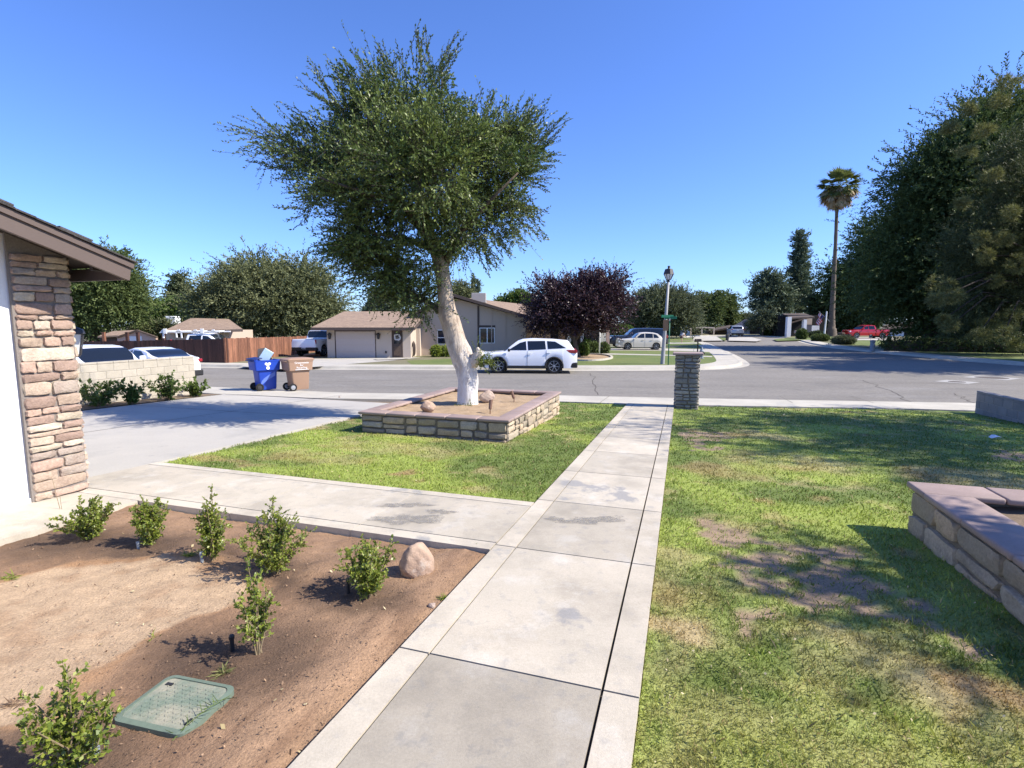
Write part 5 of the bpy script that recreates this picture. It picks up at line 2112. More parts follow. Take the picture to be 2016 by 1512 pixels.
PICKUP = dict(L=5.8, W=2.0, zb=.40, wheels=(1.85, -1.85, .42), tumble=.25, nose=.07,
              belt=[(-2.9, 1.05), (-2.88, 1.22), (-.95, 1.24), (1.15, 1.24), (1.35, 1.23), (2.5, 1.14), (2.84, 1.0), (2.9, .7)],
              roof=[(-.98, 1.25), (-.80, 1.86), (-.3, 1.93), (.3, 1.93), (.65, 1.85), (1.35, 1.24)],
              side=[[(1.05, 1.31), (.55, 1.74), (.22, 1.79), (.22, 1.31)], [(.12, 1.31), (.12, 1.80), (-.65, 1.78), (-.76, 1.31)]],
              screen=(1.28, .68), rear=(-.95, -.82), mirror=1.0, handles=[.3, -.6], seams=[.17, -.9], head=(1.0, .18, .3), tail=(1.05, .34, .14), plate=.62, spokes=5)
SEDAN = dict(L=4.8, W=1.84, zb=.22, wheels=(1.42, -1.40, .33), tumble=.38, nose=.2,
             belt=[(-2.4, .72), (-2.32, 1.0), (-1.6, 1.05), (-1.2, .98), (.7, .92), (1.0, .92), (1.9, .82), (2.3, .68), (2.4, .45)],
             roof=[(-1.95, 1.06), (-1.1, 1.33), (-.5, 1.43), (.0, 1.44), (.3, 1.38), (1.0, .93)],
             side=[[(.72, .98), (.22, 1.30), (-.12, 1.34), (-.12, .98)], [(-.2, .99), (-.2, 1.34), (-.75, 1.32), (-1.25, 1.08), (-1.2, 1.0)]],
             screen=(.95, .32), rear=(-1.85, -.95), mirror=.7, handles=[-.15, -1.05], seams=[-.15, .8], tail=(.90, .13, .5), head=(.66, .11, .45), plate=.8)

p = far(1036, 733, ROAD)
vehicle('parked_suv', 'white family car with black wheel arches parked at the far kerb', 'car', (.85, 26.95, ROAD + .01), R(176), SUV, M['white_car'], clad=True)
p = far(1262, 689)
vehicle('parked_hatchback', 'cream rounded hatchback parked on the far corner driveway', 'car', (p.x + .05, p.y + .6, LOT + .02), R(178), PT, M['cream_car'])
p = far(1257, 685.5)
vehicle('dark_suv', 'big dark blue truck behind the cream hatchback', 'car', (p.x, p.y + .8, LOT + .03), R(178), BIGSUV, M['navy_car'], detail=True)
vehicle('silver_suv', 'small silver car seen from behind at the end of the street', 'car', (at(1458, 650, 83).x, 85, gz(85) + .03), R(76), SUV, M['silver_car'])
p = far(1700, 666.3)
vehicle('pickup_truck', 'red crew cab pickup parked beside the tall palm', 'pickup', (p.x + .2, p.y, gz(p.y) + .03), R(180), PICKUP, M['red_car'])
vehicle('pickup_truck', 'white pickup half hidden behind the garage wing', 'pickup', (-14.35, 40.2, LOT + .02), R(80), PICKUP, M['white_car'])
LOWSUV = dict(SUV)
LOWSUV.update(belt=[(x, z * .93) for x, z in SUV['belt']], roof=[(x, z * .90) for x, z in SUV['roof']], side=[[(x, z * .91) for x, z in p] for p in SUV['side']])
vehicle('parked_suv', 'white car facing right behind the beige block wall', 'car', (-14.3, 17.9, -.58), R(-30), LOWSUV, M['white_car'])
vehicle('parked_sedan', 'white sedan seen from behind past the beige block wall', 'car', (-15.9, 23.0, ROAD + .01), R(152), SEDAN, M['white_car'])
LTRUCK = dict(PICKUP)
LTRUCK.update(belt=[(x, z * .8) for x, z in PICKUP['belt']], roof=[(x, z * .88) for x, z in PICKUP['roof']], side=[[(x, z * .86) for x, z in p] for p in PICKUP['side']], zb=.32, wheels=(1.85, -1.85, .36))
ut = vehicle('utility_truck', 'white work truck with ladder rack hidden behind the wooden fence', 'truck', (-21.7, 37.2, LOT + .01), R(4), LTRUCK, M['white_car'])
b = MB()
for sg in (-1, 1):
    b.box((-.6, sg * .8, 1.80), (3.9, .08, .09))
    for xx in (-2.4, -1.2):
        b.box((xx, sg * .8, 1.58), (.08, .08, .42))
for xx in (-2.4, -1.4, -.3, .9):
    b.box((xx, 0, 1.84), (.09, 1.6, .07))
    b.prism([(xx - .25, -.84, 1.72), (xx + .25, -.84, 1.72), (xx + .10, -.84, 1.96), (xx - .02, -.84, 1.96)], (0, .05, 0))
b.rbox((-2.25, -.84, 1.84), (.22, .12, .34), bev=.02)
b.rbox((.2, -.84, 1.84), (.22, .12, .34), bev=.02)
b.build('ladder_rack', M['white_paint'], ut)


# ------------------------------------------------------------------ fences
def fence(label, a, c, za, zc, zb, m_, bw=.14, seed=1, group=None, cap=True):
    a, c = Vector(a), Vector(c)
    ln = (c - a).length
    d = (c - a) / ln
    nrm = Vector((-d.y, d.x, 0))
    root = thing('wooden_fence', label, 'fence', (a.x, a.y, zb), math.atan2(d.y, d.x), group)
    b, ps, rl = MB(), MB(), MB()
    r = random.Random(seed)
    n = int(ln / bw)
    for i in range(n):
        x = (i + .5) * bw
        f = x / ln
        h = za + (zc - za) * f - zb + r.uniform(-.015, .015)
        b.box((x, r.uniform(-.004, .004), h / 2), (bw - .008, .02, h))
    b.build('boards', m_, root)
    k = max(2, int(ln / 2.4) + 1)
    for i in range(k):
        x = ln * i / (k - 1)
        h = za + (zc - za) * i / (k - 1) - zb
        p_ = MB()
        p_.box((x, .07, h / 2 + .02), (.1, .1, h + .04))
        p_.build('post', m_, root)
    rl.box((ln / 2, .035, .35), (ln, .04, .09))
    rl.box((ln / 2, .035, min(za, zc) - zb - .25), (ln, .04, .09))
    rl.build('rails', m_, root)
    return root


f0 = at(120, 674, 34.5)
f1 = at(444, 667, 31.4)
fence('dark brown wooden fence behind the parked white cars', (f0.x, f0.y, 0), (f1.x, f1.y, 0), f0.z, f1.z, LOT - .1, M['wood_dark'], seed=3)
f2 = at(636, 661, 46.0)
fence('sunlit red cedar fence behind the bins', (f1.x + .02, f1.y, 0), (f2.x, f2.y, 0), f1.z + .02, f2.z, LOT - .1, M['wood_fence'], seed=4)
b = MB()


# ------------------------------------------------------------------ houses across the street
def hpart(root, name, b, m_, smooth=False):
    inv = Matrix.Translation(-Vector(root.location))
    b.v = [tuple(inv @ Vector(p)) for p in b.v]
    return b.build(name, m_, root, smooth=smooth)


def slabz(P, th):
    """polygon P (any plane) thickened downward"""
    b = MB()
    b.prism(P, (0, 0, -th))
    return b


hx = thing('taupe_house', 'taupe single storey house with tan roof across the street', 'house', (-6, 38, LOT))
YG = 36.6
px2x = lambda px, y: at(px, 650, y).x
xl, xr_ = px2x(643, YG), px2x(808, YG)
ZE = 1.46
b = MB()
b.box(((xl + xr_) / 2, YG + 4.2, (LOT + ZE) / 2), (xr_ - xl, 8.4, ZE - LOT))
hpart(hx, 'garage_wall', b, M['taupe_lt'])
# roof of the wing
e1, e2 = at(612, 648, YG - .9), at(815, 644, YG - .9)
e1.z = e2.z = ZE + .02
r1, r2 = at(677, 613, YG + 4.3), at(812, 613, YG + 4.3)
zr = r1.z
r2.z = zr
e3 = Vector((e2.x + .15, YG + 9, ZE + .02))
e4 = Vector((e1.x, YG + 9.2, ZE + .02))
b = MB()
b.prism([e1, e2, Vector((e2.x + .1, YG + 4.3, zr)), r1], (0, 0, -.10))
b.prism([e1 + Vector((0, 0, -.004)), r1 + Vector((0, 0, -.004)), e4], (0, 0, -.10))
b.prism([e4, Vector((e1.x + 2.5, YG + 4.3, zr - .003)), Vector((e2.x + .1, YG + 4.3, zr - .003)), e3], (0, 0, -.10))
hpart(hx, 'garage_roof', b, M['roof_tan'])
b = MB()
b.prism([e1 + Vector((0, -.03, .01)), e2 + Vector((0, -.03, .01)), e2 + Vector((0, -.03, -.19)), e1 + Vector((0, -.03, -.19))], (0, .03, 0))
b.prism([e2 + Vector((.02, 0, .01)), Vector((e2.x + .12, YG + 4.3, zr + .01)), Vector((e2.x + .12, YG + 4.3, zr - .2)), e2 + Vector((.02, 0, -.19))], (.03, 0, 0))
hpart(hx, 'garage_fascia', b, M['taupe_dk'])


def frect(root, name, px0, py0, px1, py1, y, m_, proud=.03, th=.06):
    a, c = at(px0, py0, y), at(px1, py1, y)
    b = MB()
    b.box(((a.x + c.x) / 2, y - proud + th / 2, (a.z + c.z) / 2), (abs(c.x - a.x), th, abs(a.z - c.z)))
    return hpart(root, name, b, m_)


frect(hx, 'garage_frame', 658.5, 650, 741, 706, YG, M['taupe_dk'], .02)
gd = frect(hx, 'garage_door', 661, 652.5, 739.5, 706, YG, M['garage_door'], .05)
b = MB()
for k in range(1, 4):
    z = at(700, 652.5 + 13.3 * k, YG).z
    b.box(((px2x(661, YG) + px2x(739.5, YG)) / 2, YG - .052, z), (2.78, .008, .02))
inv = Matrix.Translation(-Vector(hx.location))
hpart(hx, 'panel_groove', b, M['taupe'])
frect(hx, 'door_frame', 771, 648.5, 793.5, 703.5, YG, M['taupe_dk'], .03)
frect(hx, 'front_door', 773, 651, 791.5, 703, YG, M['taupe_dk'], .045)
frect(hx, 'door_window', 776, 654.5, 788.5, 677, YG, M['glass'], .06)
frect(hx, 'door_panel', 775.5, 681, 789, 700, YG, M['brown_wall'], .06)
wc = at(782, 664, YG - .09)
b = MB()
r_ = random.Random(2)
for k in range(40):
    a = 2 * math.pi * k / 40
    rr = .19 + r_.uniform(-.035, .035)
    b.box(wc + Vector((rr * math.cos(a), 0, rr * math.sin(a))), (.07, .05, .07), rz=a)
o = b.build('door_wreath', M['wreath'])
tag(o, 'round pale wreath hanging on the dark front door', 'wreath')
for px in (648.5, 744.5):
    lp = at(px, 661, YG - .12)
    b = MB()
    b.lathe([(0, .22), (.05, .19), (.14, .14), (.15, .06), (.12, .05), (.09, -.20), (.04, -.24), (0, -.25)], 8, lp)
    hpart(hx, 'wall_lamp', b, M['lamp_black'])
frect(hx, 'meter_box', 758.5, 691, 761.5, 695.5, YG, M['black_plastic'], .05)
# sunlit return wall with coiled hose
b = MB()
b.box((px2x(828, 39.0) - .16, 39.9, (LOT + 1.5) / 2 - .1), (.3, 2.4, 1.5 - LOT))
hpart(hx, 'return_wall', b, M['taupe_lt'])
hp = Vector((xr_ + .10, YG + .55, -.02))
b = MB()
for k in range(5):
    rr = .46 - .035 * k
    b.tube([hp + Vector((.02 * k, rr * .55 * math.cos(a), rr * math.sin(a) * 1.15)) for a in np.linspace(0, 6.28, 22)], .028, 6)
tag(b.build('garden_hose', M['hose']), 'dark coiled hose hanging on the sunlit garage side wall', 'hose')
# main gable block
YM = 39.2
g0, g1, g2, g3, g4 = at(815, 704, YM), at(815, 621, YM), at(897, 588, YM), at(1036, 626, YM), at(1036, 700, YM)
g0.z = g4.z = LOT - .05
b = MB()
b.prism([g0, g1, g2, g3, g4], (0, 12, 0))
hpart(hx, 'gable_wall', b, M['taupe'])
b = MB()
ov = Vector((0, -.7, .12))
rp, rq = at(896, 585, YM) + Vector((0, 0, .1)), at(1045, 626, YM)
lq = at(808, 621, YM)
b.prism([rp + Vector((0, -.7, 0)), rq + Vector((0, -.7, 0)), rq + Vector((0, 13, 0)), rp + Vector((0, 13, 0))], (0, 0, .10))
b.prism([rp + Vector((-.01, -.7, 0)), rp + Vector((-.01, 13, 0)), lq + Vector((0, 13, 0)), lq + Vector((0, -.7, 0))], (0, 0, .10))
hpart(hx, 'gable_roof', b, M['roof_tan'])
b = MB()
b.prism([rp + Vector((0, -.74, .09)), rq + Vector((0, -.74, .09)), rq + Vector((0, -.74, -.12)), rp + Vector((0, -.74, -.12))], (0, .035, 0))
b.prism([rp + Vector((-.02, -.74, .09)), lq + Vector((0, -.74, .09)), lq + Vector((0, -.74, -.12)), rp + Vector((-.02, -.74, -.12))], (0, .035, 0))
hpart(hx, 'rake_board', b, M['taupe_dk'])
for px in (893, 942, 968, 995):
    a = at(px, 650, YM)
    zt = lin([(815, at(815, 621, YM).z), (897, at(897, 588, YM).z), (1036, at(1036, 626, YM).z)], px) - .05
    b = MB()
    b.box((a.x, YM - .02, (zt + LOT) / 2), (.07 if px != 942 else .14, .05, zt - LOT))
    hpart(hx, 'wall_batten', b, M['taupe_dk'] if px == 942 else M['taupe'])
w = frect(hx, 'window', 944, 645, 974, 676, YM, M['white_paint'], .03)
frect(hx, 'window_pane', 945.5, 646.5, 958.2, 674.6, YM, M['glass'], .04)
frect(hx, 'window_pane', 960.2, 646.5, 972.6, 674.6, YM, M['glass'], .04)
frect(hx, 'window_head', 943, 640.5, 975, 644.8, YM, M['taupe_dk'], .035)
frect(hx, 'window', 861, 649, 880, 678, YM, M['white_paint'], .03)
frect(hx, 'window_pane', 862.2, 650.5, 879, 664, YM, M['glass'], .04)
frect(hx, 'window_pane', 862.2, 665.5, 879, 676.5, YM, M['glass'], .04)
# rear roof and cooler
b = MB()
a1, a2, a3, a4 = at(905, 600, 46), at(1060, 622, 46), at(1050, 601, 52), at(925, 587, 52)
b.prism([a1, a2, a3, a4], (0, 0, -.15))
hpart(hx, 'rear_roof', b, M['roof_tan'])
b = MB()
c = at(943, 588, 47)
b.rbox(c + Vector((0, 0, .05)), (1.25, 1.1, .85), bev=.03)
o = b.build('roof_cooler', M['collar'])
tag(o, 'square grey cooler unit on the tan house roof', 'cooler')
# right part of the house behind the plum tree
YR = 43.5
for nm, px0, py0, px1, py1, y, m_ in (('entry_recess', 1018, 628, 1046, 702, 43.9, M['dark_void']), ('porch_wall', 1034, 640, 1100, 700, YR, M['taupe']), ('porch_wall', 1098, 640, 1118, 700, YR + .1, M['pink_wall']),
                                      ('porch_wall', 1117, 641, 1192, 698, YR + 1.0, M['taupe_dk'])):
    frect(hx, nm, px0, py0, px1, py1, y, m_, 0, .4)
for px0, px1, m_ in ((1084, 1099, M['dark_void']), (1112.5, 1116.5, M['taupe_dk'])):
    frect(hx, 'wall_opening', px0, 641, px1, 700, YR, m_, .05, .06)
for px0, px1 in ((1117.5, 1124), (1144, 1148.5)):
    frect(hx, 'porch_post', px0, 640, px1, 697, YR - .6, M['white_paint'], 0, .2)
frect(hx, 'porch_window', 1150, 650, 1181, 680, YR + 1.0, M['glass'], .05)
frect(hx, 'white_panel', 1182, 656, 1193.5, 684, YR, M['white_paint'], 0, .1)
frect(hx, 'porch_post', 1194, 640, 1199.5, 690, YR - .6, M['pink_wall'], 0, .2)
b = MB()
a1, a2, a3, a4 = at(1030, 637, YR - 1.2), at(1206, 638.5, YR - 1.2), at(1200, 612, YR + 5), at(1040, 608, YR + 5)
a2.z = a1.z
b.prism([a1, a2, a3, a4], (0, 0, -.16))
hpart(hx, 'porch_roof', b, M['roof_brown'])
b = MB()
b.box((px2x(930, 39.5), 41.0, LOT + .02), (.1, .1, .1))
hpart(hx, 'plinth', b, M['taupe'])
tag(farpoly('door_step', [(735, 706.5), (785, 704.6), (806, 705), (790, 707.2), (742, 708.2)], M['concrete'], .05))


def simple_house(name, label, y, walls, roofs, extra=()):
    """walls: (px0,py_top,px1,mat,depth) ; roofs: list of pixel quads [(px,py,y)...]"""
    c = at(walls[0][0], walls[0][1], y)
    root = thing(name, label, 'house', (c.x, y, gz(y)))
    for (px0, py0, px1, m_, dp, yo) in walls:
        a, c2 = at(px0, py0, y + yo), at(px1, py0, y + yo)
        zb = gz(y) - .3
        b = MB()
        b.box(((a.x + c2.x) / 2, y + yo + dp / 2, (a.z + zb) / 2), (c2.x - a.x, dp, a.z - zb))
        hpart(root, 'wall', b, m_)
    for (pix, m_, th) in roofs:
        b = MB()
        b.prism([at(*p) for p in pix], (0, 0, -th))
        hpart(root, 'roof', b, m_)
    for (nm, px0, py0, px1, py1, yy, m_) in extra:
        frect(root, nm, px0, py0, px1, py1, yy, m_, .05, .1)
    return root


simple_house('neighbour_house', 'tan hip roofed house beyond the dark fence', 43, [(326, 650, 450, M['taupe'], 4, 0)],
             [([(320, 652, 42), (478, 648, 42), (450, 628, 46), (376, 626, 46)], M['roof_tan'], .2)], [('window', 345, 653, 362, 664, 43, M['dark_void'])])
simple_house('garden_shed', 'low shed with pink gable end beyond the dark fence', 44, [(196, 660, 232, M['taupe_dk'], 4, 0)],
             [([(192, 662, 43.5), (232, 660, 43.5), (268, 649.5, 45), (222, 652, 45)], M['roof_tan'], .12)])
sh = bpy.data.objects['garden_shed']
b = MB()
b.prism([at(231, 690, 43.4), at(231, 661, 43.4), at(268, 650.5, 43.4), at(306, 664, 43.4), at(306, 690, 43.4)], (0, .3, 0))
hpart(sh, 'gable_end', b, M['pink_wall'])
b = MB()
b.prism([at(229, 662.5, 43.2), at(268, 649, 43.2), at(268, 651.8, 43.2), at(229, 665.5, 43.2)], (0, .2, 0))
b.prism([at(268, 649, 43.2), at(308, 663, 43.2), at(308, 666, 43.2), at(268, 651.8, 43.2)], (0, .2, 0))
hpart(sh, 'rake_board', b, M['brown_wall'])
frect(sh, 'shed_door', 255, 662, 280, 672, 43.4, M['white_wall'], .03)
simple_house('brown_roof_house', 'distant house with reddish brown roof and roof cooler', 68, [(282, 640, 350, M['brown_wall'], 6, 0)],
             [([(278, 640, 67), (352, 640, 67), (340, 630, 72), (290, 630, 72)], M['roof_brown'], .2)])
b = MB()
c = at(341, 632, 66.5)
b.rbox(c, (1.2, 1.1, 1.2), bev=.05)
tag(b.build('roof_cooler', M['white_paint']), 'pale slatted cooler on the distant brown roof', 'cooler')
for px, yb in ((204, 668), (250, 668), (271, 668), (321, 668)):
    a, c = at(px, 655 if px != 321 else 652, 36.5), at(px, 674, 36.5)
    b = MB()
    b.box((a.x, 36.5, (a.z + LOT) / 2), (.16, .16, a.z - LOT))
    b.box((a.x, 36.5, a.z + .02), (.19, .19, .04))
    o = b.build('timber_post', M['wood_fence'] if px == 204 else M['wood_dark'])
    tag(o, {204: 'light orange timber post above the fence, leftmost of four', 250: 'brown timber post in front of the shed roof', 271: 'dark timber post in front of the shed gable', 321: 'timber post left of the tan hip roofed house'}[px], 'post', 'timber posts behind the dark fence')

eh = simple_house('white_house_far', 'white walled house at the end of the side street', 92, [(1322, 641, 1357, M['white_wall'], 6, 0), (1200, 648, 1325, M['taupe'], 6, 3)],
                  [([(1190, 650, 91), (1322, 645, 91), (1320, 636, 97), (1200, 638, 97)], M['roof_brown'], .25)], [('window', 1262, 650, 1275, 656, 95, M['glass']), ('vent', 1322, 652, 1325, 659, 92, M['white_paint'])])
b = MB()
b.prism([at(1345, 664, 90.5), at(1357.5, 646, 90.5), at(1358, 664, 90.5)], (0, .3, 0))
hpart(eh, 'wing_wall', b, M['white_paint'])
b = MB()
b.prism([at(1291, 643, 90), at(1306, 638.5, 90), at(1306, 640, 90), at(1291, 644.5, 90)], (0, 3, 0))
hpart(eh, 'roof_edge', b, M['white_paint'])
cp = thing('carport', 'open white framed carport with shade-painted interior at the street end', 'carport', (at(1385, 660, 93).x, 93, gz(93)))
for px in (1360.5, 1382, 1405.5):
    a = at(px, 646, 92.8)
    b = MB()
    b.box((a.x, 92.8, (a.z + gz(93)) / 2), (.2, .2, a.z - gz(93)))
    hpart(cp, 'post', b, M['taupe_lt'])
a, c = at(1359, 645.3, 92.8), at(1407, 645.3, 92.8)
b = MB()
b.box(((a.x + c.x) / 2, 95.5, a.z), (c.x - a.x, 5.6, .22))
hpart(cp, 'roof', b, M['taupe_lt'])
b = MB()
b.box(((a.x + c.x) / 2, 98.6, a.z - 1.2), (c.x - a.x, .2, 2.6))
hpart(cp, 'back_wall', b, M['dark_void'])
simple_house('brown_house', 'low brown house with shallow gable beside the carport', 94, [(1410, 651, 1456, M['brown_wall'], 6, 0)],
             [([(1406, 650, 93), (1434, 644.5, 93), (1436, 640, 99), (1410, 645, 99)], M['roof_brown'], .25), ([(1434, 644.5, 93), (1458, 648, 93), (1458, 643, 99), (1436, 640, 99)], M['roof_brown'], .25)])
simple_house('grey_roof_house', 'house with blue grey roof and pale garage door behind the silver car', 98, [(1440, 645, 1520, M['brown_wall'], 6, 0)],
             [([(1438, 645, 97), (1500, 643.5, 97), (1495, 628, 103), (1466, 629, 103)], M['roof_grey'], .25)], [('garage_door', 1458, 645.5, 1475, 660, 98, M['white_wall'])])
wp = simple_house('white_post_house', 'dark house with broad white posts under a sloping roof by the palm', 84, [(1532, 620, 1625, M['dark_void'], 6, 2.5)],
                  [([(1540, 617.4, 90), (1583, 616.5, 90), (1604, 623.5, 83), (1558, 625.5, 83)], M['roof_brown'], .25)],
                  [('wall_panel', 1588, 626, 1598, 640, 86.4, M['taupe']), ('wall_panel', 1598, 641, 1612, 658, 86.4, M['white_wall']), ('door', 1587, 639, 1597, 658, 86.4, M['roof_grey'])])
for px0, px1, pt in ((1549, 1557, 624), (1581, 1587, 629)):
    a, c = at(px0, pt, 83), at(px1, pt, 83)
    b = MB()
    b.box(((a.x + c.x) / 2, 83, (a.z + gz(83)) / 2), (c.x - a.x, .6, a.z - gz(83)))
    hpart(wp, 'white_post', b, M['white_wall'])
b = MB()
b.prism([at(1557, 634.5, 82.9), at(1592, 624, 82.9), at(1592, 626.5, 82.9), at(1557, 637, 82.9)], (0, .15, 0))
hpart(wp, 'roof_beam', b, M['brown_wall'])
simple_house('pale_wall_house', 'pale walled house glimpsed under the big dark tree', 86, [(1742, 652, 1780, M['white_wall'], 5, 0), (1858, 634, 1905, M['white_wall'], 5, 0), (1780, 640, 1858, M['dark_void'], 5, .3)],
             [([(1735, 648, 85), (1910, 632, 85), (1905, 622, 90), (1740, 640, 90)], M['roof_brown'], .2)])
# ------------------------------------------------------------------ trees
def ptree(name, label, y, blobs, lm, seed, n, sl, k, L, Wd, trunk=None, tm='bark', group=None, cat='tree', zb=None, up=.25, droop=.1, jit=.55, surf=.6, leafang=.9, extra=None, rd=None):
    """blobs in photo pixels (px, py, rx, ry[, dy]) at distance y: each becomes a real ellipsoid of foliage"""
    r = np.random.default_rng(seed)
    zb = gz(y) if zb is None else zb
    bx = trunk[0][0] if trunk else blobs[0][0]
    base = at(bx, 650, y)
    base.z = zb
    root = thing(name, label, cat, base, 0, group)
    bl = []
    for q in blobs:
        dy = q[4] if len(q) > 4 else 0
        c = at(q[0], q[1], y + dy) - base
        s_ = (y + dy) / F
        bl.append((c.x, c.y, c.z, q[2] * s_, (q[2] + q[3]) / 2 * s_ if rd is None else rd * q[2] * s_, q[3] * s_))
    per = 14
    rm = max(min(q[3:6]) for q in bl)
    P = np.concatenate([clumps(r, bl, max(int(n * .85) // per, 8), max(rm * .42, sl * .5), per, sl, k, L, Wd, up, droop, .35, max(surf, .6), leafang),
                        shoots(r, [tuple(q[:3]) + tuple(v * .75 for v in q[3:]) for q in bl], int(n * .22), sl, k, L * 1.2, Wd * 1.2, up, droop, jit, .9, leafang)])
    P = np.concatenate([P, shoots(r, bl, int(n * .07), sl * 1.6, k + 4, L, Wd, up, droop + .12, jit, .10, leafang)])
    if extra is not None:
        P = np.concatenate([P, extra(r, bl)])
    quads_obj('crown', P, M[lm], root)
    b = MB()
    if trunk:
        pts = [at(px, py, y) - base for px, py, w_ in trunk]
        pts[0].z = -.1
        b.tube(pts, [w_ * y / F / 2 for px, py, w_ in trunk], 10, wob=.05)
        top = pts[-1]
    else:
        hh = bl[0][2]
        b.tube([(0, 0, -.1), (0, 0, hh * .5), (0, 0, hh)], [.25, .2, .1], 8)
        top = Vector((0, 0, hh * .6))
    for q in bl[:7]:
        b.tube([top * .85, (top * .5 + Vector(q[:3]) * .5), Vector(q[:3])], [.09 * y / 40, .06 * y / 40, .02], 6)
    b.build('trunk', M[tm], root, smooth=True)
    return root


ptree('shaggy_tree', 'large shaggy grey-green tree behind the red cedar fence', 52, [(530, 585, 115, 70), (450, 600, 70, 55), (610, 595, 70, 60), (500, 545, 70, 40), (590, 545, 60, 38), (640, 620, 40, 35), (410, 600, 40, 40), (540, 630, 110, 30)],
      'leaf_shag', 1, 8000, 1.6, 13, .27, .11, trunk=[(528, 690, 26), (528, 650, 22), (532, 610, 16)], up=.25, droop=.18, jit=.5, surf=.4)
ptree('shaggy_tree', 'feathery green tree behind the white house eave', 50, [(205, 575, 70, 60), (160, 600, 60, 60), (230, 540, 40, 45), (240, 610, 45, 40), (150, 560, 50, 50), (215, 520, 30, 28)],
      'leaf_mid', 2, 5600, 1.5, 13, .28, .11, trunk=[(185, 700, 20), (187, 660, 16), (190, 610, 12)], up=.1, droop=.25, jit=.6, surf=.55)
ptree('conifer_tree', 'pointed dark conifer between the two shaggy trees', 95, [(352, 600, 20, 22), (352, 575, 15, 18), (352, 552, 8, 14), (351, 541, 4, 7)], 'leaf_pine', 3, 1100, 1.5, 9, .5, .2, trunk=[(352, 660, 5), (352, 560, 2)], up=-.1)
ptree('background_tree', 'bright green broad tree beyond the dark fence', 75, [(320, 615, 32, 26), (300, 630, 24, 18), (345, 622, 30, 25), (375, 610, 26, 26)], 'leaf_bright', 4, 2400, 1.2, 10, .38, .2, trunk=[(322, 665, 7), (322, 625, 5)])
ptree('background_tree', 'sparse olive tree in front of the distant brown roof', 55, [(300, 655, 30, 16), (330, 645, 18, 14), (285, 645, 22, 14)], 'leaf_shag', 5, 900, 1.0, 10, .25, .1, trunk=[(305, 690, 5), (305, 655, 4)])
ptree('background_tree', 'bluish green tree rising behind the garage roof', 62, [(752, 592, 18, 22), (740, 605, 16, 14), (768, 605, 14, 12)], 'leaf_conifer', 6, 900, 1.0, 9, .34, .16, trunk=[(752, 660, 4), (752, 600, 3)])
ptree('conifer_tree', 'tiny conifer tip above the middle of the garage roof', 110, [(725, 612, 3, 8), (725, 604, 1.6, 5)], 'leaf_pine', 7, 120, .9, 6, .5, .25, trunk=[(725, 650, 2), (725, 606, 1)])
for i, (px, top, lab) in enumerate(((933, 540, 'slim tall conifer right of the elm trunk, the taller of two'), (940.5, 552, 'slim shorter conifer right of the elm trunk, nearer the cooler'))):
    px = (932, 941)[i]
    bl_ = [(px, y_, 1.2 + (y_ - top) * .055, 4.5) for y_ in np.arange(top + 3, 606, 6)]
    ptree('conifer_tree', lab, 100, bl_, 'leaf_conifer', 8 + i, 380, .6, 6, .38, .18, trunk=[(px, 660, 3), (px, top + 4, 1)], group='slim conifers behind the taupe house')
ptree('background_tree', 'feathery palm-like tree between the elm trunk and the slim conifers', 80, [(905, 570, 18, 12), (895, 580, 14, 12), (918, 578, 12, 12)], 'leaf_shag', 10, 700, 1.8, 9, .5, .12, trunk=[(906, 640, 4), (906, 580, 3)], droop=.5)
ptree('background_tree', 'bright green treetop above the tan roof beside the plum', 70, [(1012, 594, 20, 12), (1030, 590, 16, 14), (990, 600, 12, 8)], 'leaf_bright', 11, 900, 1.0, 9, .35, .18, trunk=[(1012, 650, 5), (1012, 600, 4)])
pb_ = far(1136, 703.5)
plum = ptree('plum_tree', 'dark purple leaved plum tree in the round bed on the far lawn', pb_.y, [(1135, 600, 88, 50), (1090, 605, 55, 48), (1190, 610, 52, 48), (1120, 568, 50, 30), (1180, 570, 40, 38), (1075, 570, 30, 26), (1200, 560, 28, 32), (1150, 550, 22, 22), (1225, 590, 22, 26), (1060, 630, 26, 30), (1140, 635, 70, 22)],
             'leaf_plum', 12, 4600, .95, 14, .13, .085, trunk=[(1139, 706, 11), (1135, 690, 9), (1130, 668, 9), (1126, 650, 8), (1118, 625, 5)], up=.45, jit=.45, surf=.5, droop=.05)
b = MB()
bb = plum.location
for pts_ in ([(1131, 672), (1145, 652), (1165, 630), (1180, 600)], [(1130, 668), (1118, 650), (1100, 635), (1085, 610)], [(1127, 655), (1140, 630), (1145, 600)]):
    b.tube([at(x, y_, pb_.y + .1 * i) - bb for i, (x, y_) in enumerate(pts_)], [.11, .09, .06, .03][:len(pts_)], 7)
b.build('limbs', M['bark'], plum, smooth=True)
ptree('background_tree', 'broad grey-green tree behind the street lamp', 78, [(1300, 610, 52, 40), (1345, 622, 34, 32), (1265, 612, 34, 40), (1310, 590, 40, 24), (1250, 625, 26, 30), (1340, 598, 26, 22)], 'leaf_olive', 13, 4800, 1.6, 11, .34, .13,
      trunk=[(1292, 668, 9), (1287, 655, 8), (1276, 640, 8)], up=.5, surf=.45)
ptree('background_tree', 'drooping dark green tree above the carport', 104, [(1395, 605, 26, 26), (1385, 625, 24, 20), (1372, 590, 12, 14), (1410, 590, 16, 16)], 'leaf_mid', 14, 1700, 1.8, 10, .45, .2, trunk=[(1392, 660, 6), (1392, 620, 5)], droop=.45, up=0)
ptree('background_tree', 'narrow drooping tree right of the carport', 106, [(1432, 605, 15, 26), (1436, 590, 12, 14), (1440, 625, 14, 18)], 'leaf_mid', 15, 1000, 1.8, 10, .45, .2, trunk=[(1434, 660, 5), (1434, 615, 4)], droop=.5, up=0)
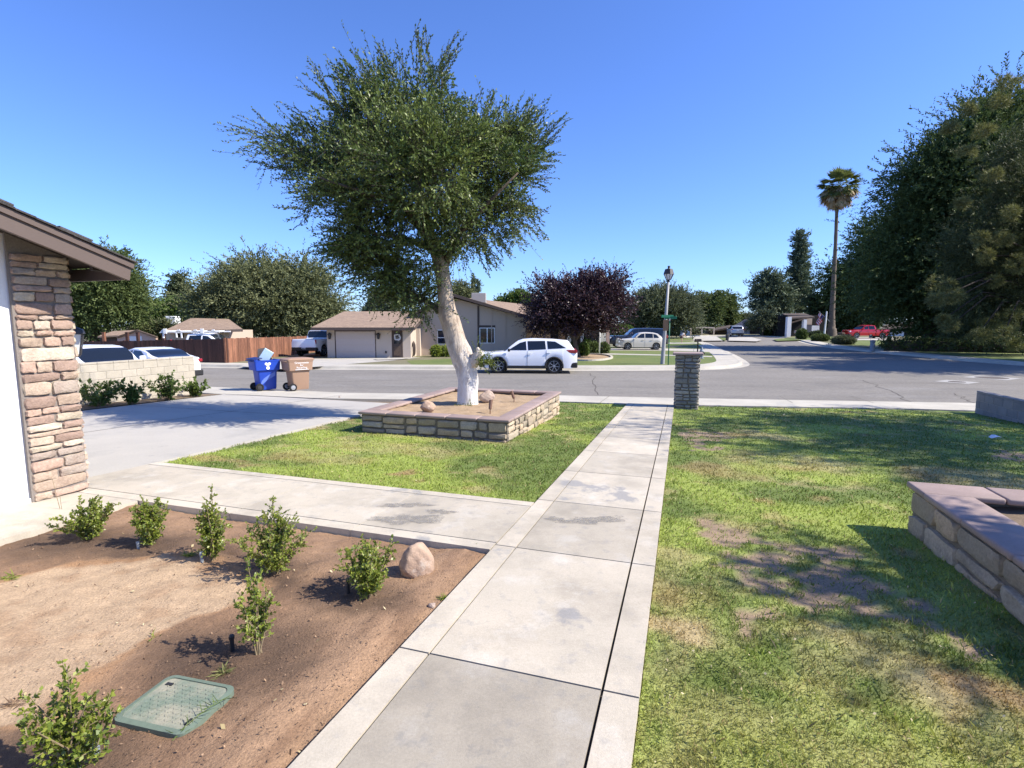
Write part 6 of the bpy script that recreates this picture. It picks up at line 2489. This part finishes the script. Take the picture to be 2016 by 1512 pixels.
ptree('background_tree', 'low hazy treetops above the brown house', 125, [(1455, 632, 16, 10), (1475, 630, 14, 12)], 'leaf_olive', 16, 600, 1.5, 8, .5, .25, trunk=[(1460, 655, 4), (1460, 635, 3)])
ptree('pine_tree', 'layered blue-green pine behind the small olive tree', 112, [(1505, 560, 24, 16), (1520, 545, 18, 16), (1490, 580, 18, 12), (1530, 575, 30, 14), (1510, 600, 34, 14), (1535, 600, 26, 22), (1535, 555, 14, 20)], 'leaf_conifer', 17, 2300, 1.6, 9, .5, .2,
      trunk=[(1515, 660, 7), (1518, 590, 5), (1525, 540, 2)], up=.1)
bl_ = [(1575 + (i % 3 - 1) * 3, y_, 3 + min((y_ - 453) * .16, 17), 9) for i, y_ in enumerate(range(462, 612, 8))]
ptree('conifer_tree', 'very tall narrow conifer standing above the white-post house', 114, bl_, 'leaf_conifer', 18, 2300, 1.5, 9, .5, .22, trunk=[(1577, 660, 6), (1576, 560, 4), (1575, 458, 1)], up=.5, jit=.4)
po = far(1500, 668)
ptree('olive_tree', 'small grey olive tree at the bend of the side street', 88, [(1503, 630, 28, 14), (1485, 634, 16, 12), (1520, 634, 16, 14), (1505, 620, 18, 9)], 'leaf_olive', 19, 1500, .9, 10, .26, .11, trunk=[(1501, 669, 5), (1501, 656, 4), (1506, 642, 3)], up=.4)
ptree('background_tree', 'leafy green tree behind the red pickup', 102, [(1680, 625, 30, 22), (1650, 630, 24, 24), (1705, 635, 22, 22), (1670, 605, 24, 14)], 'leaf_bright', 20, 2000, 1.3, 10, .42, .22, trunk=[(1672, 660, 6), (1672, 630, 5)])
ptree('background_tree', 'dark green tree left of the palm trunk', 98, [(1622, 625, 22, 24), (1608, 612, 14, 14), (1600, 590, 8, 14)], 'leaf_pine', 21, 1200, 1.3, 10, .4, .18, trunk=[(1622, 662, 6), (1622, 630, 5)])

# big dark trees on the right
ptree('cedar_tree', 'huge dark spreading tree filling the right side beyond the street', 50,
      [(1830, 560, 130, 75), (1790, 572, 70, 45), (1800, 470, 70, 75), (1860, 380, 100, 100), (1925, 295, 85, 90), (1990, 225, 60, 55), (1960, 420, 120, 140), (1875, 640, 90, 28), (1750, 520, 40, 45), (1790, 350, 30, 30), (1930, 610, 120, 60), (1850, 300, 35, 30)],
      'leaf_cedar', 30, 17000, 1.5, 16, .28, .115, trunk=[(1838, 696, 40), (1840, 640, 34), (1850, 520, 26), (1890, 380, 16), (1930, 280, 8)], up=.15, droop=.12, surf=.4, jit=.5)


ptree('cedar_tree', 'dark feathery tree behind the palm trunk left of the huge tree', 96,
      [(1700, 570, 60, 55), (1660, 595, 45, 34), (1735, 540, 50, 60), (1690, 520, 36, 34), (1740, 600, 60, 34), (1640, 545, 22, 26), (1720, 470, 40, 40), (1625, 585, 24, 22)],
      'leaf_cedar', 33, 5200, 2.2, 12, .5, .2, trunk=[(1700, 662, 12), (1700, 620, 10), (1705, 560, 6)], up=.1, droop=.15, surf=.5, jit=.55)


def tufts(rng, centers, n_t, rad, n_l, L, Wd):
    out = []
    for c, rr in centers:
        for _ in range(n_t):
            d = rng.normal(size=3)
            d /= np.linalg.norm(d)
            p = np.array(c) + d * np.array(rr) * rng.uniform(.45, 1)
            ld = rng.normal(size=(n_l, 3)) + d * .8 + np.array([0, 0, .35])
            ld /= np.linalg.norm(ld, axis=1)[:, None]
            out.append(leafquads(np.repeat(p[None], n_l, 0), ld, L * rng.uniform(.7, 1.2, n_l), Wd, rng))
    return np.concatenate(out)


pn_y = 40.0
pine = ptree('pine_tree', 'nearer long-needled pine with tufts coloured pale green as sunlit at the right edge', pn_y,
             [(1960, 480, 70, 90, 0), (2010, 380, 60, 80, 0), (1930, 580, 60, 55, 0), (2000, 610, 70, 60, 0), (1900, 500, 40, 50, 0), (2060, 500, 80, 150, 0), (1985, 300, 40, 45, 0), (1900, 650, 40, 25, 0)],
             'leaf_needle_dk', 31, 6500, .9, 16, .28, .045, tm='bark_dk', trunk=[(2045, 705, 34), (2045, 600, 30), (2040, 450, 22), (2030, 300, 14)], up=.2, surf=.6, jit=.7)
rr = np.random.default_rng(55)
cs = []
for (px, py, rx, ry) in ((1852, 560, 22, 22), (1866, 580, 22, 16), (1842, 590, 14, 12), (1885, 585, 16, 12), (1872, 640, 16, 12), (1858, 628, 10, 8), (1990, 625, 26, 18), (1945, 640, 20, 14), (1975, 660, 22, 16), (2000, 680, 18, 12), (1925, 660, 16, 12),
                         (1940, 505, 12, 14), (1975, 470, 14, 12), (2005, 520, 18, 16), (1930, 470, 10, 14), (1960, 555, 16, 10), (1900, 300, 18, 10), (1935, 260, 20, 10), (1965, 200, 18, 12), (1990, 160, 24, 12), (1905, 215, 14, 10), (1870, 250, 14, 9), (1955, 345, 16, 10), (1990, 420, 14, 12), (1895, 400, 10, 9)):
    c = at(px, py, pn_y - 3.0 + rr.uniform(-1, 1)) - Vector(pine.location)
    s_ = pn_y / F
    cs.append((tuple(c), (rx * s_, (rx + ry) / 2 * s_, ry * s_)))
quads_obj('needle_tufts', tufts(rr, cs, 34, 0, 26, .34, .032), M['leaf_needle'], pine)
b = MB()
tr_top = at(2042, 520, pn_y) - Vector(pine.location)
for c, r_2 in cs[:14]:
    c = Vector(c)
    b.tube([tr_top + Vector((0, 0, (c.z - tr_top.z) * .6)), (tr_top * .4 + c * .6) + Vector((0, 0, .3)), c], [.10, .06, .025], 6)
b.build('branches', M['bark_dk'], pine, smooth=True)

# trees outside the picture on the right, whose shade falls across lawn and street
def shade_tree(label, t, s, zc, rr, n, seed, L=.10, sl=.9, k=12, W_=.055, lm='leaf_mid', flat=.6):
    c = W(t, s) if t < 20 else Vector((s, t, LOT))
    root = thing('shade_tree', label, 'tree', c)
    r = np.random.default_rng(seed)
    bl = [(0, 0, zc, rr, rr, rr * flat)] + [(r.uniform(-.7, .7) * rr, r.uniform(-.7, .7) * rr, zc + r.uniform(-.4, .4) * rr * flat, rr * .5, rr * .5, rr * .4) for _ in range(6)]
    quads_obj('crown', clumps(r, bl, n // 14, rr * .22, 14, sl, k, L, W_, .25, .1, .5, .9), M[lm], root)
    b = MB()
    b.tube([(0, 0, -.1), (.05, 0, zc * .4), (0, .1, zc)], [.22, .17, .06], 10)
    for q in bl[1:]:
        b.tube([(.05, 0, zc * .45), Vector(q[:3]) * .6 + Vector((0, 0, zc * .3)), q[:3]], [.1, .06, .02], 6)
    b.build('trunk', M['bark'], root, smooth=True)


shade_tree('leafy yard tree just outside the right edge shading the far lawn', 12.9, 13.6, 9.2, 4.3, 2100, 61, L=.16, W_=.08, sl=1.2)
shade_tree('second leafy yard tree outside the right edge by the block wall', 12.2, 19.5, 9.6, 4.2, 1900, 62, L=.16, W_=.08, sl=1.2)
shade_tree('young tree outside the right edge shading the low planter', 4.5, 6.8, 5.0, .95, 330, 63, L=.09, W_=.045, sl=.6)
shade_tree('tall street tree outside the right edge shading the road', 27.4, 36.4, 12.5, 4.4, 4200, 64, L=.26, W_=.14, sl=1.5, flat=1.6)
shade_tree('second tall street tree outside the right edge beyond the first', 29.6, 42.5, 13.0, 4.6, 4800, 65, L=.26, W_=.14, sl=1.5, flat=1.6)

# palm
pl = far(1636, 667.5)
pl.y = 85.0
pz = gz(85)
q0 = at(1635, 667, 85)
palm = thing('fan_palm', 'tall fan palm with a skirt of dead fronds beside the red pickup', 'palm', (q0.x, 85, pz))
b = MB()
pp = [(1635, 668, 29), (1636, 660, 25), (1637, 645, 20), (1638, 620, 15), (1641, 560, 12), (1645, 480, 9.5), (1648, 400, 8.5), (1650, 375, 8)]
dense, rad = [], []
for i in range(len(pp) - 1):
    for q in range(6):
        f = q / 6
        px, py, w_ = (pp[i][j] * (1 - f) + pp[i + 1][j] * f for j in range(3))
        dense.append(at(px, py, 85) - Vector(palm.location))
        rad.append(w_ * (.66 if i > 1 else .82) * 85 / F / 2 * (1 + (.05 if q % 2 else -.03)))
b.tube(dense, rad, 12)
b.build('trunk', M['bark_palm'], palm, smooth=True)
top = at(1651, 372, 85) - Vector(palm.location)
rp_ = np.random.default_rng(9)


def fronds(n, zlo, zhi, stem, fan, mname, nm, droopy):
    quad = []
    for i in range(n):
        a = rp_.uniform(0, 6.28)
        el = rp_.uniform(zlo, zhi)
        d = np.array([math.cos(a) * math.cos(el), math.sin(a) * math.cos(el), math.sin(el)])
        s_ = stem * rp_.uniform(.7, 1.15)
        o0 = np.array(top) + rp_.normal(0, .15, 3)
        e = o0 + d * s_
        side = np.cross(d, [0, 0, 1.0])
        side /= np.linalg.norm(side) + 1e-9
        quad.append([o0 - side * .03, o0 + side * .03, e + side * .02, e - side * .02])
        nb = 15
        for q in range(nb):
            th = (q / (nb - 1) - .5) * 2.5
            upv = np.cross(side, d)
            bd = d * math.cos(th) + side * math.sin(th) + upv * -.15
            bd[2] -= droopy * rp_.uniform(.5, 1.3)
            bd /= np.linalg.norm(bd)
            ln = fan * (1 - .25 * abs(th) / 1.25) * rp_.uniform(.85, 1.1)
            sv_ = np.cross(bd, upv)
            sv_ /= np.linalg.norm(sv_) + 1e-9
            m_ = e + bd * ln * .5
            quad.append([e, m_ + sv_ * .11, e + bd * ln + np.array([0, 0, -.18 * droopy]), m_ - sv_ * .11])
    quads_obj(nm, np.array(quad), M[mname], palm)


fronds(52, .15, 1.35, 2.1, 1.5, 'leaf_fan', 'green_fronds', .25)
fronds(26, -.35, .2, 2.2, 1.5, 'leaf_fan', 'green_fronds', .5)
fronds(70, -1.25, .15, 1.9, 1.6, 'leaf_dead', 'dead_fronds', .8)

# ------------------------------------------------------------------ hedges, bushes
def bush(name, label, px, py, y, rx, ry, lm, seed, n, L, Wd, group=None, flat=1.0, cat='bush', sl=.25):
    base = at(px, py, y)
    base.z = gz(y)
    root = thing(name, label, cat, base, 0, group)
    r = np.random.default_rng(seed)
    s_ = y / F
    bl = [(0, 0, ry * s_ * .95, rx * s_, rx * s_ * flat, ry * s_)]
    quads_obj('foliage', shoots(r, bl, n, sl, 7, L, Wd, .2, 0, .5, .25), M[lm], root)
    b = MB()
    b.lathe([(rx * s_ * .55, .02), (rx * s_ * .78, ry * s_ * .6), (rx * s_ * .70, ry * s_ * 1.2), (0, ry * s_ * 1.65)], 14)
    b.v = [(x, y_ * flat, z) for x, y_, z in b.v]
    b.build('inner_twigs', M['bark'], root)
    return root


bush('round_bush', 'clipped round bush left of the elm trunk under the taupe wall', 860, 700, 37.6, 10.5, 10.5, 'leaf_box', 1, 900, .10, .06, 'clipped bushes under the taupe wall')
bush('round_bush', 'clipped round bush close behind the elm trunk under the taupe wall', 879, 700, 37.8, 10, 10, 'leaf_box', 2, 900, .10, .06, 'clipped bushes under the taupe wall')
bush('ball_topiary', 'clipped ball shaped topiary by the bend of the side street', 1578, 672, 74, 9, 10, 'leaf_mid', 3, 1100, .16, .10)
bush('low_bush', 'low mounded bush left of the palm foot', 1614, 676, 68, 15, 6.5, 'leaf_mid', 4, 1000, .16, .09, 'low bushes round the palm foot')
bush('low_bush', 'low mounded grey bush right of the palm foot', 1660, 680, 60, 20, 8, 'leaf_olive', 5, 1200, .14, .07, 'low bushes round the palm foot')
bush('low_bush', 'yellow-green bush behind the small olive trunk', 1509, 668, 89, 10, 7.5, 'leaf_bright', 6, 700, .2, .12)
bush('low_bush', 'dark low shrub behind the palm bushes by the flag', 1608, 668, 80, 14, 6, 'leaf_pine', 61, 700, .2, .12)
for i, (px, py, y, rx, ry, lm, lab) in enumerate(((1127, 700, 37.6, 7, 13, 'leaf_bright', 'yellowish upright shrub left of the plum trunk'), (1149, 700, 38.6, 8, 13, 'leaf_bright', 'bright green upright shrub right of the plum trunk'),
                                                   (1167, 692, 42, 13, 11, 'leaf_mid', 'dark rounded flowering shrub before the porch window'), (1156, 686, 42.8, 7, 14, 'leaf_bright', 'tall loose shrub against the porch wall'), (1189, 690, 42.2, 9, 10, 'leaf_mid', 'rounded shrub at the foot of the porch post'))):
    bush('porch_shrub', lab, px, py, y, rx, ry, lm, 7 + i, 650, .12, .07, 'shrubs in the bed before the porch')
bush('hedge_shrub', 'loose yellow-green hedge tree left of the dark blue truck', 1222, 672, 66, 28, 17, 'leaf_bright', 14, 1500, .2, .11)
bush('hedge_shrub', 'yellow-green shrub behind the lamp post beyond the trucks', 1290, 660, 86, 18, 11, 'leaf_bright', 15, 800, .25, .14)
bush('low_bush', 'small green bush under the white house wall', 1328, 666, 88, 9, 6, 'leaf_mid', 16, 500, .2, .12)
hr = thing('clipped_hedge', 'dark clipped hedge under the big tree across the road', 'hedge', (33.5, 45, LOT))
r = np.random.default_rng(77)
a, c = Vector((33.6, 46.5, 0)), Vector((46, 40.5, 0))
bl = [tuple(a + (c - a) * f + Vector((-33.5, -45, .55))) + (.9, .6, .62) for f in np.linspace(0, 1, 12)]
quads_obj('foliage', shoots(r, bl, 2600, .3, 7, .15, .09, .2, 0, .5, .3), M['leaf_cedar'], hr)
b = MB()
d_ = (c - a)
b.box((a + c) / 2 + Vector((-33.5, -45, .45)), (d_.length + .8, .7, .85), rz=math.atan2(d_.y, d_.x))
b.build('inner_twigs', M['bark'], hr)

# ------------------------------------------------------------------ plum bed kerb ring
ring = []
for a in np.linspace(0, 2 * math.pi, 40, endpoint=False):
    c = far(1158 + 49 * math.cos(a), 704.6 + 6.6 * math.sin(a), LOT)
    ring.append((c.x, c.y))
b = MB()
b.poly([(x, y, LOT + .018) for x, y in ring])
tag(b.build('tree_bed', M['planter_soil']), kind='structure')
o_ = offset(ring + [ring[0]], -.16)[:-1]
b = MB()
nn_ = len(ring)
vs = [(x, y, LOT + .11) for x, y in ring] + [(x, y, LOT + .11) for x, y in o_] + [(x, y, LOT) for x, y in o_] + [(x, y, LOT) for x, y in ring]
fs = [(k * nn_ + i, k * nn_ + (i + 1) % nn_, ((k + 1) % 4) * nn_ + (i + 1) % nn_, ((k + 1) % 4) * nn_ + i) for k in range(4) for i in range(nn_)]
b.add(vs, fs)
tag(b.build('bed_edging', M['kerb']), 'curved concrete edging round the plum tree bed', 'edging')

# ------------------------------------------------------------------ street furniture
lp = far(1304, 717)
YL = lp.y
lamp = thing('street_lamp', 'tall pale pole street lamp with black lantern head at the corner', 'street lamp', lp)
sc_ = YL / F
zt = at(1310, 553, YL).z - LOT
b = MB()
b.tube([(0, 0, -.1), (.0, 0, 0), (.10, 0, zt * .5), (.20, 0, zt)], [.14, .125, .095, .065], 14)
b.build('pole', M['steel_pole'], lamp, smooth=True)
hx_ = .20
b = MB()
b.lathe([(.05, zt - .12), (.09, zt - .02), (.06, zt + .02), (.14, zt + .06)], 8, (hx_, 0, 0))
b.lathe([(.31, zt + .37), (.30, zt + .40), (.22, zt + .66), (.08, zt + .69), (.06, zt + .74), (.085, zt + .78), (.07, zt + .84), (0, zt + .86)], 8, (hx_, 0, 0))
for k in range(8):
    a = math.pi / 4 * k
    b.tube([(hx_ + .13 * math.cos(a), .13 * math.sin(a), zt + .05), (hx_ + .28 * math.cos(a), .28 * math.sin(a), zt + .38)], .014, 4)
b.build('lantern_head', M['lamp_black'], lamp)
b = MB()
b.lathe([(.12, zt + .06), (.265, zt + .38)], 8, (hx_, 0, 0))
b.build('lantern_glass', M['lamp_glass'], lamp)

sp_ = far(1315.5, 719)
YS = sp_.y
sgn = thing('street_sign', 'green street name blades on a thin green post beside the lamp', 'sign', sp_)
zt = at(1315, 627, YS).z - LOT
b = MB()
b.tube([(0, 0, -.1), (0, 0, zt)], .033, 8)
b.build('post', M['sign_green'], sgn, smooth=True)
b = MB()
b.rbox((-.14, -.02, zt + .12), (.72, .02, .15), bev=.008, seg=1, rz=R(8))
b.build('name_blade', M['sign_green'], sgn)
b = MB()
b.rbox((.06, 0, zt + .04), (.66, .02, .15), bev=.008, seg=1, rz=R(-24))
b.build('name_blade', M['sign_green'], sgn)
b = MB()
b.box((0, 0, zt - .08), (.07, .07, .14))
b.build('bracket', M['steel_pole'], sgn)
b = MB()
b.rbox((-.16, .2, zt - .38), (.30, .02, .62), bev=.01, seg=1)
b.build('back_plate', M['brown_wall'], sgn)

p = at(1180, 696, 40.5)
b = MB()
b.tube([(0, 0, 0), (0, 0, 2.75)], .05, 8)
b.lathe([(0, 2.75), (.09, 2.80), (0, 2.92)], 8)
o = b.build('yard_pole', M['white_paint'], smooth=True)
o.location = (p.x, 40.5, LOT)
tag(o, 'slim white pole standing before the porch shrubs', 'pole')

mp = far(1373, 699)
mb = thing('mailbox', 'dark mailbox on a thin post behind the stone pillar', 'mailbox', mp, R(15))
s_ = mp.y / F
zt = at(1373, 673, mp.y).z - LOT
b = MB()
b.tube([(0, 0, -.1), (0, 0, zt)], .05, 8)
b.build('post', M['black_plastic'], mb)
b = MB()
b.prism([(-.24, -.12, zt), (-.24, .12, zt), (-.24, .12, zt + .13), (-.24, .07, zt + .22), (-.24, -.07, zt + .22), (-.24, -.12, zt + .13)], (.48, 0, 0))
b.build('box', M['brown_wall'], mb)
b = MB()
b.tube([(-.2, .2, -.1), (-.2, .2, zt - .1)], .012, 5)
b.build('stake', M['pvc_grey'], mb)

hp_ = far(1381, 706)
hy = thing('fire_hydrant', 'grey green fire hydrant half hidden by the stone pillar', 'hydrant', hp_, R(20))
b = MB()
b.lathe([(.17, 0), (.17, .05), (.11, .07), (.11, .45), (.15, .47), (.15, .52), (.11, .56), (.10, .66), (.05, .74), (.05, .80), (0, .81)], 14)
b.build('barrel', M['pvc_grey'], hy, smooth=True, angle=40)
b = MB()
b.lathe([(.06, -.24), (.07, -.20), (.07, .20), (.06, .24)], 10, (0, 0, .36), Matrix.Rotation(math.pi / 2, 3, 'Y'))
b.lathe([(.08, 0), (.08, .22), (.06, .24)], 10, (0, 0, .36), Matrix.Rotation(math.pi / 2, 3, 'X'))
b.build('outlet', M['black_plastic'], hy, smooth=True, angle=40)

p = far(1398.5, 670)
b = MB()
b.lathe([(.16, 0), (.16, .7), (.13, .74), (0, .76)], 10)
o = b.build('kerb_post', M['black_plastic'])
o.location = far(1431, 670)
tag(o, 'short dark post by the kerb at the street end', 'post')
p = far(1717, 690.5)
b = MB()
b.lathe([(.24, 0), (.22, .05), (.19, .12), (.19, .78), (.22, .80), (.22, .90), (.12, .95), (0, .96)], 12)
o = b.build('kerb_pedestal', M['pvc_grey'], smooth=True, angle=40)
o.location = p
tag(o, 'stubby grey utility pedestal on the right hand kerb', 'pedestal')
p = far(1713, 681)
ys = thing('yard_marker', 'thin stake with small black and white plates on the pickup lawn', 'sign', p)
b = MB()
b.tube([(0, 0, 0), (0, 0, .9)], .012, 5)
b.build('stake', M['steel_pole'], ys)
b = MB()
b.box((0, 0, .95), (.34, .03, .12))
b.build('plate', M['white_print'], ys)
b = MB()
b.box((0, 0, 1.16), (.26, .03, .12))
b.build('plate', M['white_print'], ys)
b = MB()
b.box((0, .02, 1.05), (.36, .02, .36))
b.build('backing', M['black_plastic'], ys)
p = far(1656, 672)
b = MB()
b.rbox((0, 0, 1.0), (.5, .9, .35), bev=.12, seg=3)
b.box((0, 0, .42), (.14, .14, .85))
o = b.build('mailbox', M['brown_wall'])
o.location = (p.x, 66, gz(66))
o.location.x = at(1656, 660, 66).x
tag(o, 'brown kerbside mailbox before the red pickup', 'mailbox')
q = at(1569, 662, 76)
b = MB()
b.rbox((0, 0, .95), (.7, .5, .45), bev=.1, seg=3)
b.box((0, 0, .4), (.3, .3, .8))
o = b.build('mailbox', M['pink_wall'])
o.location = (q.x, 76, gz(76))
tag(o, 'pinkish mailbox beside the ball topiary', 'mailbox')

# flag pole
fy = 76.0
q = at(1622, 668, fy)
fl = thing('flag_pole', 'white post carrying a tilted staff with a striped flag by the palm', 'flag', (q.x, fy, gz(fy)))
zt = at(1622, 613, fy).z - gz(fy)
b = MB()
b.tube([(0, 0, 0), (.15, 0, zt)], [.13, .09], 8)
b.build('post', M['white_paint'], fl)
b = MB()
s0 = at(1612, 613, fy) - Vector(fl.location)
s1 = at(1634, 633, fy) - Vector(fl.location)
b.tube([s0, s1], .03, 6)
b.build('staff', M['pvc_grey'], fl)
nx, nz = 12, 13
a0, a1 = at(1613, 615, fy) - Vector(fl.location), at(1621, 622, fy) - Vector(fl.location)
cl0, cl1 = at(1608, 640, fy) - Vector(fl.location), at(1613, 640, fy) - Vector(fl.location)
fb = {0: MB(), 1: MB(), 2: MB()}
G = [[(a0 + (a1 - a0) * (j / nz)) * (1 - i / nx) + (cl0 + (cl1 - cl0) * (j / nz)) * (i / nx) + Vector((.06 * math.sin(i * 1.1 + j), .25 * math.sin(i * .8 + j * .9), 0)) for j in range(nz + 1)] for i in range(nx + 1)]
for i in range(nx):
    for j in range(nz):
        k = 2 if (i < 5 and j >= 6) else j % 2
        fb[k].add([G[i][j], G[i + 1][j], G[i + 1][j + 1], G[i][j + 1]], [(0, 1, 2, 3)])
for k, nm, mm in ((0, 'red_stripes', 'flag_red'), (1, 'white_stripes', 'flag_white'), (2, 'blue_canton', 'flag_blue')):
    fb[k].build(nm, M[mm], fl)

# manholes in the road
for i, (cx, cy, hw_, hh_, rx) in enumerate(((1884, 752, 44, 4.6, 14), (1952, 744, 56, 5.2, 26))):
    c = far(cx, cy, ROAD)
    sx = hw_ * c.y / F * .62
    root = thing('manhole_cover', ('smaller round iron cover in a pale square collar in the road', 'larger round iron cover in a pale square collar in the road')[i], 'manhole', (c.x, c.y, ROAD + .004), R(30), 'manhole covers in the road')
    b = MB()
    b.poly([(-sx, -sx, .003), (sx, -sx, .003), (sx, sx, .003), (-sx, sx, .003)])
    b.build('collar', M['collar'], root)
    b = MB()
    rr_ = rx * c.y / F
    b.lathe([(rr_, .0), (rr_, .008), (rr_ * .9, .012), (0, .012)], 28)
    b.build('cover', M['iron'], root)

# road seams and cracks
b = MB()
rk = random.Random(8)
for (pa, pbx) in (((1165, 735), (1180, 778)), ((1560, 753), (2016, 757)), ((1880, 775), (1915, 793)), ((1700, 748), (1790, 790)), ((640, 752), (830, 748))):
    p0, p1 = far(*pa, ROAD), far(*pbx, ROAD)
    n = 14
    pts = [p0 + (p1 - p0) * (i / n) + Vector((rk.uniform(-.12, .12), rk.uniform(-.12, .12), .005)) for i in range(n + 1)]
    for q, w_ in zip(range(n), [.012] * n):
        a, c = pts[q], pts[q + 1]
        nn2 = Vector((-(c - a).y, (c - a).x, 0)).normalized() * w_
        b.add([a - nn2, c - nn2, c + nn2, a + nn2], [(0, 1, 2, 3)])
tag(b.build('road_cracks', M['joint']), kind='structure')

# ------------------------------------------------------------------ person by the far lawn
pp_ = far(1341, 675)
ps = thing('person', 'small figure in white top and dark shorts bending on the far lawn', 'person', pp_, R(-35))


def skin_body(nodes, edges, m_, name, parent):
    me = bpy.data.meshes.new(name)
    me.from_pydata([n_[0] for n_ in nodes], edges, [])
    o = bpy.data.objects.new(name, me)
    col.objects.link(o)
    md = o.modifiers.new('skin', 'SKIN')
    sv = me.skin_vertices[0].data
    for i, n_ in enumerate(nodes):
        sv[i].radius = (n_[1], n_[1])
    sv[0].use_root = True
    o.modifiers.new('sub', 'SUBSURF').levels = 1
    dg = bpy.context.evaluated_depsgraph_get()
    me2 = bpy.data.meshes.new_from_object(o.evaluated_get(dg))
    bpy.data.objects.remove(o)
    me2.materials.clear()
    me2.materials.append(m_)
    me2.polygons.foreach_set('use_smooth', [True] * len(me2.polygons))
    o2 = bpy.data.objects.new(name, me2)
    return link(o2, parent)


sc = .86
N = [((0, 0, .88), .14), ((.12, 0, 1.12), .14), ((.28, 0, 1.32), .15), ((.36, 0, 1.40), .06), ((.44, 0, 1.47), .095), ((.50, 0, 1.52), .09),
     ((0, .10, .84), .10), ((.06, .11, .46), .065), ((-.02, .11, .08), .045), ((.10, .11, .03), .035),
     ((0, -.10, .84), .10), ((.14, -.12, .47), .065), ((.08, -.12, .08), .045), ((.20, -.12, .03), .035),
     ((.28, .19, 1.32), .06), ((.40, .23, 1.08), .042), ((.55, .18, .92), .034), ((.61, .16, .87), .03),
     ((.28, -.19, 1.32), .06), ((.42, -.23, 1.10), .042), ((.56, -.16, .98), .034), ((.62, -.14, .94), .03)]
N = [((x * sc, y * sc, z * sc), r_ * sc) for (x, y, z), r_ in N]
E_ = [(0, 1), (1, 2), (2, 3), (3, 4), (4, 5), (0, 6), (6, 7), (7, 8), (8, 9), (0, 10), (10, 11), (11, 12), (12, 13), (2, 14), (14, 15), (15, 16), (16, 17), (2, 18), (18, 19), (19, 20), (20, 21)]
skin_body(N, E_, M['skin'], 'body', ps)
T = [((-.01, 0, .90), .155), ((.12, 0, 1.12), .155), ((.28, 0, 1.33), .165), ((.29, .2, 1.31), .08), ((.35, .23, 1.2), .06), ((.29, -.2, 1.31), .08), ((.36, -.23, 1.2), .06)]
skin_body([((x * sc, y * sc, z * sc), r_ * sc) for (x, y, z), r_ in T], [(0, 1), (1, 2), (2, 3), (3, 4), (2, 5), (5, 6)], M['shirt'], 'top', ps)
T = [((-.01, 0, .90), .16), ((0, .10, .82), .12), ((.04, .11, .58), .09), ((0, -.10, .82), .12), ((.10, -.12, .58), .09)]
skin_body([((x * sc, y * sc, z * sc), r_ * sc) for (x, y, z), r_ in T], [(0, 1), (1, 2), (0, 3), (3, 4)], M['shorts'], 'shorts', ps)
b = MB()
b.lathe([(0, -.11), (.09, -.07), (.115, .0), (.095, .07), (0, .11)], 12, Vector((.45, 0, 1.53)) * sc, Euler((0, R(40), 0)).to_matrix())
b.build('hair', M['hair'], ps, smooth=True)
